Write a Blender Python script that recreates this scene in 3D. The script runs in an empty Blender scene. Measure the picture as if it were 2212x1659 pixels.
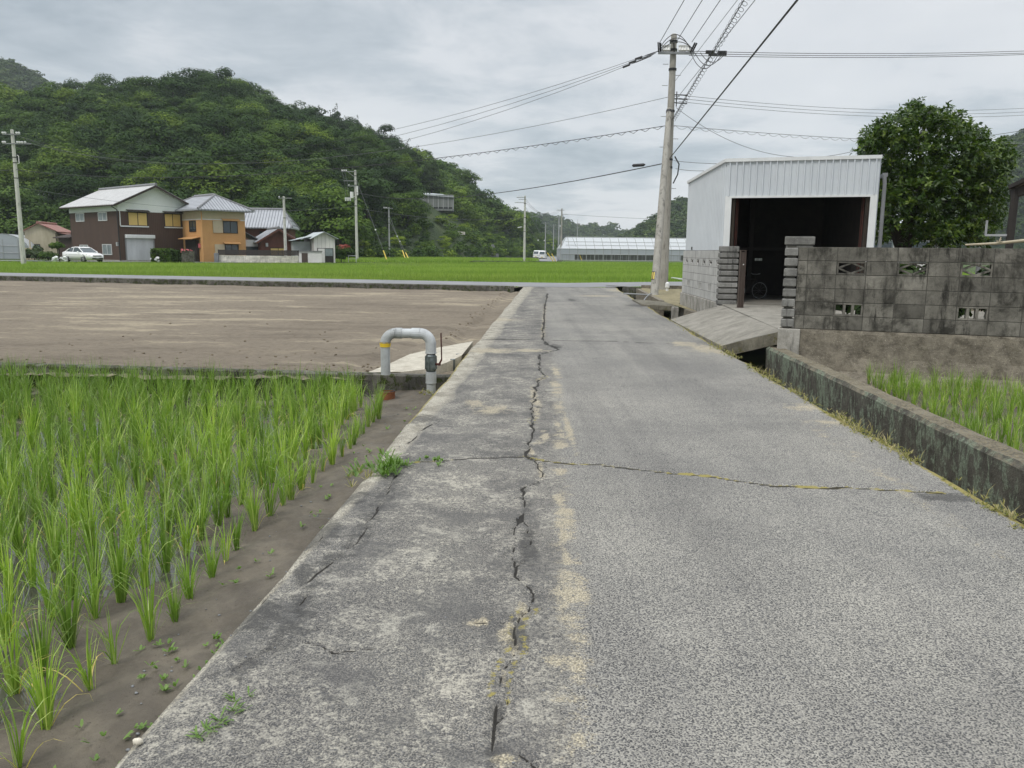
import bpy, bmesh, math, random
import numpy as np
from mathutils import Vector, Matrix

random.seed(7)
RNG = np.random.default_rng(11)
C = bpy.context.scene.collection
PI = math.pi
R_ = math.radians

# ---------------------------------------------------------------- camera model
F, CX, CY = 1750.0, 1106.0, 829.5
TH = math.atan((829.5 - 542.0) / F)
RHO = 0.010
CAM = Vector((0, 0, 1.5))
RM = (Matrix.Rotation(PI / 2 - TH, 3, 'X') @ Matrix.Rotation(RHO, 3, 'Z'))

def ray(px, py):
    return RM @ Vector(((px - CX) / F, (CY - py) / F, -1.0))
def G(px, py, z=0.0):
    d = ray(px, py)
    return CAM + d * ((z - CAM.z) / d.z)
def D(px, py, Y):
    d = ray(px, py)
    return CAM + d * (Y / d.y)
def proj(p):
    v = RM.transposed() @ (Vector(p) - CAM)
    return CX + F * v.x / -v.z, CY - F * v.y / -v.z

# ---------------------------------------------------------------- mesh builder
class MB:
    def __init__(s):
        s.v = []; s.f = []; s.t = []; s.m = []
    def add(s, vs, fs, tone=0.5, mi=0):
        o = len(s.v)
        s.v.extend([tuple(p) for p in vs])
        for f in fs:
            s.f.append(tuple(i + o for i in f)); s.t.append(tone); s.m.append(mi)
        return s
    def hexa(s, p, tone=0.5, mi=0):      # p: 4 bottom (ccw), 4 top
        return s.add(p, [(3, 2, 1, 0), (4, 5, 6, 7), (0, 1, 5, 4), (1, 2, 6, 5), (2, 3, 7, 6), (3, 0, 4, 7)], tone, mi)
    def box(s, cx, cy, cz, sx, sy, sz, rz=0.0, tone=0.5, mi=0):
        c, n = math.cos(rz), math.sin(rz)
        p = []
        for z in (-.5, .5):
            for x, y in ((-.5, -.5), (.5, -.5), (.5, .5), (-.5, .5)):
                X, Y = x * sx, y * sy
                p.append((cx + X * c - Y * n, cy + X * n + Y * c, cz + z * sz))
        return s.hexa(p, tone, mi)
    def ab(s, x0, x1, y0, y1, z0, z1, tone=0.5, mi=0):
        return s.box((x0 + x1) / 2, (y0 + y1) / 2, (z0 + z1) / 2, x1 - x0, y1 - y0, z1 - z0, 0, tone, mi)
    def bar(s, a, b, w, h=None, tone=0.5, mi=0):
        a, b = Vector(a), Vector(b); h = h or w
        d = (b - a).normalized()
        up = Vector((0, 0, 1)) if abs(d.z) < .95 else Vector((1, 0, 0))
        u = d.cross(up).normalized() * w / 2; v = u.cross(d).normalized() * h / 2
        p = [a - u - v, a + u - v, a + u + v, a - u + v, b - u - v, b + u - v, b + u + v, b - u + v]
        return s.hexa(p, tone, mi)
    def extrude(s, poly, vec, tone=0.5, mi=0):   # poly: list of 3d points, closed prism
        n = len(poly); vec = Vector(vec)
        vs = [Vector(p) for p in poly] + [Vector(p) + vec for p in poly]
        fs = [tuple(range(n))[::-1], tuple(range(n, 2 * n))] + [(i, (i + 1) % n, n + (i + 1) % n, n + i) for i in range(n)]
        return s.add(vs, fs, tone, mi)
    def tube(s, path, r, n=8, tone=0.5, caps=True, mi=0):
        path = [Vector(p) for p in path]; k = len(path)
        rs = r if isinstance(r, (list, tuple)) else [r] * k
        vs = []; prev = None
        for i, p in enumerate(path):
            d = (path[min(i + 1, k - 1)] - path[max(i - 1, 0)]).normalized()
            if prev is None:
                up = Vector((0, 0, 1)) if abs(d.z) < .9 else Vector((1, 0, 0))
                u = d.cross(up).normalized()
            else:
                u = (prev - d * prev.dot(d)).normalized()
            prev = u; w = d.cross(u)
            for j in range(n):
                a = 2 * PI * j / n
                vs.append(p + (u * math.cos(a) + w * math.sin(a)) * rs[i])
        fs = []
        for i in range(k - 1):
            for j in range(n):
                a, b = i * n + j, i * n + (j + 1) % n
                fs.append((a, b, b + n, a + n))
        if caps:
            fs.append(tuple(range(n))[::-1]); fs.append(tuple(range((k - 1) * n, k * n)))
        return s.add(vs, fs, tone, mi)
    def ring(s, c, axis, R, r, n=28, m=6, tone=0.5, mi=0):
        axis = Vector(axis).normalized()
        up = Vector((0, 0, 1)) if abs(axis.z) < .9 else Vector((1, 0, 0))
        u = axis.cross(up).normalized(); w = axis.cross(u); c = Vector(c)
        vs = []
        for i in range(n):
            a = 2 * PI * i / n; e = u * math.cos(a) + w * math.sin(a)
            for j in range(m):
                b = 2 * PI * j / m
                vs.append(c + e * (R + r * math.cos(b)) + axis * r * math.sin(b))
        fs = [(i * m + j, ((i + 1) % n) * m + j, ((i + 1) % n) * m + (j + 1) % m, i * m + (j + 1) % m) for i in range(n) for j in range(m)]
        return s.add(vs, fs, tone, mi)
    def ball(s, c, rx, ry=None, rz=None, n=8, m=6, tone=0.5, jit=0.0):
        ry = ry or rx; rz = rz or rx
        vs = [(c[0], c[1], c[2] - rz)]
        for i in range(1, m):
            a = -PI / 2 + PI * i / m
            for j in range(n):
                b = 2 * PI * j / n; k = 1 + random.uniform(-jit, jit)
                vs.append((c[0] + rx * k * math.cos(a) * math.cos(b), c[1] + ry * k * math.cos(a) * math.sin(b), c[2] + rz * k * math.sin(a)))
        vs.append((c[0], c[1], c[2] + rz)); L = len(vs) - 1
        fs = [(0, 1 + (j + 1) % n, 1 + j) for j in range(n)]
        for i in range(m - 2):
            for j in range(n):
                a = 1 + i * n + j; b = 1 + i * n + (j + 1) % n
                fs.append((a, b, b + n, a + n))
        o = 1 + (m - 2) * n
        fs += [(o + j, o + (j + 1) % n, L) for j in range(n)]
        return s.add(vs, fs, tone)

def mesh_obj(name, verts, faces, mats, parent=None, smooth=False, tones=None, mi=None, bevel=0.0):
    me = bpy.data.meshes.new(name)
    me.from_pydata([tuple(v) for v in verts], [], faces)
    if not isinstance(mats, (list, tuple)): mats = [mats]
    for m in mats: me.materials.append(m)
    n = len(me.polygons)
    if mi is not None and len(mats) > 1:
        me.polygons.foreach_set('material_index', np.array(mi, dtype=np.int32))
    if smooth:
        me.polygons.foreach_set('use_smooth', np.ones(n, dtype=bool))
    if tones is not None:
        a = me.attributes.new('tone', 'FLOAT', 'FACE')
        a.data.foreach_set('value', np.array(tones, dtype=np.float32))
    me.update()
    o = bpy.data.objects.new(name, me); C.objects.link(o)
    if parent: o.parent = parent
    if bevel:
        b = o.modifiers.new('bevel', 'BEVEL'); b.width = bevel; b.segments = 2; b.limit_method = 'ANGLE'; b.harden_normals = False
    return o

def np_obj(name, V, Fc, mats, tones=None, smooth=False, attrs=None, parent=None):
    """V (n,3), Fc (m,k) numpy arrays; quick path for big meshes"""
    me = bpy.data.meshes.new(name)
    V = np.ascontiguousarray(V, dtype=np.float32); Fc = np.ascontiguousarray(Fc, dtype=np.int32)
    m, k = Fc.shape
    me.vertices.add(len(V)); me.vertices.foreach_set('co', V.ravel())
    me.loops.add(m * k); me.loops.foreach_set('vertex_index', Fc.ravel())
    me.polygons.add(m)
    me.polygons.foreach_set('loop_start', np.arange(0, m * k, k, dtype=np.int32))
    me.polygons.foreach_set('loop_total', np.full(m, k, dtype=np.int32))
    if smooth: me.polygons.foreach_set('use_smooth', np.ones(m, dtype=bool))
    for mt in (mats if isinstance(mats, (list, tuple)) else [mats]): me.materials.append(mt)
    me.update(calc_edges=True)
    if tones is not None:
        a = me.attributes.new('tone', 'FLOAT', 'FACE'); a.data.foreach_set('value', np.asarray(tones, dtype=np.float32))
    for nm, val in (attrs or {}).items():
        a = me.attributes.new(nm, 'FLOAT', 'POINT'); a.data.foreach_set('value', np.asarray(val, dtype=np.float32))
    me.validate()
    o = bpy.data.objects.new(name, me); C.objects.link(o)
    if parent: o.parent = parent
    return o

def tag(o, label=None, cat=None, group=None, kind=None):
    if label: o['label'] = label
    if cat: o['category'] = cat
    if group: o['group'] = group
    if kind: o['kind'] = kind
    return o
def thing(name, label, cat, loc=(0, 0, 0), rz=0.0, group=None):
    o = bpy.data.objects.new(name, None); C.objects.link(o)
    o.location = loc; o.rotation_euler = (0, 0, rz)
    o.empty_display_size = .2
    return tag(o, label, cat, group)
def rootmat(o):
    return Matrix.Translation(o.location) @ Matrix.Rotation(o.rotation_euler[2], 4, 'Z')
def part(name, mb, mat, parent, world=True, smooth=False, bevel=0.0, label=None):
    """mb in world coordinates (world=True) or in the frame of the thing"""
    vs = mb.v
    if world:
        top = parent
        while top.parent is not None: top = top.parent
        inv = rootmat(top).inverted()
        vs = [inv @ Vector(v) for v in vs]
    o = mesh_obj(name, vs, mb.f, mat, parent, smooth, mb.t, mb.m, bevel)
    if label: o['label'] = label
    return o
def single(name, mb, mat, label, cat, group=None, smooth=False, bevel=0.0, loc=None):
    vs = mb.v
    if loc is not None:
        L = Vector(loc); vs = [Vector(v) - L for v in vs]
    o = mesh_obj(name, vs, mb.f, mat, None, smooth, mb.t, mb.m, bevel)
    if loc is not None: o.location = loc
    return tag(o, label, cat, group)
def struct(name, mb, mat, smooth=False, bevel=0.0):
    o = mesh_obj(name, mb.v, mb.f, mat, None, smooth, mb.t, mb.m, bevel)
    return tag(o, kind='structure')
def dup(root, loc=None, rz=None, label=None, scale=None):
    r = root.copy(); C.objects.link(r)
    if loc is not None: r.location = loc
    if rz is not None: r.rotation_euler = (0, 0, rz)
    if scale is not None: r.scale = (scale, scale, scale)
    if label: r['label'] = label
    for ch in list(root.children):
        c = ch.copy(); C.objects.link(c); c.parent = r
        for g in list(ch.children):
            d = g.copy(); C.objects.link(d); d.parent = c
    return r

# ---------------------------------------------------------------- materials
def hx(r, g, b):     # sRGB 0-255 to linear
    f = lambda c: (c / 255 / 12.92) if c / 255 <= .04045 else ((c / 255 + .055) / 1.055) ** 2.4
    return (f(r), f(g), f(b), 1)

class NT:
    def __init__(s, name):
        s.m = bpy.data.materials.new(name); s.m.use_nodes = True
        s.t = s.m.node_tree; s.n = s.t.nodes; s.l = s.t.links
        s.b = s.n['Principled BSDF']; s.out = s.n['Material Output']
    def node(s, typ, **kw):
        nd = s.n.new(typ)
        for k, v in kw.items():
            if k in nd.inputs: nd.inputs[k].default_value = v
            else: setattr(nd, k, v)
        return nd
    def link(s, a, b): s.l.new(a, b)
    def val(s, x, sock):
        if hasattr(x, 'is_output') or isinstance(x, bpy.types.NodeSocket): s.l.new(x, sock)
        else: sock.default_value = x
    def coord(s, kind='Object', scale=(1, 1, 1), rot=(0, 0, 0)):
        if kind == 'World': o = s.node('ShaderNodeNewGeometry').outputs['Position']
        else: o = s.node('ShaderNodeTexCoord').outputs[kind]
        if scale != (1, 1, 1) or rot != (0, 0, 0):
            mp = s.node('ShaderNodeMapping'); mp.inputs['Scale'].default_value = scale; mp.inputs['Rotation'].default_value = rot
            s.link(o, mp.inputs['Vector']); o = mp.outputs['Vector']
        return o
    def noise(s, vec, scale, detail=4, rough=.6, dist=0.0):
        nd = s.node('ShaderNodeTexNoise'); nd.inputs['Scale'].default_value = scale; nd.inputs['Detail'].default_value = detail
        nd.inputs['Roughness'].default_value = rough; nd.inputs['Distortion'].default_value = dist
        s.link(vec, nd.inputs['Vector']); return nd.outputs['Fac']
    def voro(s, vec, scale, feature='F1', out='Distance', rnd=1.0):
        nd = s.node('ShaderNodeTexVoronoi'); nd.feature = feature; nd.inputs['Scale'].default_value = scale
        nd.inputs['Randomness'].default_value = rnd
        s.link(vec, nd.inputs['Vector']); return nd.outputs[out]
    def ramp(s, fac, stops, interp='LINEAR'):
        nd = s.node('ShaderNodeValToRGB'); cr = nd.color_ramp; cr.interpolation = interp
        while len(cr.elements) > len(stops): cr.elements.remove(cr.elements[-1])
        while len(cr.elements) < len(stops): cr.elements.new(1)
        for e, (p, c) in zip(cr.elements, stops):
            e.position = p; e.color = c if len(c) == 4 else (*c, 1)
        s.link(fac, nd.inputs['Fac']); return nd.outputs['Color']
    def step(s, fac, a, b):
        nd = s.node('ShaderNodeMapRange'); nd.interpolation_type = 'SMOOTHSTEP'
        nd.inputs['From Min'].default_value = a; nd.inputs['From Max'].default_value = b
        s.val(fac, nd.inputs['Value']); return nd.outputs['Result']
    def mix(s, fac, a, b, mode='MIX'):
        nd = s.node('ShaderNodeMix'); nd.data_type = 'RGBA'; nd.blend_type = mode
        s.val(fac, nd.inputs[0])
        s.val(a, nd.inputs[6]); s.val(b, nd.inputs[7]); return nd.outputs[2]
    def math(s, op, a, b=None, c=None):
        nd = s.node('ShaderNodeMath'); nd.operation = op
        s.val(a, nd.inputs[0])
        if b is not None: s.val(b, nd.inputs[1])
        if c is not None: s.val(c, nd.inputs[2])
        return nd.outputs[0]
    def attr(s, name):
        nd = s.node('ShaderNodeAttribute'); nd.attribute_name = name; return nd.outputs['Fac']
    def objrand(s):
        return s.node('ShaderNodeObjectInfo').outputs['Random']
    def bump(s, h, strength=.3, dist=.02):
        nd = s.node('ShaderNodeBump'); nd.inputs['Strength'].default_value = strength; nd.inputs['Distance'].default_value = dist
        s.link(h, nd.inputs['Height']); s.link(nd.outputs['Normal'], s.b.inputs['Normal']); return nd
    def col(s, c): s.val(c, s.b.inputs['Base Color'])
    def rough(s, r): s.val(r, s.b.inputs['Roughness'])
    def translucent(s, colr, fac):
        tr = s.node('ShaderNodeBsdfTranslucent'); s.val(colr, tr.inputs['Color'])
        mx = s.node('ShaderNodeMixShader'); mx.inputs[0].default_value = fac
        s.link(s.b.outputs[0], mx.inputs[1]); s.link(tr.outputs[0], mx.inputs[2]); s.link(mx.outputs[0], s.out.inputs['Surface'])

def simple(name, c1, c2=None, scale=6.0, rough=.7, bump=0.0, bscale=None, metal=0.0, coord='Object', stretch=(1, 1, 1), detail=5, spec=.4):
    t = NT(name)
    v = t.coord(coord, stretch)
    if c2 is None: c2 = tuple(min(1, x * .8) for x in c1[:3]) + (1,)
    n = t.noise(v, scale, detail, .65)
    t.col(t.ramp(n, [(.3, c1), (.7, c2)]))
    t.rough(rough); t.b.inputs['Metallic'].default_value = metal
    t.b.inputs['Specular IOR Level'].default_value = spec
    if bump: t.bump(t.noise(v, bscale or scale * 6, 6, .7), bump, .01)
    return t.m
M = {}
def concrete(name, light, dark, moss=None, scale=1.0, spots=.5, streak=True, bump=.4, mosslo=.56, coord='World', sps=60, mold=0):
    t = NT(name); v = t.coord(coord)
    n1 = t.noise(v, 2.2 * scale, 8, .7, .3); n2 = t.noise(v, sps, 4, .75); n3 = t.noise(t.coord(coord, (5, 5, .7)), 1.6, 6, .7)
    c = t.ramp(n1, [(.34, dark), (.62, light)])
    if streak: c = t.mix(t.step(n3, .52, .72), c, tuple(x * .35 for x in dark[:3]) + (1,))
    c = t.mix(t.math('MULTIPLY', t.step(n2, .58, .7), spots), c, tuple(x * .45 for x in light[:3]) + (1,))
    c = t.mix(t.math('MULTIPLY', t.step(t.noise(v, 95, 2, .5), .62, .72), spots), c, tuple(min(1, x * 1.7) for x in light[:3]) + (1,))
    if moss is not None:
        nm = t.noise(v, 7, 7, .75, .4)
        c = t.mix(t.step(nm, mosslo, mosslo + .07), c, t.ramp(t.noise(v, 40, 4, .6), [(.35, tuple(x * .5 for x in moss[:3])), (.65, moss)]))
    if mold: c = t.mix(t.math('MULTIPLY', t.step(t.math('ADD', t.noise(t.coord(coord, (1, 1, .8)), 1.5, 7, .72, .4), t.math('MULTIPLY', n3, .25)), .60, .74), mold), c, (.022, .021, .017, 1))
    tone = t.attr('tone')
    c = t.mix(1.0, c, t.ramp(tone, [(0, (.55, .55, .55)), (.5, (1, 1, 1)), (1, (1.5, 1.5, 1.5))]), 'MULTIPLY')
    t.col(c); t.rough(.9); t.b.inputs['Specular IOR Level'].default_value = .25
    t.bump(t.math('ADD', n2, t.noise(v, 14, 5, .7)), bump, .012)
    return t.m
M['block_dark'] = concrete('block_dark', (.225, .212, .18, 1), (.07, .066, .055, 1), scale=1.25, spots=.35, mold=.8)
M['block_pale'] = concrete('block_pale', (.47, .465, .44, 1), (.385, .38, .36, 1), spots=.15, bump=.2)
M['pillar_stone'] = concrete('pillar_stone', (.27, .265, .245, 1), (.12, .117, .108, 1), spots=.5, bump=.8)
M['mortar'] = simple('mortar', (.06, .057, .05, 1), (.11, .105, .09, 1), 20, .95)
M['footing'] = concrete('footing', (.25, .222, .172, 1), (.105, .092, .072, 1), moss=(.09, .09, .06, 1), scale=3, spots=1.0, bump=1.0, mosslo=.64, sps=26, streak=False)
M['footing_pale'] = concrete('footing_pale', (.42, .40, .36, 1), (.22, .21, .18, 1), scale=1.5)
M['kerb_conc'] = concrete('kerb_conc', (.145, .138, .118, 1), (.045, .041, .034, 1), moss=(.05, .062, .018, 1), scale=1.0, mosslo=.50)
M['parapet'] = concrete('parapet', (.135, .128, .108, 1), (.05, .046, .038, 1), moss=(.15, .19, .14, 1), scale=1.6, mosslo=.515, bump=.9)
t = NT('parapet'); v = t.coord('World')
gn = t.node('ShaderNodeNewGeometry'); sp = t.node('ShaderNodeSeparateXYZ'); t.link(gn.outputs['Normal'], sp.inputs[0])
n1 = t.noise(v, 5, 7, .75); n2 = t.noise(v, 45, 4, .75); n3 = t.noise(t.coord('World', (1, 1, .45)), 11, 7, .78, .5); n4 = t.noise(v, 1.3, 5, .7)
c = t.ramp(n1, [(.35, (.055, .052, .043)), (.65, (.14, .132, .11))])
lich = t.math('ADD', n3, t.math('MULTIPLY', t.math('SUBTRACT', n4, .5), .5))
c = t.mix(t.step(lich, .47, .57), c, t.ramp(n2, [(.35, (.13, .155, .11)), (.65, (.27, .315, .24))]))
c = t.mix(t.step(t.noise(v, 2.4, 6, .7), .66, .7), c, (.03, .04, .008, 1))
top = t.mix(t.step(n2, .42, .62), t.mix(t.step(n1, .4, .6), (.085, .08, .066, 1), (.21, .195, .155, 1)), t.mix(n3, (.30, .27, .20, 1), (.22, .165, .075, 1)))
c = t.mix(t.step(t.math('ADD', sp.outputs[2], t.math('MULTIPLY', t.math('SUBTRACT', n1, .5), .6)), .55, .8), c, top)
t.col(c); t.rough(.92); t.b.inputs['Specular IOR Level'].default_value = .2; t.bump(t.math('ADD', n2, n3), 1.0, .02); M['parapet'] = t.m
M['slab'] = concrete('slab', (.27, .252, .215, 1), (.155, .145, .12, 1), scale=1.4, spots=.9, streak=False, sps=45)
M['slab_dark'] = concrete('slab_dark', (.20, .185, .145, 1), (.09, .082, .06, 1), moss=(.13, .12, .05, 1), scale=1.4, spots=.6)
M['ramp_pale'] = concrete('ramp_pale', (.50, .465, .385, 1), (.33, .30, .24, 1), scale=3, spots=.5, streak=False)
M['pole_conc'] = concrete('pole_conc', (.36, .345, .305, 1), (.27, .258, .225, 1), scale=.9, spots=.15, bump=.1, coord='Object')
M['pole_pale'] = concrete('pole_pale', (.56, .55, .51, 1), (.47, .46, .42, 1), scale=.6, spots=.1, bump=.05, coord='Object')
M['pole_grey'] = concrete('pole_grey', (.36, .37, .37, 1), (.29, .295, .295, 1), scale=.6, spots=.1, bump=.05, coord='Object')

# ---- road
t = NT('asphalt'); v = t.coord('World')
crack, sand, lane, moss, edge, dark = [t.attr(a) for a in ('crack', 'sand', 'lane', 'moss', 'edge', 'dark')]
warp = t.node('ShaderNodeVectorMath'); warp.operation = 'MULTIPLY_ADD'
nz = t.node('ShaderNodeTexNoise'); nz.inputs['Scale'].default_value = 30; t.link(v, nz.inputs['Vector'])
t.link(nz.outputs['Color'], warp.inputs[0]); warp.inputs[1].default_value = (.02, .02, .02); t.link(v, warp.inputs[2])
vw = warp.outputs[0]
vd = t.voro(vw, 125, 'F1', 'Distance'); vc = t.voro(vw, 125, 'F1', 'Color')
vd2 = t.voro(vw, 170, 'F1', 'Distance')
big = t.noise(v, .7, 6, .65); mid = t.noise(v, 4.5, 6, .7, .5); fine = t.noise(v, 150, 3, .6)
# exposure of matrix between stones varies
thr = t.math('ADD', t.math('MULTIPLY', mid, .30), .31)
stone = t.math('SUBTRACT', 1.0, t.step(t.math('SUBTRACT', vd, thr), -.06, .07))
sep = t.node('ShaderNodeSeparateColor'); t.link(vc, sep.inputs[0])
stc = t.ramp(sep.outputs[0], [(0, (.055, .056, .057)), (.5, (.10, .10, .10)), (.85, (.155, .153, .148)), (1, (.28, .27, .25))])
mat_r = t.mix(t.step(fine, .4, .6), (.22, .212, .19, 1), (.38, .365, .322, 1))
right = t.mix(stone, mat_r, stc)
mat_l = t.mix(t.step(fine, .42, .6), (.12, .115, .105, 1), (.30, .283, .245, 1))
mask_l = t.math('MULTIPLY', stone, t.step(vd2, .05, .3))
left = t.mix(mask_l, mat_l, t.mix(.1, stc, (.06, .058, .054, 1)))
cl1 = t.noise(vw, 48, 5, .75, .3); cl2 = t.noise(v, 2.6, 6, .72, .4)
clus = t.step(t.math('ADD', cl1, t.math('MULTIPLY', t.math('SUBTRACT', cl2, .5), .7)), .50, .66)
left = t.mix(t.math('MULTIPLY', clus, t.math('SUBTRACT', 1.0, t.math('MULTIPLY', stone, .35))), left, t.mix(fine, (.30, .285, .24, 1), (.52, .49, .41, 1)))
left = t.mix(t.math('MULTIPLY', t.step(t.noise(v, 3.2, 7, .75, .5), .54, .68), t.math('SUBTRACT', 1.0, t.math('MULTIPLY', stone, .5))), left, (.42, .40, .34, 1))
left = t.mix(t.step(t.noise(v, 2.1, 6, .7), .60, .50), t.mix(.55, left, (.10, .098, .095, 1)), left)
c = t.mix(lane, left, right)
spx = t.node('ShaderNodeSeparateXYZ'); t.link(t.coord('World', (1, 1, 1), (0, 0, .05)), spx.inputs[0])
trk = t.math('ADD', t.noise(t.coord('World', (2.2, .09, 1), (0, 0, .05)), 1.0, 4, .6), t.math('MULTIPLY', t.math('SUBTRACT', mid, .5), .35))
c = t.mix(1.0, c, t.ramp(trk, [(.34, (.82, .82, .83)), (.5, (.96, .96, .965)), (.66, (1.05, 1.05, 1.04))]), 'MULTIPLY')
c = t.mix(t.math('MULTIPLY', t.step(big, .62, .35), .35), c, t.mix(1.0, c, (.62, .62, .63, 1), 'MULTIPLY'))
c = t.mix(1.0, c, t.ramp(t.noise(v, .35, 4, .6), [(.3, (.85, .85, .86)), (.7, (1.12, 1.1, 1.07))]), 'MULTIPLY')
kerb = t.mix(t.math('MULTIPLY', stone, .8), t.mix(t.step(mid, .4, .65), (.44, .41, .335, 1), (.27, .245, .19, 1)), t.mix(.3, stc, (.25, .22, .17, 1)))
c = t.mix(edge, c, kerb)
sandc = t.mix(t.step(fine, .4, .62), (.27, .235, .165, 1), (.52, .46, .34, 1))
sn = t.math('ADD', t.math('MULTIPLY', t.math('SUBTRACT', t.noise(v, 7, 6, .7, .6), .5), 2.6), t.math('MULTIPLY', t.math('SUBTRACT', t.noise(v, 60, 4, .7), .5), 1.6))
sfac = t.math('MULTIPLY', t.step(t.math('ADD', sand, t.math('MULTIPLY', sn, t.step(sand, .03, .3))), .42, .95), t.math('SUBTRACT', 1.0, t.math('MULTIPLY', stone, .55)))
c = t.mix(sfac, c, sandc)
dfac = t.step(t.math('ADD', dark, t.math('MULTIPLY', t.math('SUBTRACT', t.noise(v, 14, 5, .7), .5), 1.2)), .45, .75)
c = t.mix(t.math('MULTIPLY', dfac, .7), c, (.045, .044, .042, 1))
mfac = t.step(t.math('ADD', moss, t.math('MULTIPLY', t.math('SUBTRACT', t.noise(v, 22, 5, .75), .5), 1.4)), .5, .66)
c = t.mix(mfac, c, t.mix(fine, (.13, .115, .03, 1), (.38, .32, .11, 1)))
cfac = t.step(crack, .45, .6)
c = t.mix(t.math('MULTIPLY', cfac, .93), c, (.02, .018, .015, 1))
t.col(c); t.rough(.88); t.b.inputs['Specular IOR Level'].default_value = .3
h = t.math('ADD', t.math('MULTIPLY', stone, .8), t.math('MULTIPLY', fine, .5))
t.bump(h, .55, .006)
M['asphalt'] = t.m
t = NT('far_asphalt'); v = t.coord('World')
c = t.ramp(t.noise(v, .5, 7, .7), [(.3, (.17, .17, .175)), (.7, (.25, .25, .252))])
c = t.mix(t.step(t.noise(t.coord('World', (.25, 1.5, 1)), .9, 5, .7), .62, .7), c, (.07, .07, .07, 1))
c = t.mix(t.step(t.noise(v, 1.3, 6, .75), .64, .72), c, (.36, .33, .27, 1))
t.col(c); t.rough(.85); t.bump(t.noise(v, 40, 4, .7), .3, .01)
M['far_asphalt'] = t.m

# ---- soil
def soil(name, cols, streak=(1, 1, 1), wet=0.0):
    t = NT(name); v = t.coord('World')
    n = t.noise(t.coord('World', streak), 1.0, 9, .68, .6 if streak[0] == 1 else .25); n2 = t.noise(v, 22, 7, .75); n3 = t.noise(v, 3.0, 6, .7)
    c = t.ramp(n, [(.30, cols[0]), (.5, cols[1]), (.68, cols[2])])
    c = t.mix(t.math('MULTIPLY', t.step(n2, .60, .72), .6), c, tuple(x * .35 for x in cols[0][:3]) + (1,))
    c = t.mix(t.math('MULTIPLY', t.step(n3, .55, .7), .4), c, cols[0])
    c = t.mix(t.math('MULTIPLY', t.step(t.noise(v, 85, 3, .6), .64, .72), .7), c, (.03, .026, .02, 1))
    t.col(c); t.rough(t.ramp(n3, [(.4, (.9,) * 3), (.6, (.9 - wet,) * 3)]))
    t.b.inputs['Specular IOR Level'].default_value = .3
    t.bump(t.math('ADD', t.math('MULTIPLY', n2, .6), t.noise(v, 6, 6, .7)), .7, .03)
    return t.m
M['mud'] = soil('mud', [(.075, .063, .048, 1), (.112, .096, .074, 1), (.165, .142, .108, 1)], (2.5, 2.5, 2.5), wet=.3)
M['tilled'] = soil('tilled', [(.135, .117, .092, 1), (.19, .167, .13, 1), (.31, .272, .205, 1)], (.2, 1.5, 1))
t = NT('tilled'); v = t.coord('World')
n = t.noise(t.coord('World', (.3, 1.35, 1)), 1.0, 9, .7, .3); nl = t.noise(v, .13, 4, .6); ng = t.noise(t.coord('World', (1, 1.6, 1)), 9, 8, .8); ns = t.noise(v, 45, 4, .75)
c = t.mix(t.step(nl, .35, .65), (.185, .155, .118, 1), (.215, .182, .138, 1))
c = t.mix(t.math('MULTIPLY', t.step(t.math('ADD', n, t.math('MULTIPLY', t.math('SUBTRACT', nl, .5), .7)), .52, .66), .75), c, (.35, .30, .215, 1))
c = t.mix(t.math('MULTIPLY', t.step(t.math('ADD', n, t.math('MULTIPLY', t.math('SUBTRACT', nl, .5), .5)), .46, .34), .6), c, (.125, .104, .08, 1))
c = t.mix(1.0, c, t.ramp(ng, [(.32, (.66, .65, .64)), (.5, (1, 1, 1)), (.7, (1.22, 1.21, 1.18))]), 'MULTIPLY')
c = t.mix(t.math('MULTIPLY', t.step(ns, .62, .72), .5), c, (.06, .05, .04, 1))
t.col(c); t.rough(.95); t.b.inputs['Specular IOR Level'].default_value = .2; t.bump(t.math('ADD', ng, t.math('MULTIPLY', ns, .4)), .9, .03); M['tilled'] = t.m
M['earth'] = soil('earth', [(.11, .09, .06, 1), (.16, .13, .09, 1), (.2, .17, .12, 1)])
M['drygrass'] = soil('drygrass', [(.13, .11, .06, 1), (.22, .19, .11, 1), (.33, .29, .18, 1)], (3, 3, 1))
t = NT('paddy_water'); t.col((.07, .066, .055, 1)); t.rough(.04); t.b.inputs['Specular IOR Level'].default_value = .6
t.bump(t.noise(t.coord('World'), 5, 3, .5), .05, .01); M['water'] = t.m
t = NT('meadow'); v = t.coord('World')
c = t.ramp(t.noise(v, .25, 8, .7), [(.3, (.035, .06, .014)), (.55, (.065, .105, .022)), (.75, (.12, .13, .04))])
t.col(c); t.rough(.95); t.bump(t.noise(v, 2, 8, .8), 1.0, .3); M['meadow'] = t.m
t = NT('paddy_green'); v = t.coord('World')
c = t.ramp(t.noise(v, .8, 6, .7), [(.3, (.11, .19, .016)), (.7, (.17, .27, .03))])
t.col(c); t.rough(.9); t.bump(t.noise(v, 5, 6, .8), 1.0, .1); M['paddy_green'] = t.m
t = NT('hillsoil'); v = t.coord('World')
c = t.ramp(t.noise(v, .05, 8, .7), [(.35, (.018, .035, .009)), (.55, (.04, .066, .015)), (.68, (.075, .09, .026)), (.8, (.13, .10, .06))])
t.col(c); t.rough(.95); t.bump(t.noise(v, .6, 8, .8), 1.0, .8); M['hillsoil'] = t.m

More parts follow.
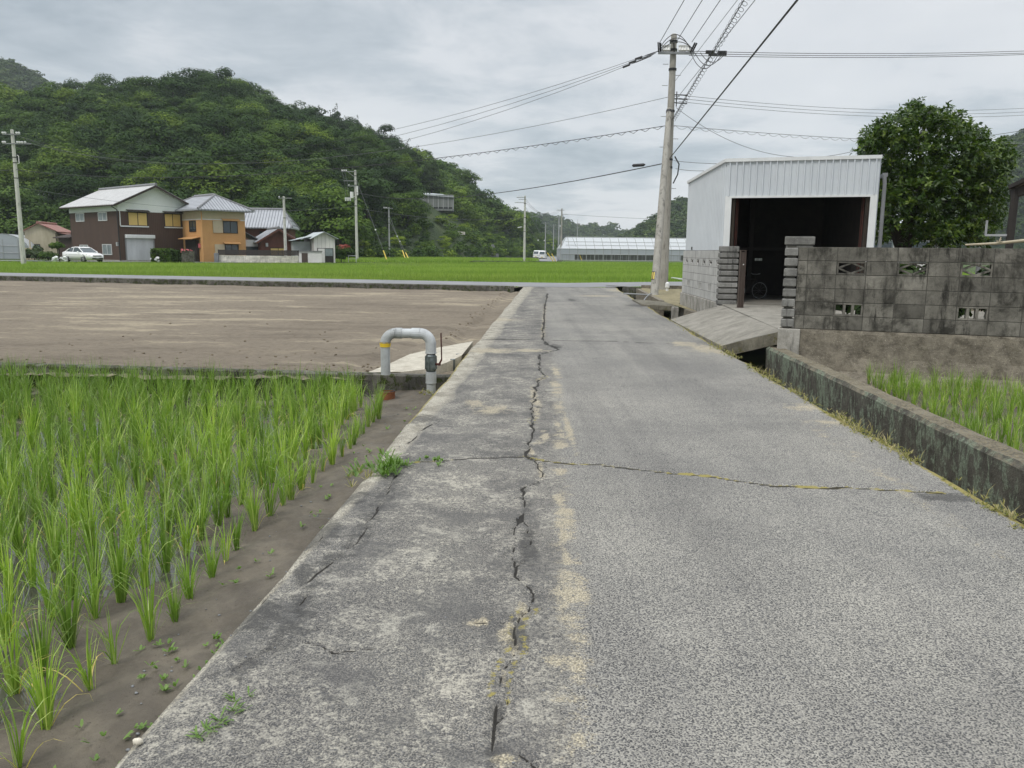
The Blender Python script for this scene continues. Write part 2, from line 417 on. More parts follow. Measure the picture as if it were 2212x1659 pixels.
# ---- foliage
def leaf(name, dark, mid, bright, trans=.22, hue=True, rough=.5, spec=.35, dry=None):
    t = NT(name)
    tone = t.attr('tone')
    c = t.ramp(tone, [(0, dark), (.5, mid), (1, bright)] if dry is None else [(0, dark), (.45, mid), (.9, bright), (1, dry)])
    if hue:
        r = t.objrand()
        c = t.mix(1.0, c, t.ramp(r, [(0, (.66, .72, .68)), (.45, (.95, .97, .95)), (.8, (1.15, 1.13, 1.02)), (1, (1.4, 1.34, 1.05))]), 'MULTIPLY')
    t.col(c); t.rough(rough); t.b.inputs['Specular IOR Level'].default_value = spec
    t.translucent(t.mix(1.0, c, (1.3, 1.5, .6, 1), 'MULTIPLY'), trans)
    return t.m
M['leaf_dark'] = leaf('leaf_dark', (.013, .029, .008, 1), (.028, .058, .013, 1), (.058, .104, .020, 1), .15, True, .7, .12)
M['leaf_mid'] = leaf('leaf_mid', (.023, .047, .010, 1), (.050, .092, .016, 1), (.10, .152, .026, 1), .15, True, .7, .12)
M['leaf_bright'] = leaf('leaf_bright', (.05, .085, .012, 1), (.10, .155, .02, 1), (.18, .24, .035, 1), .2, True, .7, .12)
M['leaf_conifer'] = leaf('leaf_conifer', (.011, .022, .008, 1), (.02, .037, .012, 1), (.036, .058, .017, 1), .1, True, .7, .12)
M['leaf_far'] = leaf('leaf_far', (.018, .034, .010, 1), (.04, .07, .015, 1), (.085, .118, .026, 1), .15, False, .7, .12)
M['leaf_near'] = leaf('leaf_near', (.018, .040, .007, 1), (.05, .095, .012, 1), (.13, .185, .024, 1), .25, False, .35)
M['leaf_shrub'] = leaf('leaf_shrub', (.016, .03, .008, 1), (.032, .058, .012, 1), (.075, .11, .025, 1), .2)
M['leaf_red'] = leaf('leaf_red', (.30, .035, .02, 1), (.38, .06, .04, 1), (.45, .12, .07, 1), .2)
M['rice'] = leaf('rice', (.115, .195, .026, 1), (.205, .325, .052, 1), (.40, .48, .16, 1), .35, True, .33, .4, (.52, .42, .17, 1))
M['rice_far'] = leaf('rice_far', (.12, .20, .026, 1), (.205, .30, .05, 1), (.325, .405, .095, 1), .35, False, .6)
M['weed'] = leaf('weed', (.13, .15, .045, 1), (.25, .235, .08, 1), (.42, .35, .20, 1), .3, False, .6)
M['weed_green'] = leaf('weed_green', (.08, .16, .03, 1), (.13, .22, .05, 1), (.2, .30, .09, 1), .3, False, .55)
M['bark'] = simple('bark', (.05, .04, .03, 1), (.02, .016, .012, 1), 8, .95, .6, 30, stretch=(1, 1, .3))

# ---- built things
t = NT('white_steel'); v = t.coord('World')
c = t.ramp(t.noise(v, 1.2, 6, .7), [(.3, (.53, .56, .585)), (.7, (.60, .63, .65))])
c = t.mix(t.math('MULTIPLY', t.step(t.noise(t.coord('World', (9, 9, .5)), 1.2, 5, .7), .6, .75), .25), c, (.42, .42, .40, 1))
c = t.mix(t.math('MULTIPLY', t.step(t.noise(t.coord('World', (14, 14, .9)), 1.0, 6, .75), .66, .74), .35), c, (.30, .24, .18, 1))
t.col(c); t.rough(.45); M['white_steel'] = t.m
M['white_paint'] = simple('white_paint', (.72, .73, .72, 1), (.62, .63, .62, 1), 3, .5)
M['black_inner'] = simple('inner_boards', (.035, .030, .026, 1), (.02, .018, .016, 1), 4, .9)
M['inner_floor'] = simple('inner_floor', (.20, .185, .155, 1), (.14, .13, .11, 1), 2, .9, .3, 30)
M['rust'] = simple('rust', (.085, .026, .018, 1), (.035, .014, .011, 1), 9, .85, .4, 40)
M['brown_alu'] = simple('brown_aluminium', (.085, .062, .05, 1), (.06, .043, .034, 1), 5, .5, stretch=(8, 8, .5))
M['grey_pvc'] = concrete('grey_pvc', (.42, .44, .44, 1), (.30, .305, .295, 1), scale=2.5, spots=.12, bump=.05); M['grey_pvc'].node_tree.nodes['Principled BSDF'].inputs['Roughness'].default_value = .5
M['pale_pvc'] = concrete('pale_pvc', (.50, .52, .525, 1), (.36, .37, .365, 1), scale=2.5, spots=.15, bump=.05, streak=False); M['pale_pvc'].node_tree.nodes['Principled BSDF'].inputs['Roughness'].default_value = .5
M['yellow_band'] = simple('yellow_band', (.75, .52, .03, 1), (.66, .45, .03, 1), 8, .5)
M['galv'] = simple('galvanised', (.22, .245, .245, 1), (.09, .11, .11, 1), 14, .35, .2, 40, metal=.7)
M['black_rubber'] = simple('black_rubber', (.015, .015, .016, 1), (.03, .03, .03, 1), 6, .6)
M['orange_clay'] = simple('orange_clay', (.25, .085, .032, 1), (.15, .052, .022, 1), 10, .7, .3, 30)
M['wire'] = simple('wire', (.035, .035, .037, 1), (.05, .05, .052, 1), 3, .6)
M['wire_grey'] = simple('wire_grey', (.16, .165, .17, 1), (.12, .125, .13, 1), 3, .6)
M['steel_grey'] = simple('steel_grey', (.30, .31, .31, 1), (.22, .225, .225, 1), 5, .5, metal=.3)
M['porcelain'] = simple('porcelain', (.75, .75, .73, 1), (.62, .62, .60, 1), 9, .3)
M['black_plate'] = simple('black_plate', (.012, .012, .012, 1), (.02, .02, .02, 1), 5, .5)
M['yellow_paint'] = simple('yellow_paint', (.72, .55, .10, 1), (.62, .47, .09, 1), 5, .5)
def striped(name, c1, c2, axis, period, rough=.75, bump=.5, mixc=None, duty=.5, coord='Object'):
    t = NT(name); v = t.coord(coord)
    sp = t.node('ShaderNodeSeparateXYZ'); t.link(v, sp.inputs[0])
    x = t.math('FRACT', t.math('DIVIDE', sp.outputs[axis], period))
    tri = t.math('ABSOLUTE', t.math('SUBTRACT', x, .5))
    n = t.noise(t.coord(coord, (1, 1, .25)), 1.1, 6, .7)
    c = t.mix(t.step(tri, duty - .5 + .38, .5), c1, c2)
    c = t.mix(1.0, c, t.ramp(n, [(.3, (.82, .82, .82)), (.7, (1.12, 1.12, 1.12))]), 'MULTIPLY')
    if mixc: c = t.mix(t.step(t.noise(v, .9, 6, .75), .55, .75), c, mixc)
    t.col(c); t.rough(rough)
    if bump: t.bump(tri, bump, .04)
    return t.m
M['brown_siding'] = striped('brown_siding', (.075, .042, .028, 1), (.045, .025, .017, 1), 0, .20, mixc=(.09, .054, .037, 1))
M['brown_siding_y'] = striped('brown_siding_y', (.075, .042, .028, 1), (.045, .025, .017, 1), 1, .20, mixc=(.09, .054, .037, 1))
M['pale_plaster'] = simple('pale_plaster', (.74, .78, .74, 1), (.67, .71, .68, 1), .8, .85)
M['roof_silver'] = striped('roof_silver', (.52, .515, .50, 1), (.20, .195, .19, 1), 1, .42, .5, .8, duty=.38)
M['roof_tile'] = striped('roof_tile', (.33, .34, .36, 1), (.10, .105, .115, 1), 0, .36, .4, .8, duty=.36)
M['roof_tile_y'] = striped('roof_tile_y', (.33, .34, .36, 1), (.10, .105, .115, 1), 1, .36, .4, .8, duty=.36)
M['roof_ridge'] = simple('roof_ridge', (.24, .24, .245, 1), (.15, .15, .155, 1), 5, .6)
M['eave_dark'] = simple('eave_dark', (.03, .022, .018, 1), (.05, .035, .028, 1), 5, .8)
M['orange_wall'] = simple('orange_wall', (.57, .32, .13, 1), (.49, .265, .105, 1), .9, .9, .2, 20)
M['maroon_wall'] = simple('maroon_wall', (.13, .052, .036, 1), (.095, .038, .027, 1), 1.2, .85)
M['cream_wall'] = simple('cream_wall', (.50, .45, .33, 1), (.34, .30, .21, 1), 1.4, .9, .2, 20, stretch=(1, 1, .35))
M['white_board'] = striped('white_board', (.66, .64, .60, 1), (.46, .44, .41, 1), 0, .42, .8, .2)
M['white_wall'] = simple('white_wall', (.70, .69, .66, 1), (.58, .57, .54, 1), 1, .85)
M['red_roof'] = simple('red_roof', (.24, .075, .055, 1), (.32, .20, .165, 1), 1.2, .6, .2, 20)
M['zinc_roof'] = simple('zinc_roof', (.50, .54, .55, 1), (.32, .35, .35, 1), .8, .5, .2, 12)
M['shutter'] = striped('shutter', (.52, .535, .55, 1), (.36, .37, .38, 1), 2, .09, .5, .5)
M['yellow_blind'] = simple('yellow_blind', (.66, .48, .17, 1), (.60, .43, .15, 1), 2, .8)
M['beige_blind'] = simple('beige_blind', (.50, .42, .29, 1), (.44, .37, .26, 1), 2, .8)
t = NT('window_glass'); t.col((.035, .05, .055, 1)); t.rough(.05); t.b.inputs['Specular IOR Level'].default_value = .8; M['glass'] = t.m
M['frosted'] = simple('frosted', (.26, .30, .30, 1), (.12, .15, .155, 1), 1.2, .3)
M['dark_frame'] = simple('dark_frame', (.02, .016, .014, 1), (.03, .025, .02, 1), 5, .6)
M['fence_slat'] = simple('fence_slat', (.045, .035, .033, 1), (.03, .024, .022, 1), 5, .7)
M['stain_block'] = concrete('stain_block', (.66, .63, .55, 1), (.42, .40, .34, 1), scale=.9, spots=.1)
M['grey_net'] = striped('grey_net', (.22, .23, .22, 1), (.14, .147, .14, 1), 0, .9, .9, .1)
M['car_white'] = simple('car_white', (.78, .78, .77, 1), (.75, .75, .74, 1), 2, .25, spec=.6)
M['tyre'] = simple('tyre', (.018, .018, .018, 1), (.03, .03, .03, 1), 9, .85)
M['rim'] = simple('rim', (.5, .5, .5, 1), (.4, .4, .4, 1), 9, .35, metal=.7)
M['dark_trim'] = simple('dark_trim', (.012, .012, .013, 1), (.02, .02, .02, 1), 9, .4)
M['lamp_lens'] = simple('lamp_lens', (.55, .56, .56, 1), (.4, .41, .42, 1), 9, .15)
M['plate_yellow'] = simple('plate_yellow', (.6, .5, .2, 1), (.55, .45, .18, 1), 9, .5)
t = NT('film'); t.col((.80, .82, .85, 1)); t.rough(.3); t.b.inputs['Transmission Weight'].default_value = 0.0
t.translucent((.85, .87, .90, 1), .45); M['film'] = t.m
t = NT('film_clear'); t.col((.55, .58, .60, 1)); t.rough(.25); t.translucent((.7, .72, .74, 1), .5); M['film_dim'] = t.m
M['inside_dim'] = simple('greenhouse_curtain', (.20, .20, .18, 1), (.13, .13, .12, 1), 3, .9)
M['frame_pale'] = simple('frame_pale', (.42, .43, .42, 1), (.36, .37, .36, 1), 3, .5)
M['stone_grey'] = simple('stone_grey', (.22, .225, .23, 1), (.14, .145, .15, 1), 2, .6)
M['flower_red'] = simple('flower_red', (.6, .10, .12, 1), (.7, .25, .25, 1), 20, .7)
M['bamboo'] = simple('bamboo', (.42, .36, .25, 1), (.34, .29, .2, 1), 8, .6)
# ================================================================ ROAD
def gpts(pts, z=0.0): return [G(x, y, z) for x, y in pts]
LA, LB = G(250, 1659), G(1130, 620)
RA, RB = G(2212, 1130), G(1330, 622)
def xl(y): return LA.x + (LB.x - LA.x) * (y - LA.y) / (LB.y - LA.y)
def xr(y): return RA.x + (RB.x - RA.x) * (y - RA.y) / (RB.y - RA.y)
YEND = 34.2
ys = [-4.0]
while ys[-1] < YEND:
    y = ys[-1]; ys.append(y + (0.012 + max(0, y - 2.2) * .0075 if y > 1.4 else .12))
ys = np.array(ys); NX = 330
us = np.linspace(0, 1, NX)
LX = np.array([xl(y) for y in ys]); RX = np.array([xr(y) for y in ys])
wob = lambda s, a: sum(a / k * np.sin(ys * k * s + k * 1.7) for k in (1, 2.3, 5.1, 11))
LXw = LX + wob(1.3, .012); RXw = RX + wob(1.1, .02)
X = LXw[:, None] + (RXw - LXw)[:, None] * us[None, :]
Y = np.repeat(ys[:, None], NX, 1)
def dist_polyline(X, Y, pts, rmax=1.2):
    out = np.full(X.shape, 9.0)
    for a, b in zip(pts[:-1], pts[1:]):
        ax, ay, bx, by = a[0], a[1], b[0], b[1]
        r0 = np.searchsorted(ys, min(ay, by) - rmax); r1 = np.searchsorted(ys, max(ay, by) + rmax)
        if r1 <= r0: continue
        xs_, ys_ = X[r0:r1], Y[r0:r1]
        dx, dy = bx - ax, by - ay; L = dx * dx + dy * dy + 1e-9
        tt = np.clip(((xs_ - ax) * dx + (ys_ - ay) * dy) / L, 0, 1)
        d = np.hypot(xs_ - ax - tt * dx, ys_ - ay - tt * dy)
        out[r0:r1] = np.minimum(out[r0:r1], d)
    return out
def jag(pts, n=4, amp=.02, rnd=random.Random(3)):
    o = []
    for a, b in zip(pts[:-1], pts[1:]):
        L = math.hypot(b[0] - a[0], b[1] - a[1]); k = max(1, min(14, int(L / .07)))
        for i in range(k):
            f = i / k; q = amp if i else 0
            o.append((a[0] + (b[0] - a[0]) * f + rnd.uniform(-q, q), a[1] + (b[1] - a[1]) * f + rnd.uniform(-q, q)))
    o.append((pts[-1][0], pts[-1][1])); return o
def P2(pts): return [(p.x, p.y) for p in gpts(pts)]
main_crack = P2([(1183, 634), (1177, 658), (1174, 700), (1172, 732), (1180, 741), (1207, 755), (1165, 765), (1165, 797), (1177, 812), (1160, 824), (1157, 843), (1151, 878),
                 (1151, 899), (1150, 943), (1137, 976), (1143, 991), (1163, 1003), (1172, 1018), (1163, 1041), (1134, 1050), (1128, 1071), (1132, 1107),
                 (1121, 1127), (1109, 1151), (1114, 1175), (1110, 1209), (1112, 1243), (1144, 1268), (1148, 1300), (1121, 1334), (1117, 1402),
                 (1090, 1443), (1080, 1497), (1072, 1530), (1066, 1598), (1064, 1659), (1050, 1800)])
fine_cracks = [P2(q) for q in (
    [(1072, 1590), (1114, 1618), (1148, 1646), (1200, 1690)], [(1094, 1500), (1100, 1534), (1073, 1561)],
    [(1117, 1339), (1073, 1347), (1005, 1341), (951, 1341)], [(1130, 1110), (1146, 1160), (1132, 1210), (1112, 1240)],
    [(1157, 843), (1185, 846)], [(1151, 880), (1190, 878)], [(1163, 1003), (1190, 1010)],
    [(880, 985), (858, 1007), (834, 1069), (801, 1121), (777, 1159), (720, 1211), (663, 1258), (645, 1325), (626, 1372), (569, 1410), (500, 1450)], [(645, 1382), (720, 1410), (815, 1400)], [(700, 1150), (682, 1173), (607, 1249), (560, 1300)], [(834, 1069), (880, 1062), (930, 1075)],
    [(880, 960), (905, 930), (960, 905)])]
cross_cracks = [P2(q) for q in (
    [(850, 1002), (878, 1000), (934, 995), (1012, 989), (1137, 985), (1175, 995), (1235, 1001), (1294, 1003), (1369, 1012), (1443, 1021), (1536, 1028), (1673, 1049), (1765, 1052), (1841, 1052), (1918, 1058), (2035, 1064)],
    [(1040, 733), (1077, 732), (1169, 734), (1220, 735), (1324, 736), (1369, 739), (1443, 741)])]
thin_cross = [P2(q) for q in (
    [(1172, 741), (1205, 750), (1384, 751), (1503, 753), (1540, 756)], [(1030, 710), (1170, 709)], [(1100, 693), (1165, 692)], [(1060, 763), (1215, 762), (1300, 768)],
    [(1230, 833), (1640, 836)], [(965, 820), (1150, 822)], [(1185, 660), (1290, 661)], [(1190, 690), (1400, 695)])]
d_main = dist_polyline(X, Y, jag(main_crack, amp=.022))
d_fine = np.minimum.reduce([dist_polyline(X, Y, jag(q, amp=.02)) for q in fine_cracks])
d_cross = np.minimum.reduce([dist_polyline(X, Y, jag(q, amp=.012)) for q in cross_cracks])
d_thin = np.minimum.reduce([dist_polyline(X, Y, jag(q, amp=.01)) for q in thin_cross])
def vnoise(sc, seed=0):       # cheap value noise on the road grid
    xi, yi = X * sc + seed * 17.3, Y * sc + seed * 5.1
    x0, y0 = np.floor(xi), np.floor(yi); fx, fy = xi - x0, yi - y0
    fx = fx * fx * (3 - 2 * fx); fy = fy * fy * (3 - 2 * fy)
    h = lambda a, b: np.modf(np.abs(np.sin(a * 127.1 + b * 311.7) * 43758.5453))[0]
    return (h(x0, y0) * (1 - fx) + h(x0 + 1, y0) * fx) * (1 - fy) + (h(x0, y0 + 1) * (1 - fx) + h(x0 + 1, y0 + 1) * fx) * fy
wid = .003 + .0007 * Y                       # a crack stays readable as the grid coarsens
wn = .25 + 1.5 * vnoise(7, 1) ** 1.4
wcx = .004 + .0032 * Y
cr = np.maximum.reduce([np.exp(-(d_main / (wid * 1.8 * wn)) ** 2) * np.clip(.72 + .8 * vnoise(2.6, 12), 0, 1), np.exp(-(d_fine / (wid * 1.2 * wn)) ** 2) * .9,
                        np.exp(-(d_cross / (wcx * (.5 + .5 * wn))) ** 2) * .95, np.exp(-(d_thin / wcx) ** 2) * (.35 + .5 * vnoise(2.2, 15))])
sand = np.zeros_like(X); dark = np.zeros_like(X); moss = np.zeros_like(X)
def blob(A, px, py, rx, ry, s=1.0):
    c = G(px, py); ex = abs(G(px + rx, py).x - c.x); ey = abs(G(px, py - ry).y - G(px, py + ry).y) / 2
    d2 = ((X - c.x) / ex) ** 2 + ((Y - c.y) / ey) ** 2
    np.maximum(A, s * np.exp(-d2 * .7), out=A)
for q in [(1153, 850, 9, 14), (1160, 868, 12, 10), (1158, 890, 10, 14), (1168, 820, 9, 5), (1176, 942, 10, 12), (1160, 958, 14, 6), (1148, 975, 7, 10), (1167, 1012, 8, 16), (1170, 1028, 10, 8),
          (1101, 1368, 20, 30), (1127, 1322, 13, 22), (1112, 1400, 10, 22), (1088, 1450, 6, 30), (1026, 1347, 28, 8), (1045, 1338, 14, 6), (1232, 1330, 34, 22), (1219, 1102, 15, 16), (1217, 1150, 12, 28), (1222, 1200, 10, 30),
          (1208, 1425, 34, 14), (1222, 1510, 48, 16), (1202, 803, 9, 12), (1200, 830, 12, 8), (1229, 928, 9, 40), (1205, 916, 9, 7), (1214, 961, 20, 9), (1211, 1086, 14, 22), (1208, 1018, 22, 8), (1060, 884, 40, 10), (1020, 870, 30, 6),
          (1060, 690, 60, 4), (1060, 757, 60, 6), (1140, 757, 50, 4), (1340, 628, 30, 3), (1290, 639, 40, 2), (1480, 743, 30, 6), (1520, 752, 36, 10), (1560, 760, 30, 8), (1090, 1640, 25, 12),
          (1250, 1270, 26, 40), (1255, 1600, 30, 30), (1245, 1440, 26, 40), (1750, 880, 60, 8), (1820, 915, 60, 8)]:
    blob(sand, *q)
for a, b in (((1177, 660), (1172, 730)),):
    sand = np.maximum(sand, .75 * np.exp(-(dist_polyline(X, Y, P2([a, b])) / .07) ** 2))
for q in [(1200, 748, 22, 7), (1152, 990, 16, 10), (1075, 1545, 16, 30), (1235, 648, 12, 4), (1372, 660, 30, 4), (690, 1150, 70, 50), (560, 1330, 90, 50), (760, 1075, 50, 22), (900, 905, 60, 14), (1120, 1380, 30, 60), (1140, 1180, 30, 60), (660, 1230, 40, 30), (2050, 1075, 100, 14)]:
    blob(dark, *q, .8)
dark = np.maximum(dark, .55 * np.exp(-(d_main / .09) ** 2))
moss = np.maximum(.95 * np.exp(-(d_cross / .036) ** 2) * (Y < 9) * (.25 + 1.0 * vnoise(3, 4)), moss)
moss = np.maximum(moss, .55 * np.exp(-(np.abs(d_main - .03) / .03) ** 2) * (vnoise(1.6, 6) > .62))
eR = RXw[:, None] - X; eL = X - LXw[:, None]
moss = np.maximum(moss, 1.0 * np.exp(-(eR / .085) ** 2) * (.5 + .75 * vnoise(1.3, 3)))
moss = np.maximum(moss, .7 * np.exp(-(eL / .05) ** 2) * (Y > 7) * (Y < 12))
d_band = dist_polyline(X, Y, P2([(1200, 795), (1214, 960), (1218, 1100), (1223, 1200), (1232, 1330), (1240, 1450), (1248, 1659)]))
sand = np.maximum(sand, .78 * np.exp(-(d_band / .085) ** 2) * (.35 + .9 * vnoise(2.3, 21)))
dark = np.maximum(dark, .62 * np.exp(-(dist_polyline(X, Y, fine_cracks[-5]) / .16) ** 2))
sand = np.maximum(sand, .55 * np.exp(-((eR - .42) / .14) ** 2) * vnoise(.8, 8))
sand = np.maximum(sand, .6 * np.exp(-(eR / .2) ** 2) * vnoise(1.1, 9))
ew = np.clip((Y - 2.5) / 5, .12, 1) * (.15 + .07 * vnoise(2, 7) + .008 * Y)
edge = np.clip(1 - eL / ew, 0, 1) ** .5
edge = np.clip(edge * 1.6, 0, 1)
bx = np.interp(ys, *zip(*sorted([(p.y, p.x) for p in gpts([(1180, 625), (1178, 700), (1190, 760), (1200, 803), (1216, 961), (1206, 1060), (1215, 1150), (1222, 1330), (1236, 1500), (1240, 1659)])])))
lane = np.clip((X - bx[:, None]) / .10 + .5 + (vnoise(5, 2) - .5) * .8, 0, 1)
Z = .006 * (vnoise(2.2, 1) - .5) + .004 * (vnoise(9, 2) - .5) - .016 * np.clip(cr * 1.2 - .2, 0, 1) - .02 * np.exp(-(eL / .03) ** 2) - .03 * np.exp(-(eR / .04) ** 2) * vnoise(3, 5)
Z += .02 * np.clip(Y - 30, 0, 4) / 4
V = np.stack([X, Y, Z], -1).reshape(-1, 3)
ny = len(ys)
ii = np.arange(ny - 1)[:, None] * NX + np.arange(NX - 1)[None, :]
Fc = np.stack([ii, ii + 1, ii + NX + 1, ii + NX], -1).reshape(-1, 4)
base = len(V)      # skirts down both sides
Lb = np.stack([LXw - .03, ys, np.full(ny, -.7)], -1); Rb = np.stack([RXw + .02, ys, np.full(ny, -.7)], -1)
V = np.concatenate([V, Lb, Rb])
k = np.arange(ny - 1)
FL = np.stack([k * NX, (k + 1) * NX, base + k + 1, base + k], -1)
FR = np.stack([k * NX + NX - 1, base + ny + k, base + ny + k + 1, (k + 1) * NX + NX - 1], -1)
Fc = np.concatenate([Fc, FL, FR])
pad = lambda a, v: np.concatenate([a.ravel(), np.full(2 * ny, v)])
bxf = lambda y, _a=ys.copy(), _b=np.array(bx): float(np.interp(y, _a, _b))
road = np_obj('road', V, Fc, M['asphalt'], smooth=True, attrs={'crack': pad(cr, 0), 'sand': pad(sand, 0), 'lane': pad(lane, 0), 'moss': pad(moss, .2), 'edge': pad(edge, 1), 'dark': pad(dark, .3)})
tag(road, kind='structure')
del X, Y, Z, d_main, d_fine, d_cross, d_thin, cr

# ================================================================ sheets of soil
def np_noise(x, y, sc, seed=0):
    xi, yi = x * sc + seed * 13.7, y * sc + seed * 7.9
    x0, y0 = np.floor(xi), np.floor(yi); fx, fy = xi - x0, yi - y0
    fx = fx * fx * (3 - 2 * fx); fy = fy * fy * (3 - 2 * fy)
    h = lambda a, b: np.modf(np.abs(np.sin(a * 127.1 + b * 311.7 + seed) * 43758.5453))[0]
    return (h(x0, y0) * (1 - fx) + h(x0 + 1, y0) * fx) * (1 - fy) + (h(x0, y0 + 1) * (1 - fx) + h(x0 + 1, y0 + 1) * fx) * fy
def sheet(name, corner, nx, ny, zf, mat, kind='structure', tp=1.0):
    """corner: (x0a,x1a,ya),(x0b,x1b,yb) strips -> grid; zf(x,y)"""
    (a0, a1, ya), (b0, b1, yb) = corner
    v = np.linspace(0, 1, ny) ** tp; u = np.linspace(0, 1, nx)
    x0 = a0 + (b0 - a0) * v; x1 = a1 + (b1 - a1) * v
    XX = x0[:, None] + (x1 - x0)[:, None] * u[None, :]; YY = np.repeat((ya + (yb - ya) * v)[:, None], nx, 1)
    ZZ = zf(XX, YY)
    i = np.arange(ny - 1)[:, None] * nx + np.arange(nx - 1)[None, :]
    f = np.stack([i, i + 1, i + nx + 1, i + nx], -1).reshape(-1, 4)
    return tag(np_obj(name, np.stack([XX, YY, ZZ], -1).reshape(-1, 3), f, mat, smooth=True, tones=np.full(len(f), .5)), kind=kind)
WL = G(0, 786, -.06); WR = G(935, 812, -.06)           # divider wall, front edge of its top
def wally(x): return WL.y + (WR.y - WL.y) * (x - WL.x) / (WR.x - WL.x)
YW = WR.y
def mudz(x, y):
    e = (LA.x + (LB.x - LA.x) * (y - LA.y) / (LB.y - LA.y)) - x       # metres left of road edge
    return -.27 + .05 * np.exp(-e / .25) - .05 * np.clip((e - .5) / .7, 0, 1) + .05 * (np_noise(x, y, 3, 1) - .5) + .025 * (np_noise(x, y, 9, 2) - .5) + .014 * (np_noise(x, y, 28, 3) - .5)
sheet('paddy_mud', ((-9.0, xl(-1) + .0, -1.0), (-9.0, xl(11.5), 11.5)), 420, 420, mudz, M['mud'])
w = MB(); w.add([(-9, -1, -.306), (xl(-1) - .5, -1, -.306), (xl(11) - .5, 11, -.306), (-9, 11, -.306)], [(0, 1, 2, 3)])
tag(struct('paddy_water', w, M['water']))
# divider wall
w = MB()
nd = (WR - WL).normalized(); nn = Vector((-nd.y, nd.x, 0))
A = WL - nd * 4; B = WR + nd * .28; n = 40
for i in range(n):
    p, q = A + (B - A) * (i / n), A + (B - A) * ((i + 1) / n)
    j0, j1 = .012 * math.sin(i * 2.3), .012 * math.sin((i + 1) * 2.3)
    w.add([(p.x, p.y, -.5), (q.x, q.y, -.5), (q.x, q.y, -.075 + j1 * .3), (p.x, p.y, -.075 + j0 * .3),
           (p.x + nn.x * .025, p.y + nn.y * .025, -.055), (q.x + nn.x * .025, q.y + nn.y * .025, -.055),
           (q.x + nn.x * .16, q.y + nn.y * .16, -.06), (p.x + nn.x * .16, p.y + nn.y * .16, -.06)],
          [(0, 1, 2, 3), (3, 2, 5, 4), (4, 5, 6, 7)])
single('low_wall', w, M['kerb_conc'], 'low mossy concrete wall dividing the rice paddy from the bare tilled field', 'wall')
# tilled field
KL, KR = Vector((-25.4, 40.2, 0)), Vector((-.7, 34.4, 0))
def kerby(x): return KL.y + (KR.y - KL.y) * (x - KL.x) / (KR.x - KL.x)
def tillz(x, y):
    e = (LA.x + (LB.x - LA.x) * (y - LA.y) / (LB.y - LA.y)) - x
    r = -.19 + .03 * (np_noise(x * .35, y * 1.5, 1.1, 5) - .5) + .022 * (np_noise(x * .5, y * 2.2, 1.6, 8) - .5) + .03 * (np_noise(x, y, 1.6, 6) - .5) + .02 * (np_noise(x, y, 7, 7) - .5)
    tr = np.abs((x + 2.4) - (y - 11) * .18); r += -.035 * np.exp(-(tr / .12) ** 2) + .02 * np.exp(-((tr - .3) / .12) ** 2)
    r += .03 * np.exp(-((e - .75) / .12) ** 2) * (.3 + np_noise(x, y, 6, 9)) - .05 * np.exp(-((e - .5) / .12) ** 2)
    rough = np.exp(-np.maximum(0, y - 11.2) / .9) ; r += .05 * rough * (np_noise(x, y, 9, 3) - .5)
    return r + .07 * np.exp(-np.maximum(0, y - 10.3) / .35)
sheet('tilled_field', ((-11, xl(10.2) - .02, 10.15), (-60, xl(52) - .02, 52)), 500, 420, tillz, M['tilled'], tp=1.35)
# clods
cl = MB(); rr = random.Random(5)
for i in range(260):
    y = 10.6 + abs(rr.gauss(0, 1)) ** 1.3 * 2.6
    if rr.random() < .3: y = rr.uniform(11, 33); x = xl(y) - .75 + rr.gauss(0, .08)
    elif rr.random() < .4: x = xl(y) - rr.uniform(.4, 3); y = 10.7 + rr.random() * 1.3
    else: x = rr.uniform(-8, xl(y) - .7)
    s = rr.uniform(.006, .02) * (1 + .02 * y)
    cl.ball((x, y, float(tillz(np.array(x), np.array(y))) + s * .3), s, s * rr.uniform(.6, 1.2), s * .7, 5, 4, rr.random(), .3)
o = mesh_obj('soil_clods', cl.v, cl.f, M['earth'], None, False, cl.t); tag(o, 'small dark clods of earth scattered over the bare tilled field', 'soil', kind='stuff')

# concrete ramp into the field
q = [G(795, 804, -.10), G(840, 786, -.075), G(885, 765, -.055), G(950, 750, -.02), G(1022, 737, .004)]
e = [G(800, 806, -.125), G(870, 803, -.10), G(925, 797, -.07), G(965, 783, -.03), G(997, 768, .006)]
w = MB(); n = 5
vs = [tuple(p) for p in q] + [tuple(p) for p in e] + [(p.x, p.y, -.6) for p in e] + [(p.x, p.y, -.6) for p in q]
fs = []
for i in range(4): fs += [(n + i, n + i + 1, i + 1, i), (2 * n + i, 2 * n + i + 1, n + i + 1, n + i), (i, i + 1, 3 * n + i + 1, 3 * n + i)]
fs += [(0, 3 * n, 2 * n, n)]
w.add(vs, fs)
single('concrete_ramp', w, M['ramp_pale'], 'pale concrete ramp running from the road edge down into the tilled field', 'ramp')
b = thing('drain_box', 'two small grey posts beside the concrete ramp at the road edge', 'drain', G(984, 783, -.1))
for (x, y) in ((978, 792), (990, 780)):
    m = MB(); p = G(x, y, -.12); m.box(p.x, p.y, -.11, .07, .05, .2); part('post', m, M['galv'], b, bevel=.008)

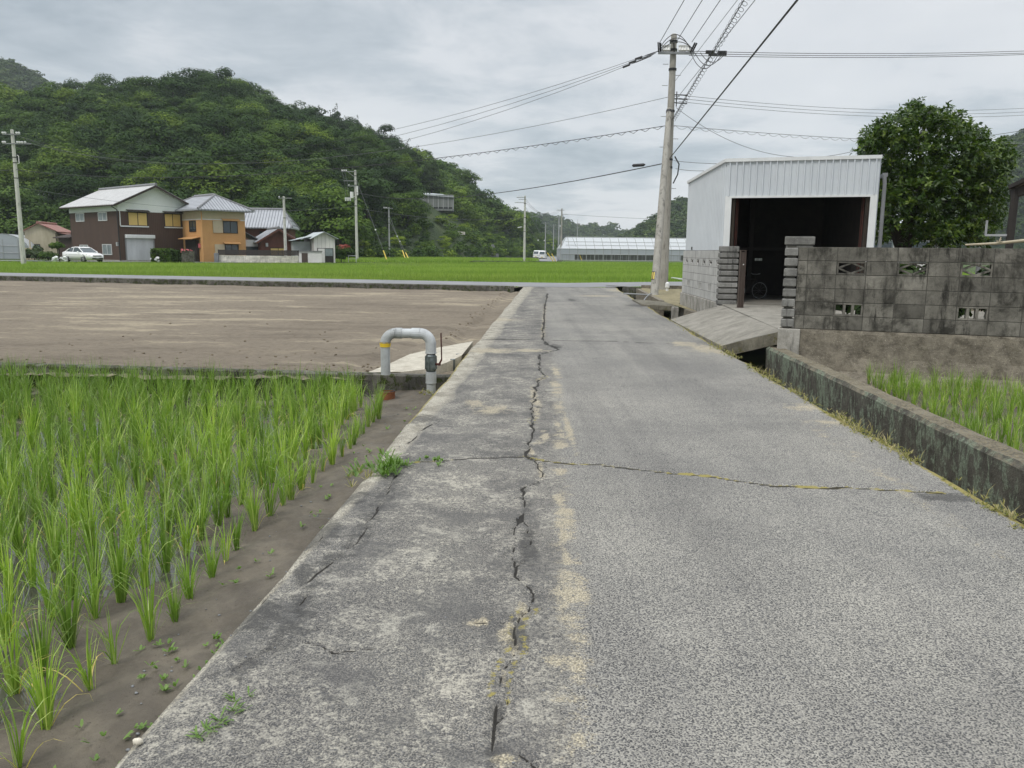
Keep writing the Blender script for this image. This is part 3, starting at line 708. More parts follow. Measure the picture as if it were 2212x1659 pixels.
# ================================================================ irrigation pipe
Yp = 9.75
def pp(x, y): return D(x, y, Yp)
pr = pp(931, 848); pr.z = -.34
pt = thing('irrigation_pipe', 'grey plastic irrigation standpipe bent over in a square arch above the paddy corner', 'pipe', (pr.x, pr.y, -.34))
rx_, lx_ = pp(931, 800).x, pp(833, 800).x; zt = pp(882, 720).z; R0 = .058
def cyl(x, z0, z1, r, m, n=18): m.tube([(x, Yp, z0), (x, Yp, z1)], r, n)
z_ = lambda y: pp(931, y).z
m = MB(); cyl(rx_, -.36, z_(822), R0 * .97, m); part('riser', m, M['grey_pvc'], pt, smooth=False)
m = MB(); cyl(rx_, z_(826), z_(803), R0 * 1.12, m); cyl(rx_, z_(827.5), z_(826), R0 * 1.16, m); part('lower_coupling', m, M['grey_pvc'], pt)
v = MB(); zz = [803, 800, 797, 792, 780, 772, 769, 766]; rs = [.9, 1.08, 1.14, 1.17, 1.17, 1.10, 1.12, 1.0]
v.tube([(rx_, Yp, z_(a)) for a in zz], [R0 * k for k in rs], 12)
for a in range(6):
    an = a * PI / 3 + .2; v.bar((rx_ + R0 * 1.15 * math.cos(an), Yp + R0 * 1.15 * math.sin(an), z_(797)), (rx_ + R0 * 1.1 * math.cos(an), Yp + R0 * 1.1 * math.sin(an), z_(769)), .016)
vo = part('valve', v, M['galv'], pt)
m = MB(); hx0 = pp(942, 786); m.tube([(rx_ + R0, Yp - .02, hx0.z), (rx_ + R0 + .06, Yp - .05, hx0.z)], .016, 8)
m.bar((rx_ + .10, Yp - .055, z_(787)), (rx_ + .135, Yp - .05, z_(775)), .045, .02); m.bar((rx_ + .135, Yp - .05, z_(777)), (rx_ + .128, Yp - .05, z_(718)), .036, .014)
part('lever', m, M['rust'], vo, bevel=.004)
m = MB(); cyl(rx_, z_(767), z_(763), R0 * .92, m); part('gasket', m, M['black_rubber'], pt)
m = MB(); cyl(rx_, z_(763), z_(740), R0 * 1.10, m); cyl(rx_, z_(763.5), z_(760.5), R0 * 1.19, m); cyl(rx_, z_(741.5), z_(739), R0 * 1.06, m); part('upper_coupling', m, M['pale_pvc'], pt)
def elbow(cx, cz, a0, a1, rb, r, m):
    m.tube([(cx + rb * math.cos(a0 + (a1 - a0) * i / 10), Yp, cz + rb * math.sin(a0 + (a1 - a0) * i / 10)) for i in range(11)], r, 18)
rb = .13
m = MB(); elbow(rx_ - rb, zt - rb, 0, PI / 2, rb, R0 * 1.1, m); cyl(rx_, z_(741), zt - rb, R0 * 1.12, m); m.tube([(rx_ - rb, Yp, zt), (rx_ - rb - .1, Yp, zt)], R0 * 1.13, 18); part('elbow', m, M['pale_pvc'], pt, smooth=False)
m = MB(); m.tube([(rx_ - rb - .09, Yp, zt), (lx_ + rb + .04, Yp, zt)], R0 * .98, 18); part('crossbar', m, M['pale_pvc'], pt)
m = MB(); elbow(lx_ + rb, zt - rb, PI, PI / 2, rb, R0 * 1.06, m); m.tube([(lx_ + rb, Yp, zt), (lx_ + rb + .075, Yp, zt)], R0 * 1.13, 18); cyl(lx_, zt - rb, z_(738.5), R0 * 1.1, m); part('elbow', m, M['grey_pvc'], pt)
m = MB(); cyl(lx_, z_(750), z_(739.5), R0 * 1.10, m); cyl(lx_, z_(745), z_(742.5), R0 * 1.17, m); part('yellow_band', m, M['yellow_band'], pt)
m = MB(); cyl(lx_, z_(810), z_(745), R0 * .98, m); part('spout', m, M['grey_pvc'], pt)
c = G(837, 857, -.27)
w = MB(); R1 = .092
for r0, z0, z1 in ((R1, -.36, -.205),):
    w.tube([(c.x, c.y, z0), (c.x, c.y, z1)], R1, 24, caps=False); w.tube([(c.x, c.y, z1), (c.x, c.y, -.31)], R1 * .9, 24, caps=False)
w.ring((c.x, c.y, -.205), (0, 0, 1), R1 * .97, .009, 24)
pot = thing('drain_collar', 'rust orange pipe collar with dark rim sunk in the mud below the spout', 'pipe', (c.x, c.y, -.3))
part('collar', w, M['orange_clay'], pt if False else pot)
w = MB(); w.ring((c.x, c.y, -.199), (0, 0, 1), R1 * .96, .008, 24); part('rim', w, M['black_rubber'], pot, smooth=True)

# ================================================================ rice plants
def rice_mesh(name, seed, nb=30, hmin=.28, hmax=.50, segs=5, width=.0052, lean=.75):
    r = random.Random(seed); vs = []; fs = []; tn = []
    for b in range(nb):
        a = r.uniform(0, 2 * PI); base = Vector((math.cos(a), math.sin(a), 0)) * r.uniform(0, .022)
        a2 = a + r.gauss(0, .7); out = Vector((math.cos(a2), math.sin(a2), 0))
        L = r.uniform(hmin, hmax); sp = abs(r.gauss(0, 1)) * .13 + .04; droop = r.choice([.12, .2, .3, .5, .9, 1.4, 2.2, 3.0]) * lean
        if r.random() < .1: sp += .3; L *= .7
        p = base.copy(); side = Vector((-out.y, out.x, 0)); side = (side + out * r.uniform(-.6, .6)).normalized()
        tone = min(.88, max(0, r.gauss(.47, .22))); o = len(vs)
        if r.random() < .045: tone = 1.0; sp += .35; droop += 1.2; L *= .75
        ang = sp
        for s in range(segs + 1):
            f = s / segs; wd = width * (.55 + .75 * math.sin(PI * min(1, f * .9 + .12))) * (1 - f ** 3 * .92)
            vs += [p - side * wd / 2, p + side * wd / 2]
            ang = sp + droop * f * f * 1.3
            p = p + (out * math.sin(ang) + Vector((0, 0, math.cos(ang)))) * L / segs
        for s in range(segs):
            fs.append((o + 2 * s, o + 2 * s + 1, o + 2 * s + 3, o + 2 * s + 2)); tn.append(tone + (f - .5) * 0)
    return vs, fs, tn
variants = []
for i in range(9):
    variants.append(rice_mesh('rice', 100 + i, nb=[38, 46, 54, 34, 44, 58, 38, 30, 48][i]))
small_v = [rice_mesh('rice', 200 + i, nb=[20, 28, 17, 32][i], hmin=.20, hmax=.36) for i in range(4)]
def to_me(vft, nm='rice_plant'):
    o = mesh_obj(nm, vft[0], vft[1], M['rice'], None, False, vft[2]); me = o.data; bpy.data.objects.remove(o); return me
vm = [to_me(v) for v in variants]; sm = [to_me(v) for v in small_v]
E0, E1 = G(88, 1600, -.28), G(805, 915, -.28)
ed = (E1 - E0).normalized(); en = Vector((-ed.y, ed.x, 0))     # en points left (away from road)
POT = G(837, 857, -.27)
spots = []; rr = random.Random(21)
row = 0
while row < 30:
    s = -2.6
    while s < 12:
        p = E0 + ed * (s + rr.uniform(-.03, .03)) + en * (row * .315 + rr.gauss(0, .018)); s += rr.uniform(.19, .25) if row else rr.uniform(.19, .27)
        if p.y < .6 or p.y > wally(p.x) - .18: continue
        if p.y > POT.y - 1.25 and proj((p.x, p.y, -.05))[0] > 785: continue
        if row and rr.random() < .04: continue
        px, py = proj((p.x, p.y, -.1))
        if px < -140 or px > 1000 or py > 2150: continue
        spots.append((p.x, p.y, row))
    row += 1
rspots = []
e0, e1 = G(1868, 822, -.30), G(2150, 985, -.30)
rd = (e1 - e0).normalized(); rn = Vector((-rd.y, rd.x, 0))
if rn.x < 0: rn = -rn
NWL = Vector((4.12, 12.25, 0)); NWD = Vector((math.cos(R_(-20)), math.sin(R_(-20)), 0))     # near block wall line
def nw_y(x): return NWL.y + NWD.y / NWD.x * (x - NWL.x)
for row in range(14):
    s = -.1
    while s < 8:
        p = e0 + rd * s + rn * (row * .27 + rr.gauss(0, .02)); s += rr.uniform(.15, .20)
        if p.y > nw_y(p.x) - .45 or p.y < 4: continue
        px, py = proj((p.x, p.y, -.1))
        if px > 2300: continue
        rspots.append((p.x, p.y, row))
print('rice', len(spots), len(rspots))
spots.sort(key=lambda q: math.hypot(q[0], q[1])); rspots.sort(key=lambda q: math.hypot(q[0], q[1]))
NL, NR = 240, 60
def rice_obj(x, y, z, row, grp, lab, mes, sc):
    o = bpy.data.objects.new('rice_plant', rr.choice(mes)); C.objects.link(o)
    o.location = (x, y, z); o.rotation_euler = (rr.gauss(0, .04), rr.gauss(0, .04), rr.uniform(0, 6.28)); o.scale = (sc * rr.uniform(.9, 1.15),) * 2 + (sc * rr.uniform(.88, 1.1),)
    tag(o, lab, 'rice plant', grp)
zat = lambda x, y: float(mudz(np.array(x), np.array(y)))
for x, y, row in spots[:NL]:
    if row == 0: lab, grp = 'green rice clump in the outermost row on bare mud beside the road', 'rice clumps of the outermost row'
    elif y < 2.6: lab, grp = 'tall green rice clump in the mud close to the picture corner', 'rice clumps at the paddy corner'
    elif row < 4: lab, grp = 'green rice clump in the rows just behind the outermost row', 'rice clumps behind the outermost row'
    else: lab, grp = 'dense green rice clump in the thick of the wet paddy', 'rice clumps in the thick of the paddy'
    rice_obj(x, y, zat(x, y) - .005, row, grp, lab, sm if row == 0 and rr.random() < .55 else vm, 1.0 if row else .95)
for x, y, row in rspots[:NR]:
    rice_obj(x, y, -.31, row, 'rice clumps by the block wall', 'short green rice clump in the small paddy below the block wall', sm + vm[:2], .82)
def merge_clumps(name, items, label, cat):
    VV, FF, TT = [], [], []; o = 0
    for (x, y, z, src, sc) in items:
        v, f, t = src; v = np.array(v); a = rr.uniform(0, 6.28); c_, s_ = math.cos(a), math.sin(a)
        v = v * sc * np.array([1, 1, rr.uniform(.88, 1.1)])
        VV.append(np.stack([v[:, 0] * c_ - v[:, 1] * s_ + x, v[:, 0] * s_ + v[:, 1] * c_ + y, v[:, 2] + z], -1)); FF.append(np.array(f) + o); o += len(v)
        TT.append(np.where(np.array(t) > .95, 1.0, np.clip(np.array(t) + rr.gauss(0, .08), 0, .88)))
    return tag(np_obj(name, np.concatenate(VV), np.concatenate(FF), M['rice'], tones=np.concatenate(TT)), label, cat, kind='stuff')
merge_clumps('rice_rows', [(x, y, zat(x, y), rr.choice(variants), 1.0) for x, y, r in spots[NL:]], 'rows of young green rice filling the wet paddy up to the low wall', 'rice')
merge_clumps('rice_rows', [(x, y, -.31, rr.choice(small_v + variants[:2]), .85) for x, y, r in rspots[NR:]], 'rows of short rice in the small paddy under the block wall', 'rice')

# seedlings on the mud, weeds
def leafy(mb, p, n, L, wd, r, up=.5, tone=.6):
    for i in range(n):
        a = r.uniform(0, 6.28); d = Vector((math.cos(a), math.sin(a), r.uniform(.1, 1) * up * 2)).normalized(); s = Vector((-math.sin(a), math.cos(a), 0))
        l = L * r.uniform(.6, 1.2); q = Vector(p)
        b = q + d * l * .35; c_ = q + d * l * .75 + Vector((0, 0, .1 * l)); e_ = q + d * l
        mb.add([q, b - s * wd / 2, b + s * wd / 2, c_ - s * wd * .4, c_ + s * wd * .4, e_], [(0, 1, 2), (1, 3, 4, 2), (3, 5, 4)], min(1, max(0, r.gauss(tone, .2))))
m = MB(); r = random.Random(9)
for i in range(150):
    y = r.uniform(1.7, 9); x = xl(y) - r.uniform(.04, .5) ** 1.0
    if r.random() < .6: y = r.uniform(1.7, 3.6); x = xl(y) - abs(r.gauss(.18, .16)) - .03
    p = (x, y, zat(x, y) + .01); leafy(m, p, r.randint(3, 7), r.uniform(.02, .045), .012, r, .6, .7)
o = mesh_obj('mud_seedlings', m.v, m.f, M['weed_green'], None, False, m.t); tag(o, 'tiny pale green seedlings sprouting on the mud along the road edge', 'seedlings', kind='stuff')
def weedclump(px, py, z, n, L, lab, mat, spread=.15, wd=.012, up=.7, nm='weed_clump'):
    c = G(px, py, z); m = MB(); r = random.Random(int(px))
    for i in range(n):
        p = (c.x + r.gauss(0, spread), c.y + r.gauss(0, spread * 1.3), z + .005); leafy(m, p, 8, L * r.uniform(.5, 1.2), wd, r, up, .5)
    single(nm, m, M[mat], lab, 'weed', loc=(c.x, c.y, z))
weedclump(832, 1016, 0.0, 34, .12, 'leafy green weed clump growing over the road edge beside the rice', 'weed_green', .09)
weedclump(795, 1030, -.02, 12, .08, 'thin dry weeds beside the leafy clump at the road edge', 'weed', .07, .006)
weedclump(930, 995, 0.0, 7, .05, 'small green weed tuft in the cross crack of the road', 'weed_green', .05)
weedclump(925, 852, -.2, 8, .06, 'small yellowish weed at the foot of the irrigation pipe', 'weed', .05)
m = MB(); r = random.Random(4)
for a, b in zip([(425, 1590), (450, 1580), (480, 1555), (500, 1530), (520, 1510)], [0] * 5):
    c = G(*a); 
    for i in range(3): leafy(m, (c.x + r.gauss(0, .02), c.y + r.gauss(0, .02), .004), 4, .045, .007, r, .3, .5)
c = G(475, 1550); single('creeping_weed', m, M['weed_green'], 'creeping green weed running along a crack in the asphalt near the mud', 'weed', loc=(c.x, c.y, 0))
m = MB(); r = random.Random(14)
for i in range(1700):
    y = 3.3 + r.random() ** 1.4 * 15; x = xr(y) + r.gauss(-.02, .045)
    dens = math.sin(y * 2.1) + .6 * math.sin(y * 5.3 + 1) + .3 * math.sin(y * 11)
    if r.random() > .6 + .4 * dens: continue
    if y > 12.8 and y < 18.5 and r.random() < .75: continue
    h = r.random()
    if h < .84: leafy(m, (x, y, -.005), 5, r.uniform(.018, .05), .008, r, .5, .45)
    else:
        for k_ in range(4):
            a = r.uniform(0, 6.28); L = r.uniform(.04, .13); d = Vector((math.cos(a) * .5, math.sin(a) * .5, 1)).normalized(); s = Vector((-math.sin(a), math.cos(a), 0)) * .0022
            p = Vector((x, y, -.01)); q = p + d * L * .6; e_ = p + d * L + Vector((math.cos(a), math.sin(a), -.2)) * L * .25
            m.add([p - s, p + s, q + s, q - s, e_], [(0, 1, 2, 3), (3, 2, 4)], r.uniform(.6, 1))
o = mesh_obj('roadside_weeds', m.v, m.f, M['weed'], None, False, m.t); tag(o, 'yellowish moss and dry weeds along the road edge above the ditch', 'weeds', kind='stuff')
m = MB()
for i in range(420):
    y = 1.8 + 10 * r.random() ** 1.5; x = xl(y) - r.uniform(0, .5) if r.random() < .25 else (r.uniform(xl(y), xr(y)) if r.random() < .3 else xr(y) - abs(r.gauss(0, .22)) if r.random() < .5 else (bxf(y) - .1 + r.gauss(0, .09) if r.random() < .6 else xl(y) + abs(r.gauss(0, .15))))
    on = x > xl(y); s = r.uniform(.002, .006) if on else r.uniform(.003, .009)
    m.ball((x, y, (.002 if on else zat(x, y) + .003)), s, s * .8, s * .6, 6, 4, r.random(), .25)
o = mesh_obj('pebbles', m.v, m.f, M['stone_grey'], None, True, m.t); tag(o, 'scattered small pale pebbles on the mud and asphalt', 'pebbles', kind='stuff')
c = G(298, 1607, 0.0); m = MB(); m.ball((c.x, c.y, .008), .018, .012, .012, 8, 6, .9, .15)
single('pebble', m, M['ramp_pale'], 'pale rounded pebble lying on the road edge near the mud', 'stone', smooth=True)
# ================================================================ ditch, parapet, driveway
PI_, PO_ = G(2212, 1006, .09), G(1667, 753, .09)     # parapet inner edge near / far
pd = (PO_ - PI_).normalized(); pn = Vector((pd.y, -pd.x, 0))     # pn -> right
w = MB(); n = 60; a = PI_ - pd * 9; b = PO_ + pd * .35
for i in range(n):
    p, q = a + (b - a) * (i / n), a + (b - a) * ((i + 1) / n)
    def prof(p, i):
        j = .0025 * math.sin(i * 1.9) + .002 * math.sin(i * 4.3)
        return [(p.x + .03, p.y, -.75), (p.x + j, p.y, .05), (p.x + pn.x * .03 + j, p.y, .088 + j), (p.x + pn.x * .2, p.y, .092 - j), (p.x + pn.x * .235, p.y, .06), (p.x + pn.x * .25, p.y, -.6)]
    A_, B_ = prof(p, i), prof(q, i + 1)
    w.add(A_ + B_, [(k, k + 6, k + 7, k + 1) for k in range(5)])
    if i == n - 1: w.add(B_, [(0, 1, 2, 3, 4, 5)])
single('parapet_wall', w, M['parapet'], 'low lichen covered concrete wall between the roadside ditch and the small paddy', 'wall')
w = MB(); w.add([(xr(-4) - .1, -4, -.58), (xr(-4) + 1.0, -4, -.58), (xr(34) + 1.3, 34, -.58), (xr(34) - .1, 34, -.58)], [(0, 1, 2, 3)])
struct('ditch_bed', w, M['mud'])
# small paddy mud
def rmz(x, y): return -.325 + .03 * (np_noise(x, y, 3, 1) - .5) + .02 * (np_noise(x, y, 11, 2) - .5)
sheet('paddy_mud', ((3.2, 14, 0.5), (4.0, 12, 12.4)), 200, 200, rmz, M['mud'])
# driveway slab across the ditch
sA, sB = G(1448, 690, .012), G(1558, 747, .012)
gN = Vector((4.12, 12.35, .33)); gF = Vector((4.85, 18.6, .33))
w = MB(); nu, nv = 14, 10; top = []
for j in range(nv + 1):
    f = j / nv
    l, r2 = sA.lerp(gF, f), sB.lerp(gN, f)
    for i in range(nu + 1):
        p = l.lerp(r2, i / nu); p.z += .012 * math.sin(3 * f) ; top.append(p)
N = len(top); vs = [tuple(p) for p in top] + [(p.x, p.y, p.z - .17) for p in top]; fs = []
for j in range(nv):
    for i in range(nu):
        k = j * (nu + 1) + i; fs.append((k, k + nu + 1, k + nu + 2, k + 1)); fs.append((N + k, N + k + 1, N + k + nu + 2, N + k + nu + 1))
for j in range(nv):
    for i in (0, nu):
        k = j * (nu + 1) + i; q = (k, k + nu + 1, N + k + nu + 1, N + k); fs.append(q if i else q[::-1])
for i in range(nu): fs.append((i, i + 1, N + i + 1, N + i))
w.add(vs, fs)
o = struct('driveway', w, M['slab'])
w = MB(); w.bar(sB + Vector((.02, -.06, -.085)), gN + Vector((.0, -.06, -.085)), .12, .178); struct('driveway_edge', w, M['slab_dark'])
# forecourt between gate and garage, yard behind the walls
GFL = Vector((4.83, 18.95, 0)); ga = R_(-18); gdir = Vector((math.cos(ga), math.sin(ga), 0)); gback = Vector((math.sin(-ga), math.cos(ga), 0))
w = MB(); w.add([(4.12, 12.3, .335), (9.5, 10.4, .335), (10.6, 17.0, .335), (4.83, 18.95, .335)], [(0, 1, 2, 3)]); struct('forecourt', w, M['slab'])
w = MB(); w.add([(7.5, 9.8, .30), (40, 0, .30), (40, 48, .30), (8.2, 30, .30), (7.9, 17.9, .30)], [(0, 1, 2, 3, 4)]); struct('yard', w, M['earth'])
# cover slab, stub, far ditch walls
w = MB(); qq = [(1366, 646), (1386, 656.7), (1461, 661), (1437, 651.5)]
t_ = [G(x, y, .05) for x, y in qq]; w.hexa([p - Vector((0, 0, .15)) for p in t_] + t_)
single('cover_slab', w, M['slab_dark'], 'mossy concrete slab bridging the ditch in front of the utility poles', 'slab', bevel=.015)
w = MB(); p = G(1459, 664, .05); w.box(p.x, p.y + .05, -.22, .16, .2, .56); single('ditch_post', w, M['footing_pale'], 'short concrete stub wall at the end of the mossy ditch slab', 'wall', bevel=.01)
w = MB(); w.bar(G(1378, 624, .02) - Vector((0, 0, .25)), G(1430, 650, .02) - Vector((0, 0, .25)), .14, .52)
w2 = G(1462, 668, .0); w.bar(w2 + Vector((.25, .0, -.25)), Vector((4.75, 19.0, -.22)), .12, .5)
single('ditch_wall', w, M['footing'], 'weathered concrete side wall of the ditch below the utility poles', 'wall')
w = MB(); w.bar(G(1312, 617, .02) + Vector((0, 0, -.2)), G(1383, 622, .02) + Vector((0, 0, -.2)), .18, .44); single('ditch_headwall', w, M['kerb_conc'], 'concrete headwall of the ditch at the road junction', 'wall')
w = MB(); w.tube([G(1347, 634, .03), G(1405, 637, .03)], .025, 8); w.tube([G(1390, 650, .03), G(1396, 642, .06), G(1404, 634.5, .1), G(1408, 634, .06)], .018, 8)
single('steel_rod', w, M['steel_grey'], 'thin steel rod laid across the open ditch', 'rod')
# verge of dry grass round the poles
w = MB(); w.add([tuple(G(1380, 622, .0)), tuple(G(1432, 651, .0)), (4.7, 19.5, 0), (4.95, 24.3, 0), (8.5, 30, 0), (8.5, 33.5, 0), tuple(G(1400, 617, 0))], [(0, 1, 2, 3, 4, 5, 6)]); struct('grass_verge', w, M['drygrass'])
w = MB(); w.bar(G(1385, 620, .05) + Vector((0, 0, -.1)), Vector((8.5, 34.0, -.05)), .16, .36); single('verge_kerb', w, M['footing'], 'low concrete edging behind the two utility poles', 'kerb')

# ================================================================ block walls
def block_wall(root, L0, rows, widths, holes, z0, th=.13, bh=.20, mat='block_dark', rnd=1, dark=True):
    """local frame: x along the wall, y thickness (0..th), z up from z0"""
    r = random.Random(rnd); g = .004
    solid = MB(); mort = MB(); hol = []
    x = 0
    for ci, wd in enumerate(widths):
        for ri in range(rows):
            za = z0 + (rows - 1 - ri) * bh; zb = za + bh; xa, xb = x, x + wd
            hkind = holes.get((ci, ri))
            tone = r.uniform(.28, .72) if dark else r.uniform(.46, .56)
            if dark and r.random() < .25: tone -= .22
            if not hkind:
                solid.ab(xa + g, xb - g, 0, th, za + g, zb - g, tone)
                mort.ab(xa, xb, .006, th - .006, za, zb)
            else:
                m = MB(); f = .028
                m.ab(xa + g, xb - g, 0, th, za + g, za + f, tone); m.ab(xa + g, xb - g, 0, th, zb - f, zb - g, tone)
                m.ab(xa + g, xa + f, .001, th - .001, za + f, zb - f, tone); m.ab(xb - f, xb - g, .001, th - .001, za + f, zb - f, tone)
                cx, cz = (xa + xb) / 2, (za + zb) / 2
                if hkind == 'diamond':
                    P = [(xa + f * .8, cz), (cx, zb - f * .8), (xb - f * .8, cz), (cx, za + f * .8)]
                    for k in range(4):
                        a_, b_ = P[k], P[(k + 1) % 4]
                        m.bar((a_[0], th / 2 - (k % 2) * .001, a_[1]), (b_[0], th / 2 - (k % 2) * .001, b_[1]), th - .012, .026, tone)
                else:
                    iw = (wd - 2 * f); bw = iw * .11
                    for k in (1, 2):
                        m.ab(xa + f + iw * k / 3 - bw / 2, xa + f + iw * k / 3 + bw / 2, .002, th - .002, za + f, zb - f, tone)
                hol.append(m)
        x += wd
    part('block_courses', solid, M[mat], root, world=False, bevel=.004)
    part('mortar', mort, M['mortar'], root, world=False)
    for m in hol: part('vent_block', m, M[mat], root, world=False, bevel=.003)
    return x
def pillar(root, x0, x1, y0, y1, z0, n, bh, mat='pillar_stone', cap=None, rnd=1, ch=.014):
    r = random.Random(rnd); core = MB(); core.ab(x0 + .03, x1 - .03, y0 + .03, y1 - .03, z0, z0 + n * bh + .02); part('pillar_core', core, M['mortar'], root, world=False)
    st = MB()
    for i in range(n):
        a = z0 + i * bh + .017; b = z0 + (i + 1) * bh - .014; t = r.uniform(.3, .7)
        zs = [(a, ch), (a + .012, 0), (b - .012, 0), (b, ch)]
        jj = r.uniform(-.004, .004)
        vs = []
        for z, c in zs: vs += [(x0 + c + jj, y0 + c, z), (x1 - c + jj, y0 + c, z), (x1 - c + jj, y1 - c, z), (x0 + c + jj, y1 - c, z)]
        fs = [(3, 2, 1, 0), (12, 13, 14, 15)]
        for k in range(3):
            for e in range(4): fs.append((k * 4 + e, k * 4 + (e + 1) % 4, k * 4 + 4 + (e + 1) % 4, k * 4 + 4 + e))
        st.add(vs, fs, t)
    part('pillar_blocks', st, M[mat], root, world=False)
    if cap:
        m = MB(); m.ab(*cap, .4); m.ab(cap[0] + .02, cap[1] - .02, cap[2] + .02, cap[3] - .02, cap[4] - .05, cap[4] - .001, .3); part('cap_stone', m, M[mat], root, world=False, bevel=.012)
# near wall
Z0 = .40
nwl = thing('block_wall', 'dark stained concrete block wall with diamond vents above the small paddy', 'wall', (4.20, 12.1, 0), R_(-20))
wd = [.14] + [.40] * 13
hol = {}
for c_ in (2, 4, 6, 8, 10, 12): hol[(c_, 1)] = 'diamond'
for c_ in (2, 6, 10): hol[(c_, 4)] = 'slots'
block_wall(nwl, 0, 6, [.14] + [.40] * 13, hol, Z0)
pillar(nwl, -.185, 0.0, -.03, .22, Z0, 8, .15, cap=(-.2, .22, -.02, .30, 1.63, 1.75), rnd=3)
m = MB(); nb = 40; Lw = 5.4
for i in range(nb):
    x0, x1 = -.2 + (Lw + .2) * i / nb, -.2 + (Lw + .2) * (i + 1) / nb
    def pf(x, i):
        q = .015 * math.sin(i * 1.3) + .012 * math.sin(i * 3.1); s = min(1, max(0, (x + .2) / .9))
        return [(x, -.01 + q * .3, Z0 - .004), (x, -.02 + q, Z0 - .05), (x, -.03 - q, 0.0), (x, -.05 - .02 * s + q, -.2), (x, -.12 - .2 * s + q, -.30), (x, -.3 - .2 * s, -.36)]
    A_, B_ = pf(x0, i), pf(x1, i + 1)
    m.add(A_ + B_, [(k, k + 1, k + 7, k + 6) for k in range(5)])
    m.add([A_[0], (x0, .2, Z0 - .004), (x1, .2, Z0 - .004), B_[0]], [(0, 3, 2, 1)])
part('footing', m, M['footing'], nwl, world=False)
m = MB(); m.ab(-.215, .10, -.055, .3, -.55, Z0 - .006); part('corner_footing', m, M['footing_pale'], nwl, world=False, bevel=.012)
# far wall along the road: local x runs towards the camera, local -y faces the road
fwl = thing('block_wall', 'pale grey concrete block wall beside the white garage, topped by steel cladding', 'wall', (4.95, 23.9, 0), R_(-91.75))
hol = {}
for c_ in (1, 3, 5, 7, 9, 11): hol[(c_, 1)] = 'diamond'
for c_ in (2, 6, 9): hol[(c_, 4)] = 'slots'
block_wall(fwl, 0, 6, [.405] * 12, hol, .36, mat='block_pale', rnd=5, dark=False)
pillar(fwl, 4.87, 5.15, -.05, .36, .30, 9, .135, cap=(4.86, 5.17, -.04, .36, 1.53, 1.655), rnd=8)
m = MB(); m.ab(-.02, 4.86, -.04, .14, -.62, .355); m.ab(4.86, 5.19, -.07, .4, -.62, .30); part('footing', m, M['footing_pale'], fwl, world=False, bevel=.012)
# gate post
p = G(1598.6, 665, .33); gp = thing('gate_post', 'brown metal gate post standing in the driveway before the garage', 'post', (p.x, p.y, .33))
m = MB()
m.ab(-.062, -.045, -.04, .04, 0, 1.22); m.ab(.045, .062, -.04, .04, 0, 1.22); m.ab(-.045, .045, -.02, .03, 0, 1.20); m.ab(-.062, .062, -.042, .042, 1.22, 1.235); m.ab(-.012, .012, -.034, -.021, .02, 1.18); m.ab(-.09, .09, -.07, .07, 0, .006)
part('post_channel', m, M['brown_alu'], gp, world=False)
m = MB(); m.ball((.01, -.045, .93), .014); part('latch', m, M['porcelain'], gp, world=False)

# ================================================================ garage
ga_L = 3.19
FLc = GFL.copy(); FRc = GFL + gdir * ga_L
zt, zo, zf = 3.56, 2.78, .36
BL = Vector((4.97, 23.6, 0)); BR = FRc + Vector((.55, 4.2, 0)); ztb = 3.46
gar = thing('garage', 'white corrugated steel garage with a wide dark open doorway', 'garage', (FLc.x, FLc.y, zf))
def ribbed(mb, a, b, z0, zt_a, zt_b, nrm, pitch=.14, rw=.022, rh=.038):
    a, b = Vector(a), Vector(b); L = (b - a).length; d = (b - a).normalized(); nrm = Vector(nrm)
    n = int(L / pitch); prof = [(0, 0)]
    for i in range(n):
        x = (i + .5) * L / n; prof += [(x - rw, 0), (x - rw * .5, rh), (x + rw * .5, rh), (x + rw, 0)]
    prof.append((L, 0))
    vs = []
    for x, h in prof:
        p = a + d * x + nrm * h; t = x / L
        vs += [(p.x, p.y, z0), (p.x, p.y, zt_a + (zt_b - zt_a) * t)]
    mb.add(vs, [(2 * i, 2 * i + 2, 2 * i + 3, 2 * i + 1) for i in range(len(prof) - 1)])
fn = Vector((gdir.y, -gdir.x, 0))      # outward normal of front
m = MB(); ribbed(m, FLc + fn * .01, FRc + fn * .01, zo, zt, zt, fn); part('front_cladding', m, M['white_steel'], gar)
m = MB(); sl = Vector((-1, 0, 0)); ribbed(m, BL, FLc, 1.565, ztb, zt, sl, .17, .034, .034)
part('side_cladding', m, M['white_steel'], gar)
m = MB(); sr = (BR - FRc).normalized(); srn = Vector((sr.y, -sr.x, 0)); ribbed(m, FRc, BR, zf, zt, ztb, srn); part('side_cladding', m, M['white_steel'], gar)
m = MB()
m.bar(FLc + fn * .02 + Vector((-.02, 0, zt + .01)), FRc + fn * .02 + gdir * .03 + Vector((0, 0, zt + .01)), .07, .075)
m.bar(BL + Vector((-.02, .05, ztb + .01)), FLc + Vector((-.02, 0, zt + .01)), .07, .07)
part('roof_trim', m, M['white_paint'], gar)
m = MB(); m.bar(FLc + fn * .02 + gdir * .14 + Vector((0, 0, zo - .02)), FRc + fn * .02 - gdir * .14 + Vector((0, 0, zo - .02)), .05, .05)
part('lintel_trim', m, M['white_paint'], gar)
for a, s in ((FLc, 1), (FRc, -1)):
    m = MB(); c_ = a + gdir * .07 * s; m.box(c_.x + fn.x * .008, c_.y + fn.y * .008, (zf + zo) / 2 + .0, .14, .05, zo - zf, ga)
    part('door_post', m, M['white_paint'], gar)
for a, s in ((FLc, 1), (FRc, -1)):
    m = MB(); c_ = a + gdir * .185 * s - fn * .09; m.box(c_.x, c_.y, (zf + zo) / 2, .07, .12, zo - zf - .02, ga)
    part('door_jamb', m, M['bark'], gar)
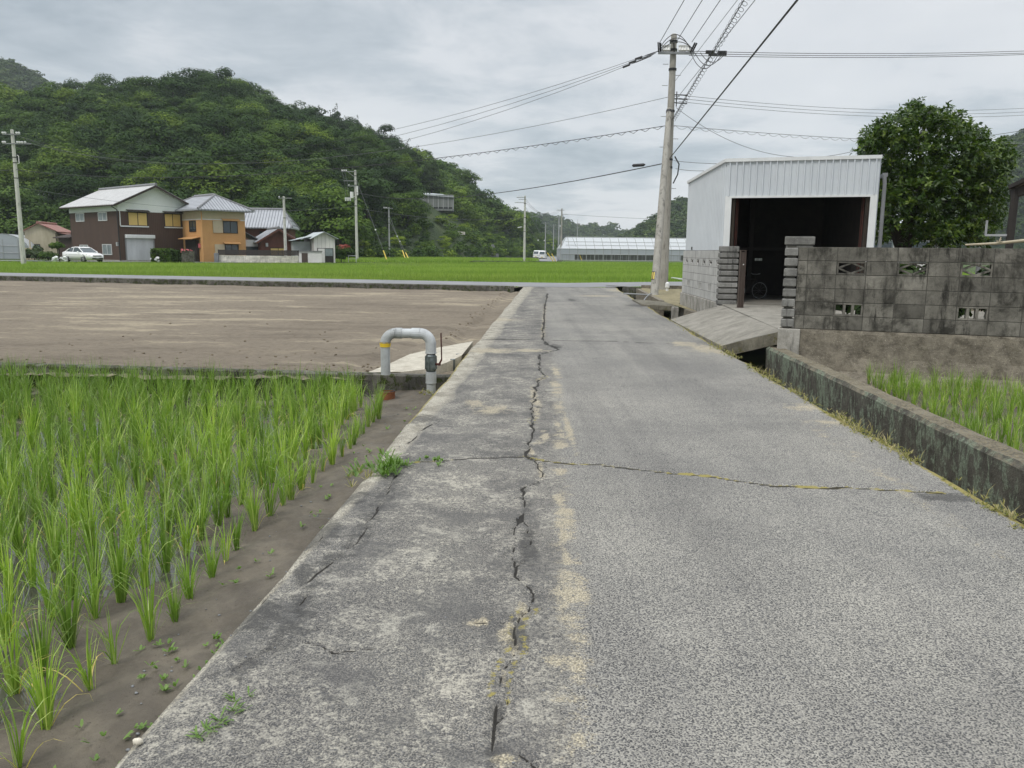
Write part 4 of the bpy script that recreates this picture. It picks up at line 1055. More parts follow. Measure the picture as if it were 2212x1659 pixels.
for a, s in ((FLc, 1), (FRc, -1)):
    m = MB(); c_ = a + gdir * .25 * s - fn * .16; m.box(c_.x, c_.y, (zf + zo) / 2, .03, .04, zo - zf - .03, ga)
    c_ = a + gdir * .285 * s - fn * .15; m.box(c_.x, c_.y, (zf + zo) / 2, .012, .03, zo - zf - .03, ga)
    part('door_rail', m, M['rust'], gar)
m = MB(); rt = [(FLc.x - .0, FLc.y, zt - .03), (FRc.x, FRc.y, zt - .03), (BR.x, BR.y, ztb - .03), (BL.x, BL.y, ztb - .03)]
m.hexa([(x, y, z - .03) for x, y, z in rt] + rt); part('roof', m, M['zinc_roof'], gar)
# inside: boards on walls, back wall with two small gaps, floor, portal frame
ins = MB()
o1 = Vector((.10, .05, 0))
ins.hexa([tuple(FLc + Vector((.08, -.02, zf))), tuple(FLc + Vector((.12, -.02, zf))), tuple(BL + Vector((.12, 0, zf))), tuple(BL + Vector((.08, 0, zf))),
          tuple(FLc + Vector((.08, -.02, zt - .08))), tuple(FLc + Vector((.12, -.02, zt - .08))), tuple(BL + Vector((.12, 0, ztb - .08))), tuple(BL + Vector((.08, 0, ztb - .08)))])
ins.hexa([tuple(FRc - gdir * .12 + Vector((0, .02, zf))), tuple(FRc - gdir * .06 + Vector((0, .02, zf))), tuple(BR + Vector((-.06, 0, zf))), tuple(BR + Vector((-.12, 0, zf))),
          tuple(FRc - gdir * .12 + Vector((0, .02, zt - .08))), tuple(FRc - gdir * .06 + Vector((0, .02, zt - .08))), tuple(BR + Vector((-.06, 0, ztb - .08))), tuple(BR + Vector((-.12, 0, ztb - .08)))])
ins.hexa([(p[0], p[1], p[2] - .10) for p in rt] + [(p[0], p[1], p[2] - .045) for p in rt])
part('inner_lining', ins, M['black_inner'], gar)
bk = MB(); bd = (BR - BL); Lb_ = bd.length; bdn = bd.normalized()
def bseg(x0, x1, z0, z1):
    c_ = BL + bdn * ((x0 + x1) / 2); bk.box(c_.x, c_.y - .03, (z0 + z1) / 2, x1 - x0, .04, z1 - z0, math.atan2(bdn.y, bdn.x))
def bx_of(px, py):
    # where the ray through a pixel meets the back wall
    d = ray(px, py); n_ = Vector((-bdn.y, bdn.x, 0)); t = (BL - CAM).dot(n_) / d.dot(n_); p = CAM + d * t
    return (p - BL).dot(bdn), p.z
h1, h2 = bx_of(1584, 566), bx_of(1592, 556); h3, h4 = bx_of(1630, 563), bx_of(1646, 558)
xs_ = [0, h1[0], h2[0], h3[0], h4[0], Lb_]
bseg(0, h1[0], zf, ztb - .05); bseg(h1[0], h2[0], zf, h1[1]); bseg(h1[0], h2[0], h2[1], ztb - .05); bseg(h2[0], h3[0], zf, ztb - .05)
bseg(h3[0], h4[0], zf, h3[1]); bseg(h3[0], h4[0], h4[1], ztb - .05); bseg(h4[0], Lb_, zf, ztb - .05)
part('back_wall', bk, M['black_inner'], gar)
m = MB(); m.hexa([(FLc.x, FLc.y, .1), (FRc.x, FRc.y, .1), (BR.x, BR.y, .1), (BL.x + .0, BL.y, .1), (FLc.x, FLc.y, zf), (FRc.x, FRc.y, zf), (BR.x, BR.y, zf), (BL.x, BL.y, zf)]); part('floor_slab', m, M['inner_floor'], gar)
m = MB(); p = BL.lerp(BR, .5); m.box(p.x - .2, p.y - .35, 1.9, .12, .12, 3.0); m.bar((p.x - 1.8, p.y - .3, 1.62), (p.x + 1.6, p.y - .6, 1.62), .08); part('portal_frame', m, M['dark_frame'], gar)
m = MB(); c_ = FRc + gdir * .13 + fn * -.05
m.tube([(c_.x, c_.y, .35), (c_.x, c_.y, 3.0), (c_.x - .02, c_.y, 3.2)], .04, 10); m.box(c_.x + .08, c_.y + .25, 3.2, .1, .5, .08, ga)
part('downpipe', m, M['stone_grey'], gar)
# bicycle
bp = D(1640, 632, 20.6); bp.z = zf
bi = thing('bicycle', 'small bicycle with pale rims standing in the dark garage', 'bicycle', (bp.x, bp.y, zf), R_(12))
for x, R1, nm in ((0.0, .215, 'wheel'), (-.62, .215, 'wheel')):
    ax = (math.sin(0 if x == 0 else .75), 1, 0)
    m = MB(); m.ring((x, 0, R1), ax, R1, .014, 30, 6); wo = part(nm, m, M['tyre'], bi, world=False, smooth=True)
    m = MB(); m.ring((x, 0, R1), ax, R1 - .018, .008, 30, 6); part('rim', m, M['steel_grey'], wo, world=False, smooth=True)
    m = MB()
    for k_ in range(10):
        an = k_ * PI / 5; e = Vector((math.cos(an) * ax[1], -math.cos(an) * ax[0], math.sin(an))); e.normalize()
        m.tube([(x, 0, R1), (x + e.x * R1 * .93, e.y * R1 * .93, R1 + e.z * R1 * .93)], .0015, 4)
    part('spokes', m, M['steel_grey'], wo, world=False)
m = MB()
for a_, b_ in (((0, 0, .215), (-.12, 0, .52)), ((-.12, 0, .50), (-.42, 0, .50)), ((-.14, 0, .46), (-.36, 0, .2)), ((-.36, 0, .2), (-.45, 0, .56)), ((-.36, 0, .2), (-.62, 0, .215)), ((-.43, 0, .5), (-.62, 0, .215)), ((-.12, 0, .52), (-.15, 0, .62))):
    m.tube([a_, b_], .014, 8)
part('frame', m, M['dark_frame'], bi, world=False)
m = MB(); m.tube([(-.13, -.22, .64), (-.15, -.1, .62), (-.15, .1, .62), (-.13, .22, .64)], .011, 8); part('handlebar', m, M['steel_grey'], bi, world=False)
m = MB(); m.ball((-.47, 0, .58), .1, .06, .03); part('saddle', m, M['dark_trim'], bi, world=False, smooth=True)

# ================================================================ tree behind the wall, shrubs, carport, neighbours
def quad_leaves(centers, radii, n_per, size, rng, elong=1.0, out=.75, updown=.35):
    """leaf quads on puffs; returns V,F,tone"""
    Vs, Ts = [], []
    for c, r, n in zip(centers, radii, n_per):
        d = rng.normal(size=(n, 3)); d[:, 2] = np.abs(d[:, 2]) * .9 - .25 * rng.random(n); d /= np.linalg.norm(d, axis=1)[:, None]
        rad = np.asarray(r) * (1 - .38 * rng.random((n, 1)) ** 1.6)
        p = np.asarray(c) + d * rad
        nm = d * out + rng.normal(size=(n, 3)) * (1 - out) + np.array([0, 0, updown]); nm /= np.linalg.norm(nm, axis=1)[:, None]
        t1 = np.cross(nm, rng.normal(size=(n, 3))); t1 /= np.linalg.norm(t1, axis=1)[:, None] + 1e-9; t2 = np.cross(nm, t1)
        s = size * (.6 + .8 * rng.random((n, 1)))
        a = t1 * s * elong; b = t2 * s
        Vs.append(np.stack([p - a, p - b * .8, p + a, p + b * .8], 1).reshape(-1, 3))
        Ts.append(np.clip(rng.normal(.5, .13, n) + rng.normal(0, .17), 0, 1))
    V = np.concatenate(Vs); T = np.concatenate(Ts); Fq = np.arange(len(V)).reshape(-1, 4)
    return V, Fq, T
def rosette_leaves(pts, dirs, rng, n=8, L=.125, wd=.05):
    V, T = [], []
    for p, d in zip(pts, dirs):
        t0 = np.clip(rng.normal(.45, .27), 0, 1); d = d / np.linalg.norm(d)
        for k in range(n):
            a = rng.normal(size=3); a -= d * a.dot(d); a /= np.linalg.norm(a)
            e = d * rng.uniform(.1, .9) + a * .9 + np.array([0, 0, -.15]); e /= np.linalg.norm(e)
            s = np.cross(e, d + rng.normal(size=3) * .4); s /= np.linalg.norm(s) + 1e-9
            l = L * rng.uniform(.7, 1.25); w_ = wd * rng.uniform(.7, 1.2); q = p + d * rng.uniform(-.06, .03)
            V += [q, q + e * l * .5 - s * w_ / 2, q + e * l + np.array([0, 0, -.12 * l]), q + e * l * .5 + s * w_ / 2]; T.append(np.clip(t0 + rng.normal(0, .15), 0, 1))
    V = np.array(V); return V, np.arange(len(V)).reshape(-1, 4), np.array(T)
YT = 21.5
tb = D(1945, 520, YT); tb.z = .3
tree = thing('broadleaf_tree', 'large dark green broadleaf tree with glossy leaves rising behind the block wall', 'tree', tuple(tb))
rng = np.random.default_rng(5)
puff = []
for px, py, r in ((1990, 265, .46), (1935, 290, .5), (2050, 285, .5), (1905, 335, .48), (1985, 340, .62), (2070, 340, .6), (2120, 350, .42), (2150, 345, .36), (2172, 312 + 30, .22), (1890, 300, .34), (1925, 400, .55), (2000, 410, .6), (2075, 410, .6), (2130, 400, .45), (1935, 455, .42), (2010, 460, .42), (2080, 455, .5), (2135, 440, .4), (1965, 500, .34), (2000, 508, .36), (2030, 512, .42), (2075, 510, .42), (2115, 506, .34), (1900, 490, .3), (1888, 460, .28), (1905, 512, .28), (2040, 495, .42), (2100, 490, .38), (1970, 255, .3), (2025, 260, .34), (2095, 305, .38), (2165, 330, .22), (1880, 318, .3), (2150, 470, .26), (1918, 425, .4)):
    for dy in (rng.uniform(-1.1, -.4), rng.uniform(.2, .9)):
        p = D(px + rng.normal() * 5, py + rng.normal() * 5, YT + dy); puff.append((p, r * rng.uniform(.85, 1.1)))
pts, dirs = [], []
for c, r in puff:
    n = int(88 * (r / .45) ** 2)
    for i in range(n):
        d = rng.normal(size=3); d[2] = d[2] * .8 + .25; d /= np.linalg.norm(d)
        q = np.array(c) + d * r * (1 - .45 * rng.random() ** 2) * (1.3 if rng.random() < .13 else 1)
        pts.append(q); dirs.append(d * .8 + np.array([0, 0, .5]) + rng.normal(size=3) * .25)
for px, py in ((1970, 232), (1915, 255), (1895, 262), (2050, 248), (2090, 262), (2135, 295), (2165, 300), (1872, 285), (2180, 320), (2120, 278), (1935, 250), (2010, 240), (2185, 350), (1862, 305)):
    for k_ in range(7):
        q = D(px + rng.normal() * 3, py + k_ * 5, YT - .3 + rng.normal() * .1); pts.append(np.array(q)); dirs.append(np.array([rng.normal() * .3, rng.normal() * .3, 1]))
V, Fq, T = rosette_leaves(pts, dirs, rng)
inv = np.array(tb)
o = np_obj('crown', V - inv, Fq, M['leaf_near'], tones=T, parent=tree)
m = MB()
m.tube([D(1948, 540, YT), D(1935, 500, YT), D(1915, 455, YT), D(1918, 400, YT)], [.16, .15, .10, .05], 8)
m.tube([D(1955, 540, YT), D(1960, 495, YT + .1), D(1975, 440, YT + .1), D(1995, 380, YT)], [.17, .14, .11, .05], 8)
for tx, ty in ((2060, 400), (2120, 430), (2090, 360), (2130, 380)): m.tube([D(1972, 450, YT + .1), D((1972 + tx) / 2, (450 + ty) / 2 - 5, YT - .1), D(tx, ty, YT)], [.07, .05, .02], 6)
m.tube([D(1995, 385, YT), D(1985, 320, YT), D(1990, 280, YT)], [.05, .03, .015], 6)
part('trunk', m, M['bark'], tree)
def shrub(px, py, Y, rx, rz, lab, mat='leaf_shrub', z=None, n=700, size=.05, k_=7, seed=0, nm='shrub', red=None, group=None):
    c = D(px, py, Y); z0 = z if z is not None else c.z - rz; rng = np.random.default_rng(int(px * 7 + seed))
    th_ = thing(nm, lab, 'shrub', (c.x, c.y, z0), group=group)
    cs = [(rng.uniform(-.6, .6) * rx, rng.uniform(-.6, .6) * rx, rz * rng.uniform(.45, 1.3)) for _ in range(k_)]
    V, Fq, T = quad_leaves(cs, [rx * rng.uniform(.4, .6) for _ in cs], [n // k_] * k_, size, rng, 1.2)
    V[:, 2] = np.maximum(V[:, 2], .02)
    np_obj('foliage', V, Fq, M[mat], tones=T, parent=th_)
    m = MB(); m.tube([(0, 0, 0), (0, 0, rz)], [.05 * rx, .03 * rx], 6); part('stem', m, M['bark'], th_, world=False)
    if red:
        cs = [(rng.uniform(-.6, .6) * rx, rng.uniform(-.6, .6) * rx, rz * rng.uniform(1.3, 1.75)) for _ in range(6)]
        V, Fq, T = quad_leaves(cs, [(rx * .42, rx * .42, rz * .35)] * 6, [red] * 6, size, rng, 1.2)
        np_obj('red_shoots', V, Fq, M['leaf_red'], tones=T, parent=th_)
    return th_
shrub(1925, 505, 19.6, .55, .55, 'leafy shrub under the tree close to the garage downpipe', z=.3, n=1500, size=.06)
shrub(2010, 500, 19.2, .75, .6, 'broad leafy shrub behind the block wall under the middle of the tree', z=.3, n=1800, size=.06)
shrub(2075, 512, 18.6, .55, .5, 'low dark shrub behind the block wall under the tree edge', z=.3, n=1300, size=.055)
shrub(2135, 503, 19.0, .7, .62, 'dark feathery shrub behind the wall beside the carport post', z=.3, n=2200, size=.04, mat='leaf_conifer')
for k_, (sx_, sy_) in enumerate(((5.2, 12.6), (6.3, 12.2), (7.4, 11.8), (8.4, 11.5), (9.4, 11.1))):
    q_ = proj((sx_ + .35, sy_ + .5, .9)); shrub(q_[0], q_[1], sy_ + .5, .62, .55, ('low shrub hidden close behind the block wall near its corner pillar', 'low shrub behind the block wall under the first diamond vents', 'low shrub behind the block wall below the tree edge', 'low shrub behind the block wall below the carport bracket', 'low shrub behind the block wall below the carport roof')[k_], z=.3, n=1500, size=.06, seed=k_, mat='leaf_conifer')
shrub(2200, 500, 20.0, .7, .65, 'dark bush under the carport roof behind the wall', z=.3, n=2200, size=.045, mat='leaf_conifer')
# carport
cp = D(2186, 520, 15.5); cpt = thing('carport', 'dark wooden carport roof corner held up by one post', 'carport', (cp.x, cp.y, .3))
m = MB(); a_ = D(2180, 520, 15.5); b_ = D(2200, 425, 15.5); m.tube([(a_.x, a_.y, .3), (a_.x + .02, a_.y, 2.75)], .07, 10); part('post', m, M['dark_frame'], cpt)
m = MB(); e1_, e2_ = D(2178, 408, 15.5), D(2300, 352, 14.5)
m.hexa([tuple(e1_), tuple(e2_), (e2_.x + 3.5, e2_.y + 4, e2_.z), (e1_.x + 3.5, e1_.y + 4, e1_.z), tuple(e1_ + Vector((0, 0, .07))), tuple(e2_ + Vector((0, 0, .07))), (e2_.x + 3.5, e2_.y + 4, e2_.z + .07), (e1_.x + 3.5, e1_.y + 4, e1_.z + .07)])
part('roof', m, M['dark_frame'], cpt)
m = MB(); m.bar(D(2186, 421, 15.6), D(2300, 375, 14.6), .1, .16); part('beam', m, M['dark_frame'], cpt)
m = MB(); a_ = D(2129, 508, 15.8); m.bar(a_, D(2176, 508, 15.5), .05, .04); m.bar(a_, a_ + Vector((0, 0, .28)), .03); part('bracket', m, M['pole_grey'], cpt)
m = MB(); a_, b_ = D(2062, 512, 26), D(2128, 470, 26); m.hexa([tuple(a_), tuple(b_), (b_.x, b_.y + 3, b_.z), (a_.x, a_.y + 3, a_.z), tuple(a_ + Vector((0, 0, .12))), tuple(b_ + Vector((0, 0, .12))), (b_.x, b_.y + 3, b_.z + .12), (a_.x, a_.y + 3, a_.z + .12)])
m.bar((b_.x, b_.y + .1, b_.z), (b_.x, b_.y + .1, .3), .1); m.bar((b_.x, b_.y + 2.9, b_.z), (b_.x, b_.y + 2.9, .3), .1); m.bar((a_.x, a_.y + .1, a_.z), (a_.x, a_.y + .1, .3), .1)
single('shed_roof', m, M['stone_grey'], 'small sloping lean-to roof seen between the tree and the carport', 'roof')
m = MB(); a_ = nwl.matrix_world; m.tube([D(2085, 529, 10.95), D(2150, 526, 10.8), D(2230, 518, 10.6)], [.012, .018, .022], 8); c_ = D(2158, 522, 10.75)
for k_ in range(5): m.tube([c_, c_ + Vector((random.uniform(-.06, .06), 0, random.uniform(-.01, .07)))], .006, 5)
single('bamboo_pole', m, M['bamboo'], 'bamboo pole lying along the top of the dark block wall', 'pole')
# pale neighbour house behind tree
hp = D(1990, 520, 42); nh = thing('neighbour_house', 'pale house with grey roof half hidden behind the broadleaf tree', 'house', (hp.x, hp.y, .2), R_(-15))
m = MB(); m.ab(-4.2, .8, 0, 6, 0, 2.75); part('wall', m, M['white_wall'], nh, world=False)
m = MB(); m.hexa([(-4.8, -.6, 2.75), (1.3, -.6, 2.75), (1.3, 6.6, 2.75), (-4.8, 6.6, 2.75), (-3, 2.4, 3.5), (.0, 2.4, 3.5), (.0, 3.6, 3.5), (-3, 3.6, 3.5)]); part('roof', m, M['zinc_roof'], nh, world=False)
for x in (-2.8, -1.0):
    m = MB(); m.ab(x, x + 1.5, -.05, .02, .9, 2.0); f = part('window', m, M['frosted'], nh, world=False); m = MB(); m.ab(x + .08, x + 1.42, -.06, -.051, .98, 1.92); part('pane', m, M['glass'], f, world=False)
# ================================================================ ground, cross road, far rice
def gz(x, y):
    z = -.85 + .50 * np.clip((y - 36) / 6, 0, 1) + 0 * x
    return z + .31 * np.clip((y - 79) / 3, 0, 1) * (x < -8) - .12 * np.clip((y - 95) / 60, 0, 1)
xs_ = np.concatenate([np.linspace(-2600, -90, 26), np.linspace(-80, 80, 60), np.linspace(90, 2600, 26)])
ysg = np.concatenate([np.linspace(-120, 30, 12), np.linspace(34, 46, 25), np.linspace(50, 200, 40), np.linspace(220, 3200, 40)])
GX, GY = np.meshgrid(xs_, ysg); GZ = gz(GX, GY)
nx, ny = len(xs_), len(ysg); i = np.arange(ny - 1)[:, None] * nx + np.arange(nx - 1)[None, :]
tag(np_obj('ground', np.stack([GX, GY, GZ], -1).reshape(-1, 3), np.stack([i, i + 1, i + nx + 1, i + nx], -1).reshape(-1, 4), M['meadow'], smooth=True), kind='structure')
near = [(-75, 51.8), (-25.4, 40.2), (-.7, 34.4), (2.5, 34.0), (7.2, 36.3), (12, 38.5), (40, 46)]
far = [(-75, 57), (-25.4, 44.6), (-.7, 38.9), (2.5, 38.6), (7.2, 41.2), (12, 43.5), (40, 51)]
w = MB(); n = len(near)
vs = [(x, y, .03) for x, y in near] + [(x, y, .03) for x, y in far]
w.add(vs, [(k, k + 1, n + k + 1, n + k) for k in range(n - 1)])
struct('crossroad', w, M['far_asphalt'])
w = MB(); N_ = 60
for k in range(3):
    (x0, y0), (x1, y1) = near[k], near[k + 1]
    if k == 2: x1, y1 = .05, 34.25
    for j in range(24):
        a_, b_ = (x0 + (x1 - x0) * j / 24, y0 + (y1 - y0) * j / 24), (x0 + (x1 - x0) * (j + 1) / 24, y0 + (y1 - y0) * (j + 1) / 24)
        u0, u1 = .015 * math.sin(j * 1.7 + k), .015 * math.sin((j + 1) * 1.7 + k)
        w.add([(a_[0], a_[1] - .06, -.5), (b_[0], b_[1] - .06, -.5), (b_[0], b_[1] - .05 + u1, .02), (a_[0], a_[1] - .05 + u0, .02), (a_[0], a_[1], .045), (b_[0], b_[1], .045), (b_[0], b_[1] + .22, .045), (a_[0], a_[1] + .22, .045)],
              [(0, 1, 2, 3), (3, 2, 5, 4), (4, 5, 6, 7)], .5)
single('retaining_kerb', w, M['kerb_conc'], 'mossy concrete retaining edge of the cross road above the tilled field', 'kerb')
# far rice
back = [(-75, 79), (-45, 80), (-28, 84), (-14, 92), (-4, 108), (8, 118), (40, 125)]
fx = np.array([p[0] for p in far]); fy = np.array([p[1] for p in far]); bx_ = np.array([p[0] for p in back]); by_ = np.array([p[1] for p in back])
def rice_field(name, label, inside, x0, x1, y0, y1, n, z, hmu, seed, bw):
    rng = np.random.default_rng(seed)
    x = rng.uniform(x0, x1, n * 3); y = y0 + (y1 - y0) * rng.random(n * 3) ** 1.25
    ok = inside(x, y) & (np.abs(x) < .72 * y + 4); x, y = x[ok][:n], y[ok][:n]; n = len(x)
    VV, TT = [], []
    for b in range(5):
        a = rng.uniform(0, 6.28, n); h = hmu * rng.uniform(.7, 1.15, n); ln = rng.normal(0, .09, n) ; wv = bw * rng.uniform(.6, 1.3, n) * (1 + y / 120)
        bx = x + rng.normal(0, .05, n); by = y + rng.normal(0, .05, n); c_, s_ = np.cos(a), np.sin(a)
        zz = np.full(n, z)
        VV.append(np.stack([np.stack([bx - c_ * wv, by - s_ * wv, zz], -1), np.stack([bx + c_ * wv, by + s_ * wv, zz], -1), np.stack([bx + s_ * ln * 2, by + c_ * ln * 2, zz + h], -1)], 1))
        TT.append(np.clip(rng.normal(.5, .25, n) + .5 * (np_noise(x * .4, y, .35, 5) - .5), 0, 1))
    V = np.concatenate(VV).reshape(-1, 3); T = np.concatenate(TT)
    tag(np_obj(name, V, np.arange(len(V)).reshape(-1, 3), M['rice_far'], tones=T), label, 'rice', kind='stuff')
w = MB(); w.add([(x, y, -.24) for x, y in far] + [(x, y, -.24) for x, y in back[::-1]], [tuple(range(len(far) + len(back)))]); struct('rice_paddy', w, M['paddy_green'])
rice_field('far_rice', 'bright green rice filling the wide field beyond the cross road', lambda x, y: (y > np.interp(x, fx, fy) + .1) & (y < np.interp(x, bx_, by_)), -62, 40, 39, 125, 70000, -.28, .40, 3, .014)
for k, (yy0, yy1, xx0, xx1) in enumerate(((96, 122, -22, -6), (126, 145, -34, 4), (152, 175, -34, 2))):
    w = MB(); w.add([(xx0 * .9 - 4, yy0, .0 - k * .03), (xx1, yy0, .0 - k * .03), (xx1 - 2, yy1, .0 - k * .03), (xx0 * 1.1 - 4, yy1, .0 - k * .03)], [(0, 1, 2, 3)]); struct('rice_paddy', w, M['paddy_green'])
rice_field('far_rice', 'strip of bright rice between the yellow guy covers and the hill foot', lambda x, y: ((y > 97) & (y < 122) & (x < -6)) | ((y > 127) & (y < 145) & (x < 4)), -34, 4, 96, 146, 9000, 0, .4, 4, .02)
# house road, lane with vans
w = MB(); w.add([(-70, 80.5, .02), (-44, 81.5, .02), (-27, 85.5, .02), (-21, 88.5, .02), (-21, 91, .02), (-28, 88, .02), (-44, 85.5, .02), (-70, 84, .02)], [tuple(range(8))]); struct('house_lane', w, M['far_asphalt'])
w = MB(); w.add([(1.5, 128, -.04), (6.8, 128, -.04), (15, 260, -.1), (8, 260, -.1)], [(0, 1, 2, 3)]); struct('farm_lane', w, M['far_asphalt'])

# ================================================================ houses
def HB(): return MB()
def window(root, face, a0, a1, z0, z1, frame='white_paint', pane='glass', off=0.0, axis='x', curtain=None, awn=False, mull=True):
    """on a local face: axis 'x' -> wall in plane y=off facing -y; axis 'y' -> wall in plane x=off facing -x"""
    def bx(mb, u0, u1, w0, w1, d0, d1):
        if axis == 'x': mb.ab(u0, u1, off - d1, off - d0, w0, w1)
        else: mb.ab(off - d1, off - d0, u0, u1, w0, w1)
    t = .07
    m = HB(); bx(m, a0, a1, z0, z0 + t, -.02, .06); bx(m, a0, a1, z1 - t, z1, -.02, .06); bx(m, a0, a0 + t, z0 + t, z1 - t, -.02, .06); bx(m, a1 - t, a1, z0 + t, z1 - t, -.02, .06)
    if mull: c_ = (a0 + a1) / 2; bx(m, c_ - .03, c_ + .03, z0 + t, z1 - t, -.01, .05)
    f = part('window', m, M[frame], root, world=False)
    m = HB(); bx(m, a0 + t, a1 - t, z0 + t, z1 - t, -.01, .02); part('pane', m, M[pane], f, world=False)
    if awn:
        m = HB(); q = .45
        if axis == 'x': m.hexa([(a0 - .15, off - q, z1 + .05), (a1 + .15, off - q, z1 + .05), (a1 + .15, off, z1 + .22), (a0 - .15, off, z1 + .22), (a0 - .15, off - q, z1 + .09), (a1 + .15, off - q, z1 + .09), (a1 + .15, off, z1 + .26), (a0 - .15, off, z1 + .26)])
        part('awning', m, M[awn], root, world=False)
    return f
def gable_roof(x0, x1, y0, y1, ze, zr, oh, th, xr=None):
    """ridge along y at x=xr; returns roof MB, ridge MB"""
    xr = (x0 + x1) / 2 if xr is None else xr
    m = HB()
    for xe, s in ((x0, -1), (x1, 1)):
        sl = (zr - ze) / abs(xr - xe); xo = xe + s * oh; zo = ze - sl * oh
        n = 1
        a = [(xo, y0 - oh, zo), (xr, y0 - oh, zr), (xr, y1 + oh, zr), (xo, y1 + oh, zo)]
        m.hexa([(x, y, z) for x, y, z in a] + [(x, y, z + th) for x, y, z in a])
    r = HB(); r.tube([(xr, y0 - oh - .05, zr + th + .05), (xr, y1 + oh + .05, zr + th + .05)], .16, 8); r.ab(xr - .12, xr + .12, y0 - oh, y1 + oh, zr + th * .5, zr + th + .1)
    return m, r
def hip_roof(x0, x1, y0, y1, ze, zr, oh, inset, th=.14, along='x'):
    X0, X1, Y0, Y1 = x0 - oh, x1 + oh, y0 - oh, y1 + oh
    m = HB()
    if along == 'x': A, B = (X0 + inset, (Y0 + Y1) / 2, zr), (X1 - inset, (Y0 + Y1) / 2, zr)
    else: A, B = ((X0 + X1) / 2, Y0 + inset, zr), ((X0 + X1) / 2, Y1 - inset, zr)
    e = [(X0, Y0, ze), (X1, Y0, ze), (X1, Y1, ze), (X0, Y1, ze)]; d = [(x, y, z - th) for x, y, z in e]
    vs = e + [A, B] + d
    if along == 'x': fs = [(0, 1, 5, 4), (1, 2, 5), (2, 3, 4, 5), (3, 0, 4)]
    else: fs = [(0, 1, 4), (1, 2, 5, 4), (2, 3, 5), (3, 0, 4, 5)]
    fs += [(6, 7, 1, 0), (7, 8, 2, 1), (8, 9, 3, 2), (9, 6, 0, 3), (9, 8, 7, 6)]
    m.add(vs, fs)
    r = HB(); r.tube([A, B], .17, 7)
    for c_, t_ in ((e[0], A), (e[3], A if along == 'x' else B), (e[1], B if along == 'x' else A), (e[2], B)): r.tube([(c_[0], c_[1], c_[2] + .06), t_], .11, 6)
    return m, r
def polywall(mb, pts, th, ax='x'):
    """upright polygon in plane y=0.. (ax x: pts (x,z)), thickness th towards +y"""
    mb.extrude([(x, y, z) for x, y, z in pts], th)
# --- brown house
br = thing('brown_house', 'two storey house clad in dark brown siding with white gable and silver tiled roof', 'house', (-41.2, 86, 0), R_(50))
W1, L1, ze, zr, zb = 7.75, 12.0, 6.05, 7.9, 5.2
for k0, k1, k2, k3, mt in ((0, W1, 0, .25, 'brown_siding'), (0, W1, L1 - .25, L1, 'brown_siding'), (0, .25, .25, L1 - .25, 'brown_siding_y'), (W1 - .25, W1, .25, L1 - .25, 'brown_siding_y')):
    m = HB(); m.ab(k0, k1, k2, k3, 0, zb); part('wall', m, M[mt], br, world=False)
m = HB(); m.extrude([(-.02, -.02, zb), (W1 + .02, -.02, zb), (W1 + .02, -.02, ze), (W1 / 2, -.02, zr), (-.02, -.02, ze)], (0, .25, 0))
m.ab(-.02, .23, .24, L1, zb, ze); m.ab(W1 - .23, W1 + .02, .24, L1, zb, ze); m.extrude([(0, L1 - .2, zb), (W1, L1 - .2, zb), (W1, L1 - .2, ze), (W1 / 2, L1 - .2, zr), (0, L1 - .2, ze)], (0, .2, 0))
part('upper_wall', m, M['pale_plaster'], br, world=False)
m, r = gable_roof(0, W1, 0, L1, ze, zr, .75, .16); rf = part('roof', m, M['roof_silver'], br, world=False); part('ridge', r, M['roof_ridge'], rf, world=False)
m = HB()
for s, xe in ((-1, -.75), (1, W1 + .75)): m.bar((W1 / 2, -.78, zr + .02), (xe, -.78, ze - .36), .05, .2)
m.tube([(-.78, -.7, ze - .33), (-.78, L1 + .7, ze - .33)], .07, 6)
part('barge_board', m, M['eave_dark'], br, world=False)
m = HB(); m.tube([(-.72, -.25, ze - .4), (-.12, -.12, ze - .75), (-.1, -.1, .1)], .055, 6); part('downpipe', m, M['dark_trim'], br, world=False)
for a0, a1, b0, b1 in ((1.0, 3.1, .2, 1.0), (4.95, 6.85, 6.85, 7.65)):
    window(br, 0, a0, a1, 3.72, 5.15, 'dark_frame', 'yellow_blind', 0.0, awn='eave_dark')
    m = HB(); m.ab(min(a0, b0) - .06, max(a1, b1) + .06, -.10, .0, 3.62, 3.70); lo = min(a0, b0); m.ab(min(b0, b1), max(b0, b1), -.06, 0, 3.72, 5.15)
    m2 = HB(); m2.ab(lo - .06 if b0 < a0 else max(a1, b1), lo if b0 < a0 else max(a1, b1) + .06, -.1, 0, 3.70, 5.2)
    part('shutter_case', m, M['brown_siding'], br, world=False); part('window_trim', m2, M['white_paint'], br, world=False)
    m = HB(); m.ab(min(a0, b0) - .06, max(a1, b1) + .06, -.13, -.101, 3.60, 3.72); part('sill', m, M['white_paint'], br, world=False)
m = HB(); m.ab(.66, 3.55, -.06, .0, .06, 2.42); sh = part('roller_shutter', m, M['shutter'], br, world=False)
m = HB(); m.ab(.54, 3.7, -.34, -.002, 2.42, 2.80); part('shutter_box', m, M['white_paint'], sh, world=False, bevel=.06)
for k0 in (.54, 3.55): m = HB(); m.ab(k0, k0 + .12, -.1, .0, .0, 2.42); part('guide_rail', m, M['steel_grey'], sh, world=False)
for y0, y1, z0, z1, pn_ in ((2.5, 4.6, 4.25, 5.15, 'frosted'), (8.1, 10.3, 4.25, 5.15, 'frosted'), (1.9, 4.1, .66, 1.78, 'frosted'), (7.7, 9.8, .7, 1.7, 'frosted')):
    window(br, 0, y0, y1, z0, z1, 'white_paint', pn_, 0.0, axis='y')
m = HB(); m.ab(-.16, -.0, .3, .55, 1.6, 2.0); part('meter_box', m, M['frame_pale'], br, world=False)
